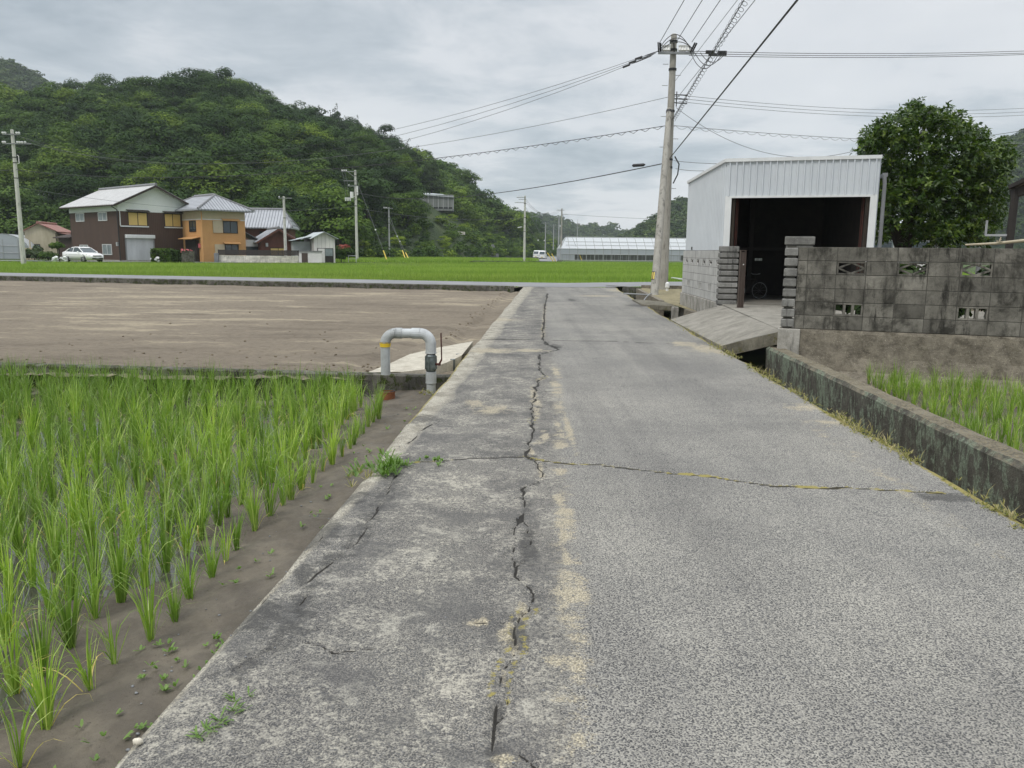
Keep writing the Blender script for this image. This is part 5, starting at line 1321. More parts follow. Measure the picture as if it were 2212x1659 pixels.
m = HB(); m.ab(-.1, W1 + .1, -.12, 0, -.1, .14); m.ab(-.12, 0, -.12, L1, -.1, .14); part('plinth', m, M['footing_pale'], br, world=False)
# lean-to on its far side
lt = thing('lean_to_shed', 'low brown lean-to shed with sloping roof against the side of the brown house', 'shed', (-50.2, 96.8, 0), R_(50))
m = HB(); m.extrude([(-1.6, 0, 0), (3, 0, 0), (3, 0, 3.6), (-1.6, 0, 2.6)], (0, 4, 0)); part('wall', m, M['brown_siding'], lt, world=False)
m = HB(); a_ = [(-2.1, -.4, 2.45), (3.3, -.4, 3.66), (3.3, 4.4, 3.66), (-2.1, 4.4, 2.45)]; m.hexa(a_ + [(x, y, z + .1) for x, y, z in a_]); part('roof', m, M['eave_dark'], lt, world=False)
# --- red roofed shed
c = D(57, 553, 100); rs = thing('red_roof_shed', 'cream weathered shed with rusty red tin roof behind the concrete pole', 'shed', (c.x, c.y, .0), R_(14))
m = HB(); m.extrude([(0, 0, 0), (3.5, 0, 0), (3.5, 0, 3.3), (1.6, 0, 4.2), (0, 0, 3.35)], (0, 7, 0)); part('wall', m, M['cream_wall'], rs, world=False)
m, r = gable_roof(0, 3.5, 0, 7, 3.35, 4.22, .3, .08, 1.6); rf = part('roof', m, M['red_roof'], rs, world=False); part('ridge', r, M['red_roof'], rf, world=False)
window(rs, 0, .35, 1.6, .35, 1.75, 'dark_frame', 'frosted', 0.0)
m = HB(); m.ab(2.55, 2.75, -.03, 0, 1.35, 1.75); part('vent', m, M['dark_trim'], rs, world=False)
m = HB(); m.tube([(3.5, -.2, 3.1), (3.55, -.1, .1)], .05, 6); part('downpipe', m, M['dark_trim'], rs, world=False)
m = HB(); m.ab(3.5, 5.2, .6, 6, 0, 2.9); part('side_wall', m, M['cream_wall'], rs, world=False)
m = HB(); a_ = [(3.3, .3, 3.15), (5.6, .3, 2.8), (5.6, 6.3, 2.8), (3.3, 6.3, 3.15)]; m.hexa(a_ + [(x, y, z + .06) for x, y, z in a_]); part('side_roof', m, M['red_roof'], rs, world=False)
window(rs, 0, 3.9, 4.7, .7, 1.7, 'white_paint', 'frosted', .6)
# tunnel greenhouse
c = D(8, 556, 96); tg = thing('tunnel_greenhouse', 'arched white plastic tunnel greenhouse at the edge of the hamlet', 'greenhouse', (c.x, c.y, 0), R_(18))
def arch(Rw, Hh, k): return [(Rw * math.cos(PI - PI * j / k), Hh * math.sin(PI - PI * j / k) ** .8 if 0 < j < k else 0) for j in range(k + 1)]
A_ = arch(2.9, 2.85, 16); m = HB()
vs = [(x, 0, z) for x, z in A_] + [(x, 16, z) for x, z in A_]; m.add(vs, [(k, k + 1, 17 + k + 1, 17 + k) for k in range(16)]); part('film_cover', m, M['film'], tg, world=False, smooth=True)
m = HB(); m.extrude([(x, 0.02, z) for x, z in A_], (0, .03, 0)); part('end_panel', m, M['film_dim'], tg, world=False)
m = HB()
for y in (0, 4, 8, 12, 16): m.tube([(x, y, z + .02) for x, z in A_], .035, 5)
for x in (-1.6, 0, 1.6): m.tube([(x, -.03, 0), (x, -.03, 2.3)], .03, 5)
for z in (.7, 1.5): m.tube([(-2.6, -.04, z), (2.6, -.04, z)], .025, 5)
part('hoops', m, M['frame_pale'], tg, world=False)
c = D(62, 550, 92); m = MB(); m.box(c.x, c.y, .5, 1.2, 1.0, 1.0, .3); m.box(c.x + .1, c.y, 1.15, .8, .7, .3, .5); m.box(c.x + .3, c.y - .1, 1.5, .1, .1, 1.4, .2)
single('timber_stack', m, M['beige_blind'], 'stack of tan timber beside the tunnel greenhouse', 'timber')
# --- orange house
oc = D(441, 560, 88); oh_ = thing('orange_house', 'two storey house with ochre orange walls and grey tiled hipped roof', 'house', (oc.x, oc.y, 0), R_(46))
W2, L2 = 4.9, 8.5; ze2 = 5.55
m = HB(); m.ab(0, W2, 0, L2, 0, 4.5); part('wall', m, M['orange_wall'], oh_, world=False)
m = HB(); m.ab(-.015, W2 + .015, -.015, L2, 4.5, ze2 + .05); part('upper_wall', m, M['beige_blind'], oh_, world=False)
m = HB(); m.ab(-.04, W2 + .03, -.04, -.016, 4.46, 4.56); m.ab(-.04, -.016, -.016, L2, 4.46, 4.56); part('band', m, M['white_wall'], oh_, world=False)
m, r = hip_roof(0, W2, 0, L2, ze2, 7.25, .8, 2.6, along='y'); rf = part('roof', m, M['roof_tile'], oh_, world=False); part('ridge', r, M['roof_ridge'], rf, world=False)
window(oh_, 0, 2.3, 4.0, 3.1, 4.4, 'dark_frame', 'glass', 0.0, awn='orange_wall')
m = HB(); m.ab(1.15, 2.25, -.09, 0, 3.12, 4.4); part('shutter_case', m, M['beige_blind'], oh_, world=False)
window(oh_, 0, 2.4, 4.0, .75, 1.9, 'dark_frame', 'glass', 0.0, awn='orange_wall')
m = HB(); m.ab(1.25, 2.35, -.09, 0, .7, 1.9); part('shutter_case', m, M['beige_blind'], oh_, world=False)
window(oh_, 0, 1.5, 3.1, 3.2, 4.4, 'dark_frame', 'glass', 0.0, axis='y')
m = HB(); m.tube([(-.12, -.12, 5.3), (-.1, -.1, 0)], .06, 6); part('downpipe', m, M['orange_wall'], oh_, world=False)
m = HB(); m.ab(-.35, -.02, 1.0, 3.6, 0, 2.35); part('entrance', m, M['dark_frame'], oh_, world=False)
m = HB(); a_ = [(-1.0, .6, 2.4), (.0, .6, 2.62), (.0, 3.9, 2.62), (-1.0, 3.9, 2.4)]; m.hexa(a_ + [(x, y, z + .06) for x, y, z in a_]); part('entrance_canopy', m, M['orange_wall'], oh_, world=False)
m = HB(); m.ab(-.2, -.04, .62, .85, 1.5, 1.95); part('red_post_box', m, M['flower_red'], oh_, world=False)
# porch annex with small tiled gable
c = D(512, 560, 91.5); po = thing('porch_annex', 'small white and orange porch with little tiled gable roof joining the orange house', 'annex', (c.x, c.y, 0), R_(32))
m = HB(); m.ab(0, 3.0, 0, 3, 0, 2.45); part('wall', m, M['white_wall'], po, world=False)
m, r = gable_roof(-.1, 2.2, 0, 3, 2.55, 3.35, .35, .1, .7); rf = part('roof', m, M['roof_tile_y'], po, world=False); part('ridge', r, M['roof_ridge'], rf, world=False)
window(po, 0, .5, 2.4, .6, 1.7, 'dark_frame', 'glass', 0.0)
# --- rear house
c = D(516, 545, 103); rh = thing('rear_house', 'dark red walled house with broad grey tiled roof behind the orange house', 'house', (c.x, c.y, 0), R_(8))
m = HB(); m.ab(0, 6.2, 0, 6.5, 0, 4.1); part('wall', m, M['maroon_wall'], rh, world=False)
m, r = hip_roof(-.4, 6.1, 0, 6.5, 4.1, 6.5, .6, 1.5, along='x'); rf = part('roof', m, M['roof_tile'], rh, world=False); part('ridge', r, M['roof_ridge'], rf, world=False)
window(rh, 0, 2.6, 4.4, 2.6, 3.6, 'dark_frame', 'glass', 0.0)
# --- brown annex with tiled gable
c = D(564, 560, 91); an = thing('annex_house', 'single storey red brown annex with tiled gable roof behind the slatted fence', 'house', (c.x, c.y, 0), R_(26))
W3 = 4.0
m = HB(); m.extrude([(0, 0, 0), (W3, 0, 0), (W3, 0, 2.35), (1.95, 0, 3.6), (0, 0, 2.45)], (0, 6, 0)); part('wall', m, M['maroon_wall'], an, world=False)
m, r = gable_roof(0, W3, 0, 6, 2.4, 3.62, .5, .12, 1.95); rf = part('roof', m, M['roof_tile_y'], an, world=False); part('ridge', r, M['roof_ridge'], rf, world=False)
m = HB(); m.bar((1.95, -.52, 3.6), (-.5, -.52, 2.08), .05, .2); m.bar((1.95, -.52, 3.6), (W3 + .5, -.52, 2.08), .05, .2); part('barge_board', m, M['maroon_wall'], an, world=False)
window(an, 0, 1.0, 2.8, .7, 1.6, 'dark_frame', 'yellow_blind', 0.0)
m = HB(); m.ab(.55, .8, -.15, 0, 1.7, 2.1); part('meter_box', m, M['frame_pale'], an, world=False)
m = HB(); a_ = [(3.4, -.6, 1.75), (5.4, -.6, 1.55), (5.4, 1.2, 1.75), (3.4, 1.2, 1.95)]; m.hexa(a_ + [(x, y, z + .08) for x, y, z in a_]); m.ab(3.6, 3.7, -.4, -.3, 0, 1.75); m.ab(5.1, 5.2, -.4, -.3, 0, 1.56); part('porch_roof', m, M['roof_tile'], an, world=False)
# --- white shed, white wall with door
c = D(679, 562, 90); ws = thing('white_shed', 'tall narrow white boarded shed with rusty zinc roof', 'shed', (c.x, c.y, 0), R_(24))
m = HB(); m.extrude([(0, 0, 0), (2.3, 0, 0), (2.3, 0, 2.65), (1.1, 0, 3.3), (0, 0, 2.8)], (0, 6, 0)); part('wall', m, M['white_board'], ws, world=False)
m, r = gable_roof(0, 2.3, 0, 6, 2.75, 3.32, .35, .06, 1.1); rf = part('roof', m, M['zinc_roof'], ws, world=False)
m = HB(); m.ab(.35, 2.1, -.06, 0, 0, 1.6); f = part('door_frame', m, M['dark_frame'], ws, world=False)
m = HB(); m.ab(.42, 1.15, -.1, -.06, .02, 1.54); part('sliding_door', m, M['white_wall'], f, world=False)
m = HB(); m.ab(1.2, 2.02, -.09, -.06, .75, 1.54); part('pane', m, M['frosted'], f, world=False)
m = HB(); a_ = [(-2.2, .8, 2.35), (.0, .8, 2.85), (.0, 5, 2.85), (-2.2, 5, 2.35)]; m.hexa(a_ + [(x, y, z + .06) for x, y, z in a_]); m.ab(-1.9, -.02, 2.2, 4.5, 0, 2.3); part('side_bay', m, M['zinc_roof'], ws, world=False)
c0, c1 = G(639, 564, 0), G(696, 564.5, 0); c0.y = 89; 
ww = thing('garden_wall', 'white garden wall with a narrow brown door between fence and white shed', 'wall', (D(639, 560, 89).x, 89, 0), 0.02)
Lw2 = D(677, 560, 89).x - D(639, 560, 89).x + .9
m = HB(); m.ab(0, Lw2, 0, .15, 0, 1.22); part('wall', m, M['white_wall'], ww, world=False)
m = HB(); m.ab(-.06, Lw2 + .06, -.12, .27, 1.22, 1.3); part('coping', m, M['roof_ridge'], ww, world=False)
m = HB(); m.ab(.65, 1.3, -.03, 0, .02, 1.05); part('door', m, M['brown_alu'], ww, world=False)
# fence
fx0, fx1 = D(472, 560, 87).x, D(645, 560, 87).x; L = fx1 - fx0
fe = thing('slat_fence', 'dark brown horizontal slat fence on top of the whitewashed block wall', 'fence', (fx0, 87, .0), 0)
m = HB()
for k in range(5): m.ab(.0, L, -.02, .0, .78 + k * .11, .882 + k * .11)
part('slats', m, M['fence_slat'], fe, world=False)
for k in range(6): m = HB(); m.ab(L * k / 5 - .03, L * k / 5 + .03, .001, .06, .74, 1.34); part('post', m, M['fence_slat'], fe, world=False)
m = HB(); r_ = random.Random(3)
bw = thing('stained_wall', 'whitewashed block wall with grey stains below the slat fence', 'wall', (fx0, 87, 0), 0)
for k in range(int(L / .45) + 1):
    for z in range(4): m.ab(k * L / (int(L / .45) + 1) + .005, (k + 1) * L / (int(L / .45) + 1) - .005, -.06, .1, z * .185 + .004, z * .185 + .181, r_.uniform(.35, .62) - (.18 if r_.random() < .15 else 0))
part('block_courses', m, M['stain_block'], bw, world=False)
m = HB(); m.ab(0, L, -.055, .095, 0, .735); part('mortar', m, M['footing_pale'], bw, world=False)
c = D(468, 560, 86.8); m = MB(); m.box(c.x, c.y, .48, .42, .35, .96); single('gate_pillar', m, M['stone_grey'], 'grey plastered gate pillar at the end of the stained block wall', 'pillar', bevel=.02)
c = D(407, 560, 83.5); m = MB(); m.box(c.x, c.y, .55, 1.2, .3, 1.1, .1); m.box(c.x, c.y, 1.12, 1.24, .34, .06, .1); single('entrance_wall', m, M['kerb_conc'], 'short weathered concrete wall by the dark entrance of the orange house', 'wall')
# hedges and bushes
def hedge(px, py, Y, w_, d_, h, lab, nm='hedge', mat='leaf_mid', n=1500):
    c = D(px, py, Y); rng = np.random.default_rng(int(px)); u = rng.uniform(-1, 1, (n, 3)); ax = rng.integers(0, 3, n); u[np.arange(n), ax] = np.sign(u[np.arange(n), ax]) * rng.uniform(.86, 1.05, n); u[:, 2] = np.abs(u[:, 2])
    p = u * np.array([w_ / 2, d_ / 2, h]); nm_ = rng.normal(size=(n, 3)) + u; nm_ /= np.linalg.norm(nm_, axis=1)[:, None]
    t1 = np.cross(nm_, rng.normal(size=(n, 3))); t1 /= np.linalg.norm(t1, axis=1)[:, None]; t2 = np.cross(nm_, t1); s = .11 * rng.uniform(.6, 1.3, (n, 1))
    V = np.stack([p - t1 * s, p - t2 * s, p + t1 * s, p + t2 * s], 1).reshape(-1, 3)
    o = np_obj(nm, V, np.arange(len(V)).reshape(-1, 4), M[mat], tones=np.clip(rng.normal(.5, .2, n), 0, 1)); o.location = (c.x, c.y, 0); tag(o, lab, 'hedge'); return o
hedge(352, 560, 83.5, 1.9, 1.2, 1.3, 'clipped box hedge in front of the brown house beside the shutter')
hedge(375, 560, 84, 1.1, 1.1, 1.15, 'smaller clipped hedge between the box hedge and the flowers')
shrub(75, 560, 88, .75, .7, 'dark round bush at the foot of the cream shed wall', z=0, n=900, size=.1)
shrub(84, 560, 87, .7, .55, 'low bush beside the round bush under the shed window', z=0, n=800, size=.1, seed=2)
shrub(80, 545, 88.5, .6, .95, 'taller shrub growing out of the bushes before the shed', z=.2, n=800, size=.1, seed=3)
shrub(104, 560, 85, 1.1, .4, 'wide low grey green shrub by the shed corner', z=0, n=900, size=.09, seed=4, mat='leaf_mid')
shrub(62, 555, 89, .6, .6, 'bush between the timber stack and the concrete pole', z=0, n=700, size=.1, seed=5)
t_ = shrub(127, 545, 82, .65, .42, 'small clipped garden tree with flat top beside the white car', z=1.15, n=700, size=.09, seed=6, mat='leaf_mid', nm='garden_tree'); t_['category'] = 'tree'
m = MB(); m.tube([(0, 0, -1.15), (.05, 0, .2)], [.06, .04], 6); part('trunk', m, M['bark'], t_, world=False)
shrub(737, 560, 95, 1.25, 1.0, 'round photinia bush with red young shoots beside the white shed', z=0, n=2200, size=.1, seed=7, red=90, mat='leaf_mid', nm='photinia_bush')
t_ = shrub(400, 555, 83.9, .55, .55, 'pink flowering bush behind the short concrete wall', z=0, n=500, size=.1, seed=8, nm='flowering_bush')
m = MB(); r_ = random.Random(2)
for k in range(26): m.ball((r_.gauss(0, .3), r_.gauss(0, .25), 1.0 + r_.random() * .35), .055, n=6, m=4)
part('blossoms', m, M['flower_red'], t_, world=False)
for px, py, Y, lab in ((118, 564, 79.5, 'crumpled white sack on the ground near the clipped garden tree'), (137, 564, 80, 'small white bag by the rear wheel of the white car'), (336, 563, 83, 'white plastic bags heaped beside the roller shutter')):
    c = D(px, py, Y); m = MB(); r_ = random.Random(px)
    for k in range(4): m.ball((r_.gauss(0, .22), r_.gauss(0, .1), .14 + .1 * k), .2, .16, .15, 7, 5, .5, .25)
    o = single('white_sack', m, M['white_paint'], lab, 'bag'); o.location = (c.x, c.y, 0)
c = D(761, 562, 96); m = MB()
for x in (-.45, .45): m.tube([(x, 0, 0), (x, 0, .75)], .035, 6)
m.tube([(-.5, 0, .75), (.5, 0, .75)], .035, 6); m.tube([(-.45, 0, .4), (.45, 0, .4)], .025, 6)
o = single('guard_rail', m, M['white_paint'], 'short white pipe guard rail beside the transformer pole', 'railing'); o.location = (c.x, c.y, 0)

# ================================================================ car and vans
def section_body(mb, secs, mi=0):
    """secs: list of (x, [(y,z)...]) closed rings"""
    n = len(secs[0][1]); vs = [(x, y, z) for x, ring in secs for y, z in ring]; fs = []
    for i in range(len(secs) - 1):
        for j in range(n): fs.append((i * n + j, i * n + (j + 1) % n, (i + 1) * n + (j + 1) % n, (i + 1) * n + j))
    fs.append(tuple(range(n))[::-1]); fs.append(tuple(range((len(secs) - 1) * n, len(secs) * n))); mb.add(vs, fs, .5, mi)
def wheel(root, x, y, R1, w_):
    s = 1 if y > 0 else -1
    m = MB(); m.tube([(x, y - s * w_, R1), (x, y, R1)], R1, 20); wo = part('wheel', m, M['tyre'], root, world=False)
    m = MB(); m.tube([(x, y - s * .02, R1), (x, y + s * .012, R1)], R1 * .68, 16)
    part('rim', m, M['rim'], wo, world=False)
    m = MB()
    for k in range(5): an = k * 2 * PI / 5 + .3; m.bar((x + R1 * .24 * math.cos(an), y + s * .016, R1 + R1 * .24 * math.sin(an)), (x + R1 * .6 * math.cos(an), y + s * .016, R1 + R1 * .6 * math.sin(an)), .09, .012)
    part('rim_gaps', m, M['dark_trim'], wo, world=False)
c = G(181, 566, 0.0); car = thing('sedan_car', 'white four door sedan car parked beside the brown house', 'car', (c.x, c.y, .02), R_(-32))
def ring_(hw, zb_, zm, zt_, inn): return [(-hw * .93, zb_), (hw * .93, zb_), (hw, zm), (hw * .97, zt_ - .06), (hw * inn, zt_), (-hw * inn, zt_), (-hw * .97, zt_ - .06), (-hw, zm)]
m = MB()
section_body(m, [(-2.35, ring_(.70, .40, .62, .86, .8)), (-2.26, ring_(.82, .28, .6, .97, .82)), (-1.8, ring_(.89, .2, .6, 1.0, .84)), (-.9, ring_(.90, .2, .62, .97, .86)), (.6, ring_(.90, .2, .62, .95, .86)), (1.2, ring_(.90, .2, .6, .92, .84)), (1.85, ring_(.87, .22, .56, .82, .8)), (2.22, ring_(.76, .26, .5, .70, .76)), (2.38, ring_(.58, .32, .48, .60, .8))])
part('body', m, M['car_white'], car, world=False, smooth=True)
def cab(zb_, zt_, pts): return pts
m = MB(); section_body(m, [(-1.85, [(-.68, .95), (.68, .95), (.66, .99), (-.66, .99)]), (-1.15, [(-.77, .94), (.77, .94), (.58, 1.33), (-.58, 1.33)]), (-.45, [(-.79, .93), (.79, .93), (.58, 1.43), (-.58, 1.43)]), (.15, [(-.79, .92), (.79, .92), (.58, 1.42), (-.58, 1.42)]), (.55, [(-.78, .92), (.78, .92), (.60, 1.28), (-.60, 1.28)]), (1.2, [(-.72, .90), (.72, .90), (.70, .93), (-.70, .93)])])
cb = part('cabin', m, M['glass'], car, world=False)
m = MB(); section_body(m, [(-1.35, [(-.56, 1.26), (.56, 1.26), (.5, 1.30), (-.5, 1.30)]), (-.95, [(-.59, 1.34), (.59, 1.34), (.53, 1.42), (-.53, 1.42)]), (-.4, [(-.6, 1.41), (.6, 1.41), (.54, 1.47), (-.54, 1.47)]), (.2, [(-.6, 1.40), (.6, 1.40), (.54, 1.455), (-.54, 1.455)]), (.42, [(-.58, 1.34), (.58, 1.34), (.52, 1.38), (-.52, 1.38)])])
part('roof', m, M['car_white'], car, world=False)
m = MB()
for s in (-1, 1):
    m.bar((.36, s * .6, 1.37), (1.22, s * .74, .93), .06, .05); m.bar((-1.3, s * .575, 1.28), (-1.86, s * .69, .98), .16, .06); m.bar((-.42, s * .80, .94), (-.42, s * .60, 1.42), .07, .04)
part('window_pillar', m, M['car_white'], car, world=False)
for x, y in ((1.42, -.88), (1.42, .88), (-1.38, -.88), (-1.38, .88)): wheel(car, x, y, .33, .2)
m = MB()
for x in (1.42, -1.38):
    for s in (-1, 1): m.ring((x, s * .868, .33), (0, 1, 0), .36, .03, 24, 5)
part('wheel_arch', m, M['dark_trim'], car, world=False)
for s in (-1, 1):
    m = MB(); m.hexa([(2.0, s * .55, .60), (2.33, s * .5, .56), (2.26, s * .72, .58), (1.9, s * .84, .64), (2.0, s * .55, .73), (2.28, s * .5, .66), (2.2, s * .73, .70), (1.88, s * .84, .76)]); part('headlight', m, M['lamp_lens'], car, world=False)
    m = MB(); m.ball((.72, s * .96, .98), .1, .07, .07); part('mirror', m, M['car_white'], car, world=False, smooth=True)
m = MB(); m.box(2.37, 0, .60, .05, .86, .10); m.box(2.385, 0, .36, .05, 1.05, .12); part('grille', m, M['dark_trim'], car, world=False)
m = MB(); m.box(2.42, 0, .47, .02, .34, .17); part('number_plate', m, M['white_paint'], car, world=False)
for s in (-1, 1): m = MB(); m.bar((-1.0, s * .905, .73), (1.1, s * .905, .70), .012, .012); part('door_seam', m, M['dark_trim'], car, world=False)
def van(px, py, Y, lab, rz, sc=1.0):
    c = D(px, py, Y); t = thing('small_van', lab, 'van', (c.x, c.y, c.z), rz); H = 1.85 * sc
    m = MB(); section_body(m, [(-1.65, [(-.72, .3), (.72, .3), (.72, 1.1), (.62, H), (-.62, H), (-.72, 1.1)]), (1.0, [(-.72, .25), (.72, .25), (.72, 1.1), (.62, H), (-.62, H), (-.72, 1.1)]), (1.3, [(-.72, .25), (.72, .25), (.71, 1.05), (.60, H - .12), (-.60, H - .12), (-.71, 1.05)]), (1.62, [(-.68, .3), (.68, .3), (.67, .98), (.62, 1.05), (-.62, 1.05), (-.67, .98)])])
    part('body', m, M['car_white'], t, world=False, bevel=.04)
    m = MB(); m.hexa([(1.64, -.58, 1.1), (1.64, .58, 1.1), (1.60, .58, 1.1), (1.60, -.58, 1.1), (1.37, -.53, H - .18), (1.37, .53, H - .18), (1.33, .53, H - .18), (1.33, -.53, H - .18)]); part('windscreen', m, M['glass'], t, world=False)
    m = MB()
    for s in (-1, 1): m.hexa([(-1.2, s * .70, 1.15), (1.0, s * .70, 1.15), (1.0, s * .735, 1.15), (-1.2, s * .735, 1.15), (-1.2, s * .62, H - .18), (.9, s * .62, H - .18), (.9, s * .66, H - .18), (-1.2, s * .66, H - .18)])
    part('side_window', m, M['glass'], t, world=False)
    for x, y in ((1.05, -.7), (1.05, .7), (-1.05, -.7), (-1.05, .7)): wheel(t, x, y, .27, .16)
    for s in (-1, 1): m = MB(); m.box(1.63, s * .5, .82, .06, .22, .16); part('headlight', m, M['lamp_lens'], t, world=False)
    m = MB(); m.box(1.66, 0, .52, .04, .36, .17); part('number_plate', m, M['plate_yellow'], t, world=False)
    m = MB(); m.box(1.645, 0, .34, .04, 1.3, .1); part('bumper', m, M['dark_trim'], t, world=False)
van(1172.2, 561, 172, 'small white van parked on the lane with its yellow plate facing us', R_(-98))
van(1163, 559.5, 179, 'small white van parked behind and partly hidden by the front van', R_(-112))

# ================================================================ big greenhouse
gl = D(1211, 560, 150); gb = thing('greenhouse', 'long white plastic greenhouse with ridged roof beyond the rice field', 'greenhouse', (gl.x, gl.y, -.1), R_(3))
LG, WG, he, hr = 44.0, 7.0, 2.1, 4.2
m = MB(); m.add([(0, 0, he), (LG, 0, he), (LG, WG * .42, hr), (1.2, WG * .42, hr), (1.2, WG * .58, hr), (LG, WG * .58, hr), (0, WG, he), (LG, WG, he)], [(0, 1, 2, 3), (3, 2, 5, 4), (4, 5, 7, 6), (0, 3, 4, 6)]); part('roof_film', m, M['film'], gb, world=False)
m = MB(); m.ab(0, LG, 0, .03, 1.1, he); m.ab(0, 2.6, 0, .03, 0, 1.1); m.ab(20, 22.2, 0.0, .03, 0, 1.1); m.ab(0, .03, .03, WG, 0, he); part('wall_film', m, M['film_dim'], gb, world=False)
m = MB(); m.ab(0.2, LG, 1.2, 1.25, 0, 1.4); part('shade_curtain', m, M['inside_dim'], gb, world=False)
m = MB()
for k in range(29):
    x = LG * k / 28; m.tube([(x, -.04, 0), (x, -.04, he), (max(x, 1.2), WG * .42, hr + .03)], .045, 5)
for z in (0.05, 1.1, he): m.tube([(0, -.05, z), (LG, -.05, z)], .05, 5)
for f in (.3, .6): m.tube([(1, WG * .42 * f - .04, he + (hr - he) * f + .04), (LG, WG * .42 * f - .04, he + (hr - he) * f + .04)], .035, 5)
m.tube([(1.2, WG * .42, hr + .05), (LG, WG * .42, hr + .05)], .07, 6)
for k in range(60): x = LG * (k + .5) / 60; m.tube([(x, -.045, 0), (x, -.045, 1.1)], .02, 4)
part('pipe_frame', m, M['frame_pale'], gb, world=False)

# ================================================================ utility poles
def utility_pole(nm, lab, base, H, r0, r1, mat, lean=0.0, group=None):
    t = thing(nm, lab, 'utility pole', tuple(base), 0, group)
    m = MB(); m.tube([(0, 0, -.4), (lean * .5, 0, H * .5), (lean, 0, H), (lean, 0, H + .03)], [r0, (r0 + r1) / 2, r1, r1 * .7], 16); part('shaft', m, M[mat], t, world=False, smooth=False)
    return t
def arm(t, z, x0, x1, y=-.16, s=.075, ins=(), nm='crossarm', rz=0, insz=.2, big=False):
    m = MB(); c_, s_ = math.cos(rz), math.sin(rz); f = lambda x, yy: (x * c_ - yy * s_, x * s_ + yy * c_)
    a, b = f(x0, y), f(x1, y); m.bar((*a, z), (*b, z), s); ao = part(nm, m, M['steel_grey'], t, world=False)
    for x in ins:
        m = MB(); p = f(x, y); k = 1.5 if big else 1.0
        m.tube([(*p, z + .03), (*p, z + .08), (*p, z + .085), (*p, z + .16), (*p, z + .165), (*p, z + insz)], [.03 * k, .03 * k, .07 * k, .055 * k, .07 * k, .04 * k], 8); part('insulator', m, M['porcelain'], ao, world=False)
def bands(t, zs, r, x=0.0):
    for z in zs: m = MB(); m.tube([(x, 0, z - .04), (x, 0, z + .04)], r, 14); part('band', m, M['dark_trim'], t, world=False)
def steps(t, zs, r, L=.22):
    m = MB()
    for k, z in enumerate(zs): s = 1 if k % 2 else -1; m.tube([(s * r, -.02, z), (s * (r + L), -.02, z)], .012, 5)
    part('step_bolts', m, M['steel_grey'], t, world=False)
PB = G(1432, 628, -.05); PBt = D(1456, 75, PB.y); HB_ = PBt.z - PB.z
main = utility_pole('utility_pole', 'tall concrete utility pole carrying the black cable crossarm beside the garage', PB, HB_, .20, .115, 'pole_conc', lean=PBt.x - PB.x)
def zb_(py): return D(1445, py, PB.y).z - PB.z
def lx(z): return (PBt.x - PB.x) * z / HB_
za = zb_(117)
arm(main, za, -.62 + lx(za), .78 + lx(za), y=-.2, s=.09, nm='crossarm')
m = MB()
for k, (x, y) in enumerate(((-.62, -.25), (-.55, -.2), (-.5, -.15), (-.02, -.3), (.62, -.25), (.7, -.2))):
    m.bar((lx(za) + x, y, za + .03), (lx(za) + x + (.10 if x > 0 else -.08), y - .3, za + .30), .045, .045)
part('insulator_cover', m, M['black_rubber'], main, world=False)
for x in (-.42, -.32, -.22, .22, .32, .42, .55):
    m = MB(); m.tube([(lx(za) + x, -.2, za + .05), (lx(za) + x, -.2, za + .1), (lx(za) + x + .01, -.2, za + .2), (lx(za) + x, -.2, za + .28)], [.03, .075, .05, .07], 8); part('insulator', m, M['porcelain'], main, world=False)
m = MB()
def catc(p, q, sag, n=14, up=0):
    p, q = Vector(p), Vector(q); return [p.lerp(q, i / n) - Vector((0, 0, sag * 4 * (i / n) * (1 - i / n))) for i in range(n + 1)]
for k, (dx, s) in enumerate(((.0, -.55), (.06, -.42), (.12, -.28))): m.tube(catc((lx(za) - .6 + dx, -.25, za + .12), (lx(za) + .62 + dx, -.25, za + .12), s), .015, 5)
for k, (x0, x1, s) in enumerate(((.62, 1.75, .62), (.78, 1.9, .5), (1.0, 2.0, .38))): m.tube(catc((lx(za) + x0, -.3, za), (lx(za) + x1, -.3, za + .05), s), .013, 5)
part('jumper_wires', m, M['wire'], main, world=False)
bands(main, [zb_(90), zb_(108), zb_(150), zb_(240), zb_(345), zb_(362)], .155, lx(za)); steps(main, [zb_(p) for p in (139, 163, 185, 208, 252, 300, 318, 407)], .14)
# low voltage rack and closure
m = MB(); zl = zb_(205); m.tube([(.2 + lx(zl), -.05, zl - .45), (.2 + lx(zl), -.05, zl + .12)], .02, 6)
for k in range(3): m.tube([(.12 + lx(zl), -.05, zl - .15 * k), (.62 + lx(zl), -.08, zl - .16 * k - .02)], .022, 6)
part('wire_rack', m, M['dark_trim'], main, world=False)
m = MB(); z0 = zb_(355); m.tube([(.24, -.1, z0 + .3), (.42, -.12, z0), (.38, -.12, z0 - .4), (.22, -.1, z0 - .75)], .028, 6); part('cable_loop', m, M['black_rubber'], main, world=False)
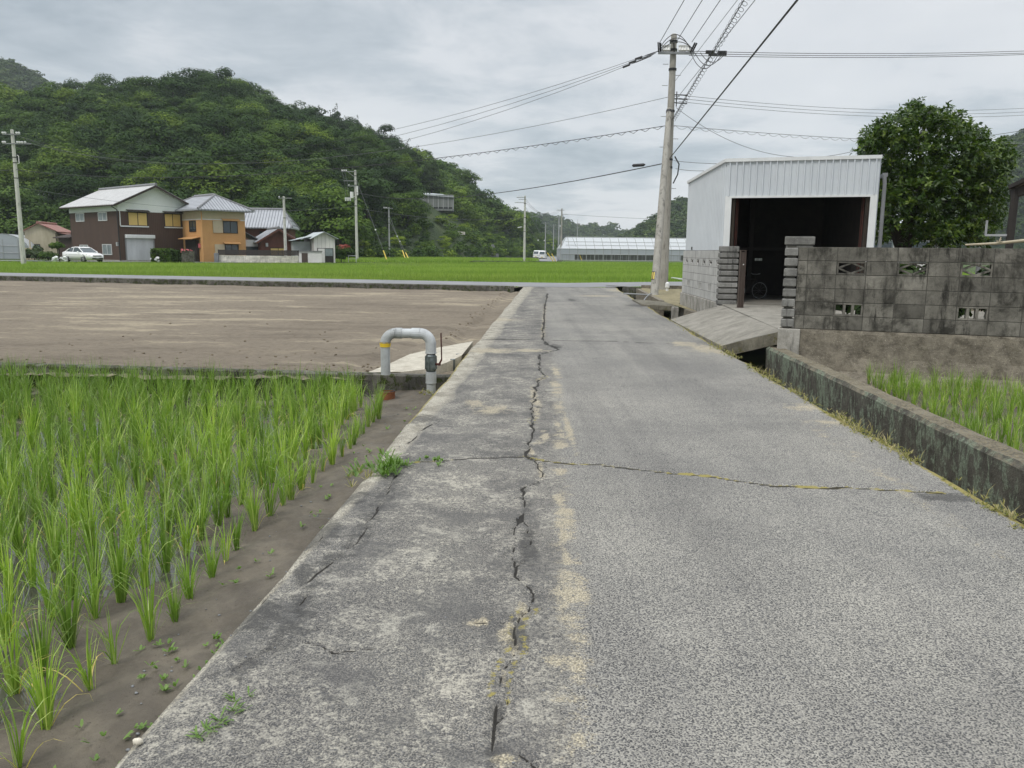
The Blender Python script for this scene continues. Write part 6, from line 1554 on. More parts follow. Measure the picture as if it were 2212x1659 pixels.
# strut pole leaning onto it
SA = G(1413, 638, -.02); SAt = D(1446, 236, PB.y - .25)
st = thing('strut_pole', 'thick concrete strut pole leaning against the tall utility pole', 'utility pole', tuple(SA))
v_ = SAt - SA; m = MB(); m.tube([tuple(-v_.normalized() * .4), tuple(v_ * .5), tuple(v_)], [.148, .128, .108], 16); part('shaft', m, M['pole_conc'], st, world=False)
dv = v_.normalized(); m = MB(); p = v_ * .985; m.tube([tuple(p - dv * .05), tuple(p + dv * .05)], .125, 14); part('band', m, M['dark_trim'], st, world=False)
def on_strut(py):
    lo, hi = 0, 1
    for _ in range(40):
        md = (lo + hi) / 2
        if proj(SA + v_ * md)[1] > py: lo = md
        else: hi = md
    return v_ * lo
p = on_strut(595); print('plate', proj(SA + p), proj(SA), proj(SAt)); m = MB(); rr_ = .156
for k in range(-4, 5):
    an = -PI / 2 - .55 + k * .17
    a0, a1 = an - .085, an + .085
    col = k in (-2, -1, 1, 2)
for nm_, ks, mt, rr_ in (('warning_plate', range(-5, 6), 'black_plate', .163), ('yellow_stripe', (-3, -2), 'yellow_paint', .167), ('yellow_stripe', (1, 2), 'yellow_paint', .167)):
    m = MB(); hz = .17 if nm_ == 'warning_plate' else .14
    vs = []; fs = []
    for j, k in enumerate(list(ks) + [list(ks)[-1] + 1]):
        an = -PI / 2 - .75 + (k - .5) * .12
        for dz in (-hz, hz): q = p + dv * dz; vs.append((q.x + rr_ * math.cos(an), q.y + rr_ * math.sin(an), q.z))
    m.add(vs, [(2 * j, 2 * j + 2, 2 * j + 3, 2 * j + 1) for j in range(len(list(ks)))])
    if nm_ == 'warning_plate': plate = part(nm_, m, M[mt], st, world=False)
    else: part(nm_, m, M[mt], plate, world=False)
# other poles
def simple_pole(px, pyb, pyt, lab, r0=.17, r1=.11, mat='pole_pale', Y=None, zg=0.0, group=None, nm='utility_pole'):
    b = G(px, pyb, zg) if Y is None else D(px, pyb, Y); tpx = px
    H = D(px, pyt, b.y).z - b.z
    t = utility_pole(nm, lab, b, H, r0, r1, mat, group=group); t['H'] = H; return t, b, H
def zof(b, py): return D(1000, py, b.y).z - b.z + (D(proj(b)[0], py, b.y).z - D(1000, py, b.y).z)
p1, b1, H1 = simple_pole(51, 569.5, 281, 'concrete utility pole with white insulators standing before the red roofed shed', .21, .125, 'pole_pale', zg=0.0)
z1 = zof(b1, 291); arm(p1, z1, -.75, .75, ins=(-.7, -.5, .45, .65), big=True); z2 = zof(b1, 311); arm(p1, z2, -.8, 1.6, ins=(-.75, -.6, .45, .65, .85, 1.1), big=True); bands(p1, [zof(b1, y) for y in (340, 352, 385, 405)], .16); steps(p1, [zof(b1, y) for y in (330, 350, 370, 400, 430, 450, 470, 490)], .16)
m = MB(); z = zof(b1, 345); m.tube([(.3, -.1, z - .35), (.42, -.1, z - .3), (.42, -.1, z + .3), (.3, -.1, z + .35)], .03, 6); part('riser_bracket', m, M['porcelain'], p1, world=False)
p2, b2, H2 = simple_pole(102, 500, 418, 'small far utility pole rising behind the red roofed shed', .16, .12, 'pole_grey', Y=135); arm(p2, H2 - .3, -.9, .9, ins=(-.8, 0, .8)); arm(p2, H2 - 1.4, -.7, .5)
p3, b3, H3 = simple_pole(617, 545, 425, 'short white concrete pole behind the slatted fence', .17, .12, 'pole_pale', Y=89.2)
_ = bands(p3, [H3 * .62], .155); arm(p3, H3 - .15, -.5, .9, ins=(-.45,))
p4, b4, H4 = simple_pole(771.5, 565.5, 368, 'white utility pole with a transformer and stacked crossarms beside the white shed', .19, .13, 'pole_pale', zg=-.05)
arm(p4, H4 - .15, -1.7, .1, ins=(-1.6, -1.35, -1.1), big=True); m = MB(); m.bar((-.1, -.16, H4 - .8), (-.9, -.16, H4 - .2), .05); part('brace', m, M['steel_grey'], p4, world=False)
arm(p4, zof(b4, 391), -1.45, .1); arm(p4, zof(b4, 402), -.9, .1, ins=(-.8,))
m = MB(); z = zof(b4, 421); m.tube([(-.45, -.2, z - .4), (-.45, -.2, z + .35)], .22, 12); m.ab(-.5, -.15, -.25, 0, z - .25, z - .18); part('transformer', m, M['porcelain'], p4, world=False)
arm(p4, zof(b4, 430), -1.3, .1, ins=(-1.25, -1.05, -.85, -.65), big=True, insz=-.25)
m = MB()
for x in (-1.6, -1.3): m.tube([(x, -.2, H4 - .1), (x + .3, -.2, H4 - 1.4), (x + .4, -.2, zof(b4, 425))], .02, 5)
part('drop_leads', m, M['wire_grey'], p4, world=False)
m = MB(); z = zof(b4, 411); m.ab(.15, .32, -.2, -.05, z - .6, z + .5); part('switch_box', m, M['porcelain'], p4, world=False); bands(p4, [zof(b4, y) for y in (380, 400, 445)], .18)
p5, b5, H5 = simple_pole(841.5, 561, 448, 'slim grey utility pole with guy wires rising from the far rice', .14, .10, 'pole_grey', zg=-.1); arm(p5, H5 - .15, -.8, .7, ins=(-.75, -.55, -.3)); bands(p5, [H5 * .8, H5 * .7], .13)
p7, b7, H7 = simple_pole(1132.5, 564, 423, 'pale utility pole with a white street lamp in the middle of the valley', .20, .13, 'pole_pale', zg=-.05)
arm(p7, zof(b7, 427), -1.3, .1, ins=(-1.2, -.8, -.4)); arm(p7, zof(b7, 431), -1.0, .1); arm(p7, zof(b7, 438), -1.6, .1, ins=(-1.2, -.6))
m = MB(); z = zof(b7, 491); m.bar((-1.1, -.2, z - .05), (-.45, -.2, z + .06), .2, .12); part('street_lamp', m, M['porcelain'], p7, world=False)
m = MB(); m.tube([(-.45, -.2, z + .06), (0, 0, z)], .03, 5); part('lamp_arm', m, M['steel_grey'], p7, world=False); bands(p7, [zof(b7, y) for y in (440, 470, 484, 500)], .17)
p8, b8, H8 = simple_pole(1211.6, 562, 450.6, 'grey utility pole at the near corner of the long greenhouse', .19, .12, 'pole_conc', zg=-.1); arm(p8, H8 - .3, -.9, .45, ins=(-.8, -.4, .4)); arm(p8, zof(b8, 463), 0, 1.1)
p9, b9, H9 = simple_pole(1206, 561, 468.4, 'thinner grey utility pole just behind the greenhouse corner pole', .18, .12, 'pole_grey', Y=165); arm(p9, H9 - .2, -.7, .6, ins=(-.6, .5))
p10, b10, H10 = simple_pole(1177.6, 546, 480, 'grey utility pole rising behind the two white vans', .17, .11, 'pole_grey', Y=200); arm(p10, H10 - .2, -.7, .5)
p11, b11, H11 = simple_pole(1195.3, 536, 485, 'far grey pole against the dark trees near the lane', .17, .11, 'pole_grey', Y=225); arm(p11, H11 - .2, -.4, .9, ins=(.5,))
p12, b12, H12 = simple_pole(1246, 560, 482, 'far pole with loudspeakers behind the long greenhouse', .16, .10, 'pole_grey', Y=210)
m = MB(); m.tube([(0, 0, H12), (0, 0, H12 + 1.0)], .03, 5); m.tube([(.1, -.1, H12 - .3), (.6, -.3, H12 - .3)], [.08, .25], 8); m.tube([(-.1, -.1, H12 - .5), (-.35, -.3, H12 - .5)], [.08, .22], 8); m.bar((0, 0, H12 - .3), (.4, -.1, H12 + .1), .06); part('loudspeaker', m, M['steel_grey'], p12, world=False)
# guy wires with yellow covers
def guy(lab, pole_pt, pxs, pys, pxe, pye, zg=-.05, cover=True):
    e = G(pxe, pye, zg); t = thing('guy_wire', lab, 'guy wire', tuple(e))
    m = MB(); m.tube([e, pole_pt], .022, 5); part('cable', m, M['wire_grey'], t)
    d = (Vector(pole_pt) - e); 
    lo, hi = 0, 1
    for _ in range(40):
        md = (lo + hi) / 2
        if proj(e + d * md)[1] > pys: lo = md
        else: hi = md
    m = MB(); m.tube([e - Vector((0, 0, .1)), e + d * lo], .075, 8); part('yellow_cover', m, M['yellow_paint'], t)
    m = MB(); q = e + d * min(.8, lo * 2 + .1); m.ball(q, .1, n=7, m=5); part('guy_insulator', m, M['porcelain'], t)
guy('guy wire of the transformer pole with a thick yellow cover at its foot', (b4.x, b4.y, b4.z + H4 - .8), 819, 541, 838, 567)
guy('guy wire of the slim grey pole, its yellow cover nearer that pole', (b5.x, b5.y, b5.z + H5 - 1.0), 870, 541, 877, 562)
guy('guy wire of the slim grey pole, its yellow cover farther from that pole', (b5.x, b5.y, b5.z + H5 - 2.0), 876, 546, 884.5, 562)
guy('guy wire of the street lamp pole with leaning yellow cover by the vans', (b7.x, b7.y, b7.z + zof(b7, 480)), 1182, 546, 1196, 564.5)
guy('guy wire of the street lamp pole with a thin yellow cover near the greenhouse', (b7.x, b7.y, b7.z + zof(b7, 445)), 1190, 548, 1201, 564.5)
guy('guy wire of the greenhouse corner pole with yellow cover in front of the greenhouse', (b8.x, b8.y, b8.z + H8 - .6), 1243, 547, 1257, 562)

# ================================================================ overhead wires
def wire(lab, p, q, sag, r=.016, mat='wire', group=None, n=26, nm='power_line', spiral=None, sleeve=None):
    m = MB(); r *= .82; path = catc(p, q, sag, n); m.tube(path, r, 5)
    if sleeve:
        P_, Q_ = Vector(p), Vector(q); pt_ = lambda f: P_.lerp(Q_, f) - Vector((0, 0, sag * 4 * f * (1 - f))); m.tube([pt_(sleeve[0] + (sleeve[1] - sleeve[0]) * i / 4) for i in range(5)], [sleeve[2] * .7, sleeve[2], sleeve[2], sleeve[2], sleeve[2] * .5], 7)
        for f_ in (sleeve[1] * 1.12,): m.tube([pt_(f_), pt_(f_ + .005)], sleeve[2] * 1.9, 7)
    if spiral:
        pitch, R1, rw, drop = spiral; L = (Vector(q) - Vector(p)).length; k = int(L / pitch * 9); d = (Vector(q) - Vector(p)).normalized(); u = d.cross(Vector((0, 0, 1))).normalized(); v = u.cross(d)
        pts_ = []
        for i in range(k + 1):
            f = i / k; c_ = Vector(p).lerp(Vector(q), f) - Vector((0, 0, sag * 4 * f * (1 - f))) - v * drop; a = 2 * PI * f * L / pitch
            pts_.append(c_ + (u * math.cos(a) + v * math.sin(a)) * R1)
        m.tube(pts_, rw, 4, caps=False)
    return single(nm, m, M[mat], lab, 'wire', group)
def wp(py, dx=0, dy=0): z = zb_(py); return Vector((PB.x + lx(z) + dx, PB.y + dy, PB.z + z))
P1T = Vector((b1.x, b1.y - .15, b1.z + z1 + .2)); P1M = Vector((b1.x, b1.y - .15, b1.z + z2 + .2))
ARM = wp(117)
for k in range(3):
    wire('one of three sagging wires from the tall pole crossarm towards the hill', ARM + Vector((-.55 - .14 * k, -.05 * k, .12 - .10 * k)), P1T + Vector((-.5 + .5 * k, 0, -.12 * k)), 3.0 + .32 * k, .0105, sleeve=(.001, .011 + .002 * k, .022), group='three sagging wires from the crossarm')
wire('single thin wire sagging from the tall pole below its crossarm', wp(208), P1M + Vector((.9, 0, .0)), 2.2, .012, 'wire_grey')
wire('spiral hung cable running from the tall pole across the hill', wp(271, -.1), Vector((b1.x, b1.y, b1.z + zof(b1, 366))), 1.25, .016, spiral=(.55, .05, .010, .05))
wire('lower telephone cable with a black closure from the tall pole to the transformer pole', wp(352, -.1), Vector((b4.x, b4.y, b4.z + zof(b4, 415))), 1.1, .026)
q = D(1381, 357, 32.5); m = MB(); m.tube([q + Vector((-.26, .15, .0)), q + Vector((-.22, .13, .0)), q + Vector((.15, -.07, .01)), q + Vector((.22, -.1, .02))], [.015, .06, .06, .015], 8); single('cable_closure', m, M['black_rubber'], 'black cable closure hanging on the lower telephone cable', 'closure')
# to the right
zA = ARM.z
for k, py in enumerate((108.5, 113, 116)):
    p = ARM + Vector((.62, 0, .12 - .08 * k)); e_ = D(2260, py, 40); wire('one of three level wires from the crossarm running off over the garage', p, e_, .12, .015, group='three level wires over the garage')
    m = MB(); 
m = MB()
for x, z in ((1560, 113), (1534, 112), (1540, 118), (1560, 117)):
    q = D(x, z, PB.y + .3); m.bar(q + Vector((-.17, 0, 0)), q + Vector((.17, 0.0, 0)), .09, .1)
single('wire_clamps', m, M['black_rubber'], 'black wire clamps on the level wires near the tall pole crossarm', 'clamp')
for k, (y0, y1) in enumerate(((205, 231), (212, 239), (219, 246))): wire('one of three thin low wires from the wire rack over the broadleaf tree', wp(y0, .3), D(2260, y1, 42), .35, .011, 'wire_grey', group='three thin low wires over the tree')
wire('spiral hung cable from the tall pole behind the broadleaf tree', wp(271, .1), D(2260, 310, 45), .2, .013, 'wire_grey', spiral=(.62, .055, .008, .06))
wire('service wire drooping from the tall pole behind the garage roof', wp(232, .2), D(1850, 325, 33), .9, .012, 'wire_grey')
wire('upper short wire from the tall pole to the garage roof', wp(347, .2), D(1570, 354, 31), .03, .012, 'wire_grey')
wire('lower short wire from the tall pole to the garage roof', wp(364, .3), D(1520, 369, 31), .03, .012, 'wire_grey')
wire('thin wire slanting down from the upper edge of the broadleaf tree', D(2120, 295, 38), D(2280, 270, 30), .02, .014, 'wire_grey')
# towards and over the camera
def over(lab, start, px, py, zdrop=0.0, r=.015, mat='wire', ext=1.6, spiral=None, group=None):
    e_ = G(px, py, start.z - zdrop); q = start + (e_ - start) * ext
    wire(lab, start, q, 0, r, mat, group, spiral=spiral)
grp = 'three wires rising from the crossarm over the camera'
over('one of three wires rising from the crossarm over the camera', ARM + Vector((-.6, -.4, .35)), 1478, 0, group=grp)
over('one of three wires rising from the crossarm over the camera', ARM + Vector((.02, -.45, .35)), 1517, 0, group=grp)
over('one of three wires rising from the crossarm over the camera', ARM + Vector((.62, -.45, .35)), 1556, 0, group=grp)
over('thin wire rising steeply from just below the crossarm over the camera', wp(176, .1, -.1), 1593, 0, 0, .010, 'wire_grey')
over('thick spiral hung cable climbing steeply from the tall pole over the camera', wp(257, .1, -.12), 1607, 0, 0, .014, spiral=(.42, .075, .006, .07))
over('thin wire beside the thick spiral cable climbing over the camera', wp(217, .15, -.12), 1631, 0, 0, .012, 'wire_grey')
over('thick black cable climbing diagonally from the tall pole past the garage roof', wp(342.5, .02, -.12), 1722, 0, 0, .022)
# valley wires
z7 = b7.z + H7 - .3
for k in range(3): wire('one of three thin wires sagging between the street lamp pole and the greenhouse pole', Vector((b7.x, b7.y, z7 - .3 * k)), Vector((b8.x - .8 + .4 * k, b8.y, b8.z + H8 - .2)), 1.5, .018, 'wire_grey', group='three thin valley wires')
wire('thin cable from the greenhouse pole running level behind the tall pole', Vector((b8.x + 1, b8.y, b8.z + zof(b8, 463))), D(1900, 480, 125), .5, .03, 'wire_grey')
wire('thin cable between the transformer pole and the street lamp pole', Vector((b4.x, b4.y, b4.z + zof(b4, 449))), Vector((b7.x, b7.y, b7.z + zof(b7, 470))), .8, .018, 'wire_grey')
wire('thin cable from the concrete pole past the brown house roof to the transformer pole', Vector((b1.x, b1.y, b1.z + zof(b1, 404))), Vector((b4.x, b4.y, b4.z + zof(b4, 445))), 1.2, .016, 'wire_grey')
wire('thin wire from the concrete pole leaving at its insulator arm', Vector((b1.x - .5, b1.y, b1.z + zof(b1, 311))), D(-60, 335, 75), .1, .016, 'wire_grey')
wire('thin cable from the concrete pole leaving low towards the picture edge', Vector((b1.x, b1.y, b1.z + zof(b1, 366))), D(-60, 368, 72), .1, .016, 'wire_grey')
wire('thin wire from the short white pole to the orange house roof', Vector((b3.x, b3.y, b3.z + H3 - .2)), D(578, 454, 100), .1, .014, 'wire_grey')
# small roadside bits near the pole
c = D(1442, 603, 32.2); m = MB(); m.tube([(0, 0, 0), (0, 0, .1), (0, 0, .14), (0, 0, .3), (0, 0, .35)], [.05, .05, .09, .08, .03], 10); o = single('plastic_drum', m, M['porcelain'], 'small white plastic drum standing behind the tall utility pole', 'drum', bevel=0); o.location = (c.x, c.y, -.0)
a_, b_ = G(1452, 600, .06), G(1480, 604, .06); m = MB(); m.bar(a_, b_, .12, .06); single('white_board', m, M['white_paint'], 'white board lying on the cross road beside the block wall', 'board')

# ================================================================ hills
def hill_fn(cols):
    px = np.array([c[0] for c in cols]); py = np.array([c[1] for c in cols]); d1 = np.array([c[2] for c in cols], float); d0 = np.array([c[3] for c in cols], float)
    tx = np.array([ray(p, 500).x / ray(p, 500).y for p in px])
    zr = np.array([D(p, q, d).z for p, q, d in zip(px, py, d1)])
    return tx, zr, d1, d0
def hill_z(H, x, y, th, noise=2.5, seed=1, pw=1.7):
    tx, zr, d1, d0 = H; t = x / y
    a, b = np.interp(t, tx, d0), np.interp(t, tx, d1); z = np.interp(t, tx, zr) - th
    f = (y - a) / (b - a); g = np.clip(f, 0, 1)
    base = z * (1 - (1 - g) ** pw)
    over_ = np.clip(f - 1, 0, 3); base = base * (1 - .55 * over_)
    n = noise * (np_noise(x, y, .03, seed) - .5) * 2 + noise * .6 * (np_noise(x, y, .09, seed + 3) - .5) * 2
    return -.3 + np.maximum(base + n * np.clip(f * 3, 0, 1), -3) * (f > -.05), f
def hill_mesh(name, H, th, seed, mat, nx=160, ny=70, f1=1.9, noise=2.5):
    tx, zr, d1, d0 = H; T = np.linspace(tx[0], tx[-1], nx); Fy = np.linspace(-.06, f1, ny)
    a, b = np.interp(T, tx, d0), np.interp(T, tx, d1)
    Y = a[None, :] + (b - a)[None, :] * Fy[:, None]; X = T[None, :] * Y; Z, _ = hill_z(H, X, Y, th, noise, seed)
    i = np.arange(ny - 1)[:, None] * nx + np.arange(nx - 1)[None, :]
    tag(np_obj(name, np.stack([X, Y, Z], -1).reshape(-1, 3), np.stack([i, i + 1, i + nx + 1, i + nx], -1).reshape(-1, 4), M[mat], smooth=True), kind='structure')
MAIN = hill_fn([(-500, 275, 340, 135), (-250, 250, 335, 132), (0, 230, 330, 130), (100, 222, 322, 128), (170, 212, 315, 126), (330, 202, 300, 124), (480, 198, 298, 122), (540, 207, 300, 122), (600, 232, 305, 122), (720, 264, 318, 126), (800, 293, 330, 132), (850, 322, 338, 138), (930, 358, 356, 152), (985, 388, 375, 168), (1010, 415, 395, 185), (1050, 434, 420, 205), (1130, 474, 465, 245), (1175, 484, 500, 285), (1206, 504, 530, 330), (1222, 540, 550, 380)])
hill_mesh('hill', MAIN, 9.5, 1, 'hillsoil', 220, 80)
FARL = hill_fn([(-600, 75, 620, 420), (-100, 132, 620, 420), (0, 144, 620, 420), (40, 149, 620, 420), (100, 170, 620, 420), (165, 210, 620, 420), (290, 270, 620, 420), (420, 330, 620, 420)])
hill_mesh('hill', FARL, 6, 4, 'hillsoil', 60, 40)
FARR = hill_fn([(1340, 528, 620, 520), (1365, 506, 610, 480), (1420, 472, 600, 430), (1480, 442, 590, 420), (1600, 405, 580, 410), (1900, 370, 560, 400), (2080, 345, 540, 390), (2130, 322, 530, 380), (2170, 302, 530, 380), (2212, 286, 530, 380), (2500, 230, 520, 370)])
hill_mesh('hill', FARR, 6, 7, 'hillsoil', 90, 40)
FARC = hill_fn([(1120, 465, 980, 860), (1195, 472, 980, 860), (1215, 478, 980, 860), (1240, 488, 970, 850), (1262, 496, 960, 840), (1290, 492, 960, 840), (1310, 498, 960, 840), (1345, 503, 960, 840), (1400, 508, 960, 840), (1520, 510, 960, 840)])
hill_mesh('hill', FARC, 7, 9, 'hillsoil', 60, 30)
def march(H, th, seed, px, py, noise=2.5):
    d = ray(px, py)
    for k in range(3000):
        y = 100 + k * .3; p = CAM + d * (y / d.y); z, f = hill_z(H, np.array(p.x), np.array(p.y), th, noise, seed)
        if p.z < float(z): return p
    return p
# hillside building
hb = march(MAIN, 9.5, 1, 940, 452); print('hillside', hb)
sc_ = hb.y / F
bl = thing('hillside_barn', 'long grey netted barn with pale roof on the hillside terrace', 'barn', tuple(D(893, 450, hb.y)), R_(3))
Lh = 84 * sc_; m = MB(); m.ab(0, Lh, 0, 8, -.5, 29 * sc_ ); part('wall', m, M['grey_net'], bl, world=False)
m = MB(); m.add([(-2, -.5, 30 * sc_), (Lh + .4, -.5, 22 * sc_ + .2), (Lh + .4, 8, 24 * sc_), (-2, 8, 36 * sc_), (Lh * .72, 3.5, 32 * sc_), (-2, 3.5, 37 * sc_)], [(0, 1, 4, 5), (1, 2, 4), (5, 4, 2, 3)]); part('roof', m, M['zinc_roof'], bl, world=False)
m = MB(); m.ab(.3, Lh - .3, -.06, -.01, 0.02, 3.2 * sc_); part('gap', m, M['dark_trim'], bl, world=False)
for k in range(9): m = MB(); m.ab(Lh * k / 8 - .08, Lh * k / 8 + .08, -.16, -.07, 0, 27 * sc_); part('post', m, M['frame_pale'], bl, world=False)
hs = march(MAIN, 9.5, 1, 985, 503); hsy = hs.y - 2
m = MB(); c = D(985, 498, hsy); m.box(c.x, c.y, c.z - .6, 38 * hsy / F, 1, 6 * hsy / F); single('retaining_wall', m, M['stain_block'], 'small white retaining wall among the bushes below the hillside barn', 'wall')
gy = 215; r_ = random.Random(6); q0 = D(1052, 553, gy)
m = MB(); m.box(q0.x, q0.y, q0.z + .2, 6.2, 5, .9); single('grave_terrace', m, M['stone_grey'], 'low grey stone terrace carrying the gravestones at the hill foot', 'terrace')
for k in range(14):
    q = D(1038 + k * 2.2, 553, gy - 1.5 + r_.uniform(-.8, 3)); h = 1.2 + r_.random() * 1.0; m = MB(); m.box(0, 0, .2, .9, .7, .4); m.box(0, 0, .4 + h / 2, .5, .45, h); m.box(0, 0, .45, .7, .6, .14)
    o = single('gravestone', m, M['stone_grey'], 'small grey gravestone in the cluster at the foot of the hill', 'gravestone', 'gravestones at the hill foot'); o.location = (q.x, q.y, q0.z + .65)
p6b = march(MAIN, 9.5, 1, 1051.7, 462); p6, b6, H6 = simple_pole(1051.7, 462, 409, 'thin grey pole standing on the wooded hillside below the skyline', .15, .1, 'pole_grey', Y=p6b.y - 1); arm(p6, H6 - .1, -.5, .5)
m = MB(); z = H6 * .55; m.box(.4, -.2, z, .5, .4, .8); part('box', m, M['porcelain'], p6, world=False)

# ================================================================ forest
def tree_geo(seed, kind, nq, size):
    rng = np.random.default_rng(seed); cs, rs = [], []
    if kind == 'conifer':
        for k in range(11):
            z = .28 + .72 * k / 10; r = .26 * (1 - (k / 11)) ** .8 + .03
            for j in range(4 if k < 8 else 1):
                a = rng.uniform(0, 6.28); cs.append((math.cos(a) * r * .6, math.sin(a) * r * .6, z)); rs.append((r * .7, r * .7, .09))
    else:
        n = 26
        for k in range(n):
            a = rng.uniform(0, 6.28); e_ = math.asin(rng.uniform(-.6, 1)); R1 = rng.uniform(.25, .42) * (1.0 if e_ > 0 else .9)
            cs.append((math.cos(a) * math.cos(e_) * R1, math.sin(a) * math.cos(e_) * R1, .48 + .38 * math.sin(e_) * rng.uniform(.75, 1.1))); r = rng.uniform(.13, .22); rs.append((r, r, r * .72))
        cs.append((0, 0, .45)); rs.append((.3, .3, .3))
    k = [max(8, int(nq * r[0] ** 2 / sum(q[0] ** 2 for q in rs))) for r in rs]
    V, Fq, T = quad_leaves(cs, rs, k, size, rng, 1.1, .86, .35)
    return V, Fq, T
KINDS = [('leaf_mid', 'round', 3), ('leaf_dark', 'round', 3), ('leaf_bright', 'round', 2), ('leaf_conifer', 'conifer', 2)]
tree_me = {}
for mt, kd, cnt in KINDS:
    L_ = []
    for s in range(cnt):
        V, Fq, T = tree_geo(50 + s * 7 + len(mt), kd, 4200, .0165)
        # trunk as second material
        tv, tf = MB(), None; tv.tube([(0, 0, -.1), (0, 0, .3), (.02, .01, .6)], [.028, .022, .01], 6)
        Vt = np.array(tv.v); Ft = [f for f in tv.f if len(f) == 4]
        Vall = np.concatenate([V, Vt]); Fall = np.concatenate([Fq, np.array(Ft) + len(V)])
        o = np_obj('hillside_tree', Vall, Fall, [M[mt], M['bark']], tones=np.concatenate([T, np.full(len(Ft), .5)]))
        mi = np.zeros(len(Fall), np.int32); mi[len(Fq):] = 1; o.data.polygons.foreach_set('material_index', mi)
        L_.append(o.data); bpy.data.objects.remove(o)
    tree_me[mt] = L_
rng = np.random.default_rng(77)
cand = []
def scatter(H, th, seed, nrow, spacing0, f0, f1, noise=2.5, px0=-170, px1=2400):
    tx, zr, d1, d0 = H; out = []
    y = d0.min() * .98
    while y < d1.max() * (1 + .1):
        sp = spacing0(y); x = tx[0] * y
        while x < tx[-1] * y:
            xx = x + rng.normal(0, sp * .25); yy = y + rng.normal(0, sp * .25); x += sp
            t = xx / yy
            if not (tx[0] < t < tx[-1]): continue
            z, f = hill_z(H, np.array(xx), np.array(yy), th, noise, seed); f = float(f)
            if f < f0 or f > f1: continue
            px, py = proj((xx, yy, float(z) + 4))
            if px < px0 or px > px1: continue
            out.append((xx, yy, float(z), f, px, py))
        y += sp * .9
    return out
barn_px = (895, 992, 405, 466)
for (xx, yy, z, f, px, py) in scatter(MAIN, 9.5, 1, 0, lambda y: 5.4 + y * .006, -.02, 1.09):
    h = rng.uniform(7.0, 11.5) * (1.2 if rng.random() < .12 else 1.0)
    opensl = px > 850 and py > 452 + (px - 850) * .12 + rng.normal() * 6
    if opensl or (px > 735 and f < .10): h = rng.uniform(1.6, 3.4) if rng.random() < .75 else rng.uniform(3, 4.5)
    top = proj((xx, yy, z + h))[1]
    if 888 < px < 1000 and yy < hb.y + 9 and top < 455 and proj((xx, yy, z))[1] > 400:
        if True: h = min(h, max(0.0, (h * (proj((xx, yy, z))[1] - 456) / max(1, proj((xx, yy, z))[1] - top))))
        if h < 1.2: continue
    if 925 < px < 1010 and 462 < py < 480 and rng.random() < .6: continue
    k_ = rng.random(); cn = np_noise(np.array(xx), np.array(yy), .035, 9)
    if opensl: mt = 'leaf_mid' if k_ < .75 else 'leaf_bright'
    elif cn > .60 and k_ < .55 and 620 < px < 960: mt = 'leaf_conifer'
    elif k_ < .10: mt = 'leaf_bright'
    elif k_ < .52: mt = 'leaf_mid'
    else: mt = 'leaf_dark'
    cand.append((xx, yy, z, f, px, py, h, mt, h / yy))
print('hill trees', len(cand))
def zone(px, py, f):
    if f > .86: return 'on the skyline of the wooded hill' + (' above the houses' if px < 640 else ' sloping down to the valley' if px > 860 else '')
    if px < 130: return 'behind the red roofed shed'
    if px < 420: return 'on the slope above the brown house'
    if px < 640: return 'on the slope above the orange house'
    if px < 790: return 'on the slope behind the transformer pole'
    if px < 890: return 'on the slope behind the slim grey pole'
    if px < 1010: return 'around the hillside barn'
    return 'at the valley end of the hill'
KN = {'leaf_mid': 'green broadleaf tree', 'leaf_dark': 'dark green broadleaf tree', 'leaf_bright': 'bright yellow green broadleaf tree', 'leaf_conifer': 'dark pointed conifer'}
cand.sort(key=lambda c: -c[8])
vis = [c for c in cand if -60 < c[4] < 1240]
NT_ = 290
for c in vis[:NT_]:
    xx, yy, z, f, px, py, h, mt, _ = c
    o = bpy.data.objects.new('hillside_tree', tree_me[mt][int(rng.integers(len(tree_me[mt])))]); C.objects.link(o)
    wv = h * rng.uniform(.95, 1.3) * (.75 if mt == 'leaf_conifer' else 1.0); o.scale = (wv, wv * rng.uniform(.9, 1.1), h); o.location = (xx, yy, z - .4); o.rotation_euler = (0, 0, rng.uniform(0, 6.28))
    nm_ = KN[mt] if h > 4 else KN[mt].replace('tree', 'bush'); zn = zone(px, py, f)
    tag(o, nm_ + ' ' + zn, 'tree', nm_ + 's ' + zn)
def merge_forest(name, items, label, nq, size, mats=None, kindmix=('round',)):
    by = {}
    for it in items: by.setdefault(it[7], []).append(it)
    VV, FF, TT, MI = [], [], [], []; o = 0; ml = list(by)
    lib = {mt: [tree_geo(900 + k + len(mt), 'conifer' if mt == 'leaf_conifer' else 'round', nq, size) for k in range(4)] for mt in ml}
    for mi, mt in enumerate(ml):
        for it in by[mt]:
            V, Fq, T = lib[mt][int(rng.integers(4))]; h = it[6]; wv = h * rng.uniform(.95, 1.3) * (.75 if mt == 'leaf_conifer' else 1); a = rng.uniform(0, 6.28); c_, s_ = math.cos(a), math.sin(a)
            VV.append(np.stack([(V[:, 0] * c_ - V[:, 1] * s_) * wv + it[0], (V[:, 0] * s_ + V[:, 1] * c_) * wv + it[1], V[:, 2] * h + it[2] - .4], -1)); FF.append(Fq + o); o += len(V)
            TT.append(np.clip(T + rng.normal(0, .2), 0, 1)); MI.append(np.full(len(Fq), mi, np.int32))
    ob = np_obj(name, np.concatenate(VV), np.concatenate(FF), [M[m_] for m_ in ml], tones=np.concatenate(TT)); ob.data.polygons.foreach_set('material_index', np.concatenate(MI))
    return tag(ob, label, 'forest', kind='stuff')
extra = []
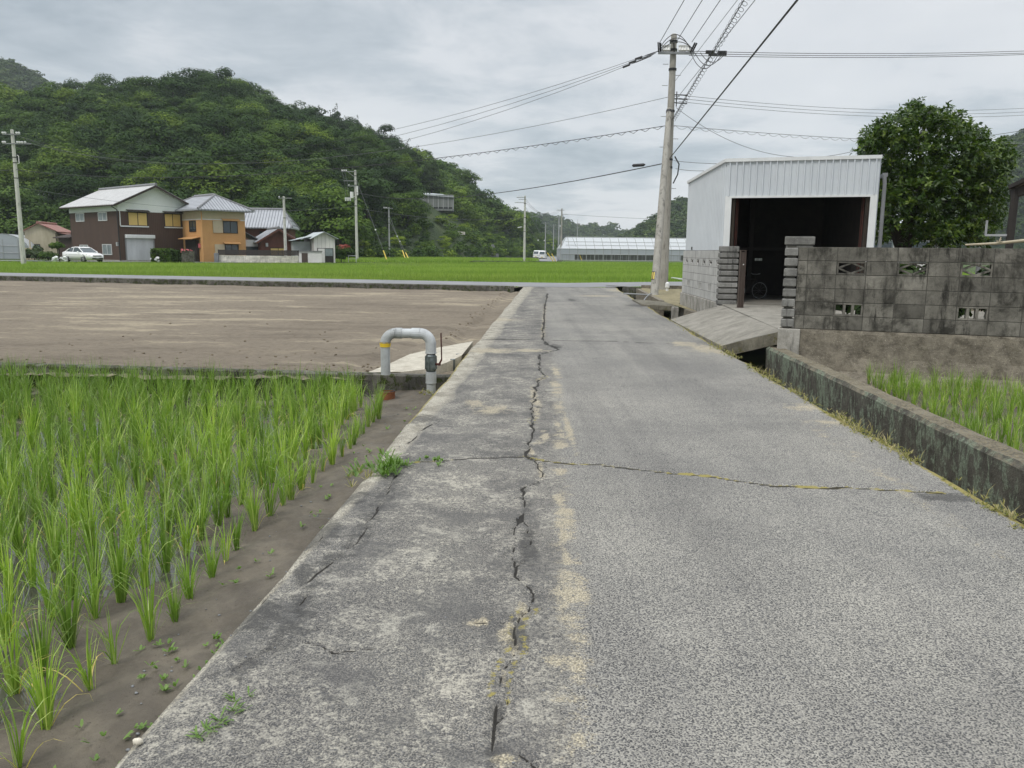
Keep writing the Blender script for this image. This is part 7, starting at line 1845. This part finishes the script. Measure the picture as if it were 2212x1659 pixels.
for (xx, yy, z, f, px, py) in scatter(MAIN, 9.5, 1, 0, lambda y: 2.9, -.03, .55):
    if not (690 < px < 1230 and -.03 < f < .16 or px > 850 and py > 446 + (px - 850) * .12): continue
    if px < -60: continue
    h = rng.uniform(1.3, 3.2) * (1.5 if rng.random() < .1 else 1)
    if 930 < px < 1010 and 455 < py < 482 and rng.random() < .7: continue
    if 925 < px < 1012 and 482 < py < 505: h = min(h, 1.3)
    if 905 < px < 1000 and yy < hb.y + 3 and proj((xx, yy, z + h))[1] < 452: continue
    extra.append((xx, yy, z, f, px, py, h, 'leaf_mid' if rng.random() < .6 else 'leaf_dark' if rng.random() < .7 else 'leaf_bright', 0))
print('bushes', len(extra))
merge_forest('undergrowth', extra, 'low bushes and scrub covering the open foot of the wooded hill', 260, .06)
merge_forest('forest', vis[NT_:], 'dense mixed woodland filling in between the larger trees of the hill', 1100, .030)
for H, th, sd, lab, sp, hs_, mt in ((FARL, 6, 4, 'hazy woodland on the distant hill at the edge of the view', 8.5, (8, 12), 'leaf_far'), (FARR, 6, 7, 'hazy woodland on the far hill behind garage and broadleaf tree', 8.0, (8, 12), 'leaf_far'), (FARC, 7, 9, 'hazy low wooded ridge closing the end of the valley', 11, (9, 15), 'leaf_far')):
    it = [(a, b, z, f, px, py, rng.uniform(*hs_) * (1.25 if rng.random() < .12 else 1), mt, 0) for (a, b, z, f, px, py) in scatter(H, th, sd, 0, lambda y: sp, .02, 1.06, px0=-140, px1=2330)]
    print(lab, len(it)); merge_forest('far_forest', it, lab, 260, .06)

# ================================================================ sky, light, haze, camera
SUN_EL, SUN_AZ = R_(52), R_(218)       # azimuth clockwise from +Y
w_ = bpy.data.worlds.new('World'); bpy.context.scene.world = w_; w_.use_nodes = True
nt = w_.node_tree; N = nt.nodes; Lk = nt.links; N.clear()
def nd_(t, **k):
    n = N.new(t)
    for a, b in k.items():
        if a in n.inputs: n.inputs[a].default_value = b
        else: setattr(n, a, b)
    return n
out = nd_('ShaderNodeOutputWorld'); sky = nd_('ShaderNodeTexSky'); sky.sky_type = 'NISHITA'; sky.sun_disc = False; sky.sun_elevation = SUN_EL; sky.sun_rotation = SUN_AZ
bg1 = nd_('ShaderNodeBackground', Strength=.1); Lk.new(sky.outputs[0], bg1.inputs[0])
tc = nd_('ShaderNodeTexCoord'); sx = nd_('ShaderNodeSeparateXYZ'); Lk.new(tc.outputs['Generated'], sx.inputs[0])
def mth(op, a, b=None):
    n = nd_('ShaderNodeMath', operation=op)
    for k, v in enumerate((a, b)):
        if v is None: continue
        if isinstance(v, (int, float)): n.inputs[k].default_value = v
        else: Lk.new(v, n.inputs[k])
    return n.outputs[0]
zz = mth('ADD', mth('MAXIMUM', sx.outputs[2], 0.0), .14)
cx_ = nd_('ShaderNodeCombineXYZ'); Lk.new(mth('DIVIDE', sx.outputs[0], zz), cx_.inputs[0]); Lk.new(mth('DIVIDE', sx.outputs[1], zz), cx_.inputs[1])
def wnoise(scale, detail, off, dist=.3, rough=.55, sxy=(1, 1)):
    mp = nd_('ShaderNodeMapping'); mp.inputs['Location'].default_value = off; mp.inputs['Scale'].default_value = (sxy[0], sxy[1], 1); Lk.new(cx_.outputs[0], mp.inputs[0])
    n = nd_('ShaderNodeTexNoise'); n.inputs['Scale'].default_value = scale; n.inputs['Detail'].default_value = detail; n.inputs['Distortion'].default_value = dist; n.inputs['Roughness'].default_value = rough; Lk.new(mp.outputs[0], n.inputs['Vector']); return n.outputs['Fac']
n1 = wnoise(.62, 7, (12.4, .3, 0), .5, .52); n2 = wnoise(2.3, 6, (7, 2, 0), .3, .6)
f = mth('ADD', mth('MULTIPLY', n1, .68), mth('MULTIPLY', n2, .32))
rp = nd_('ShaderNodeValToRGB'); cr_ = rp.color_ramp
for e_, (p, c) in zip([cr_.elements[0], cr_.elements[1], cr_.elements.new(.5), cr_.elements.new(.58)], ((.37, (.40, .46, .515, 1)), (.61, (.96, .96, .965, 1)), (.45, (.56, .61, .66, 1)), (.52, (.75, .775, .81, 1)))): e_.position = p; e_.color = c
Lk.new(f, rp.inputs[0])
boost = nd_('ShaderNodeMapRange', interpolation_type='SMOOTHSTEP'); boost.inputs['From Min'].default_value = .42; boost.inputs['From Max'].default_value = .95; boost.inputs['To Min'].default_value = 1.0; boost.inputs['To Max'].default_value = 3.0; Lk.new(sx.outputs[2], boost.inputs['Value'])
bg2 = nd_('ShaderNodeBackground'); Lk.new(rp.outputs[0], bg2.inputs[0]); Lk.new(boost.outputs[0], bg2.inputs[1])
mx = nd_('ShaderNodeMixShader'); mx.inputs[0].default_value = .93; Lk.new(bg1.outputs[0], mx.inputs[1]); Lk.new(bg2.outputs[0], mx.inputs[2]); Lk.new(mx.outputs[0], out.inputs[0])
sl = bpy.data.lights.new('sun', 'SUN'); sl.energy = 1.5; sl.angle = R_(11); sl.color = (1, .955, .89); so = bpy.data.objects.new('sun', sl); C.objects.link(so)
sdir = Vector((math.sin(SUN_AZ) * math.cos(SUN_EL), math.cos(SUN_AZ) * math.cos(SUN_EL), math.sin(SUN_EL)))
so.rotation_euler = sdir.to_track_quat('Z', 'Y').to_euler(); so.location = sdir * 50
HAZE = 1
if HAZE:
    m = MB(); m.ab(-1900, 1900, -60, 1500, -4.5, 210)
    t = bpy.data.materials.new('haze_air'); t.use_nodes = True; n = t.node_tree.nodes; n.remove(n['Principled BSDF']); pv = n.new('ShaderNodeVolumePrincipled'); pv.inputs['Density'].default_value = .00020; pv.inputs['Color'].default_value = (.86, .93, 1, 1); pv.inputs['Anisotropy'].default_value = .2
    t.node_tree.links.new(pv.outputs[0], n['Material Output'].inputs['Volume'])
    tag(mesh_obj('haze', m.v, m.f, t), kind='stuff')
cam = bpy.data.cameras.new('camera'); co = bpy.data.objects.new('camera', cam); C.objects.link(co)
cam.sensor_width = 36; cam.lens = F / 2212 * 36; cam.clip_start = .05; cam.clip_end = 6000
co.matrix_world = Matrix.Translation(CAM) @ RM.to_4x4()
sc = bpy.context.scene; sc.camera = co
sc.view_settings.view_transform = 'Standard'; sc.view_settings.look = 'None'; sc.view_settings.exposure = 0; sc.view_settings.gamma = 1
sc.cycles.max_bounces = 6; sc.cycles.diffuse_bounces = 3; sc.cycles.glossy_bounces = 3; sc.cycles.transmission_bounces = 4; sc.cycles.volume_bounces = 1; sc.cycles.transparent_max_bounces = 8
sc.cycles.use_denoising = True; sc.cycles.denoiser = 'OPENIMAGEDENOISE'; sc.cycles.denoising_input_passes = 'RGB_ALBEDO_NORMAL'; sc.cycles.denoising_prefilter = 'ACCURATE'
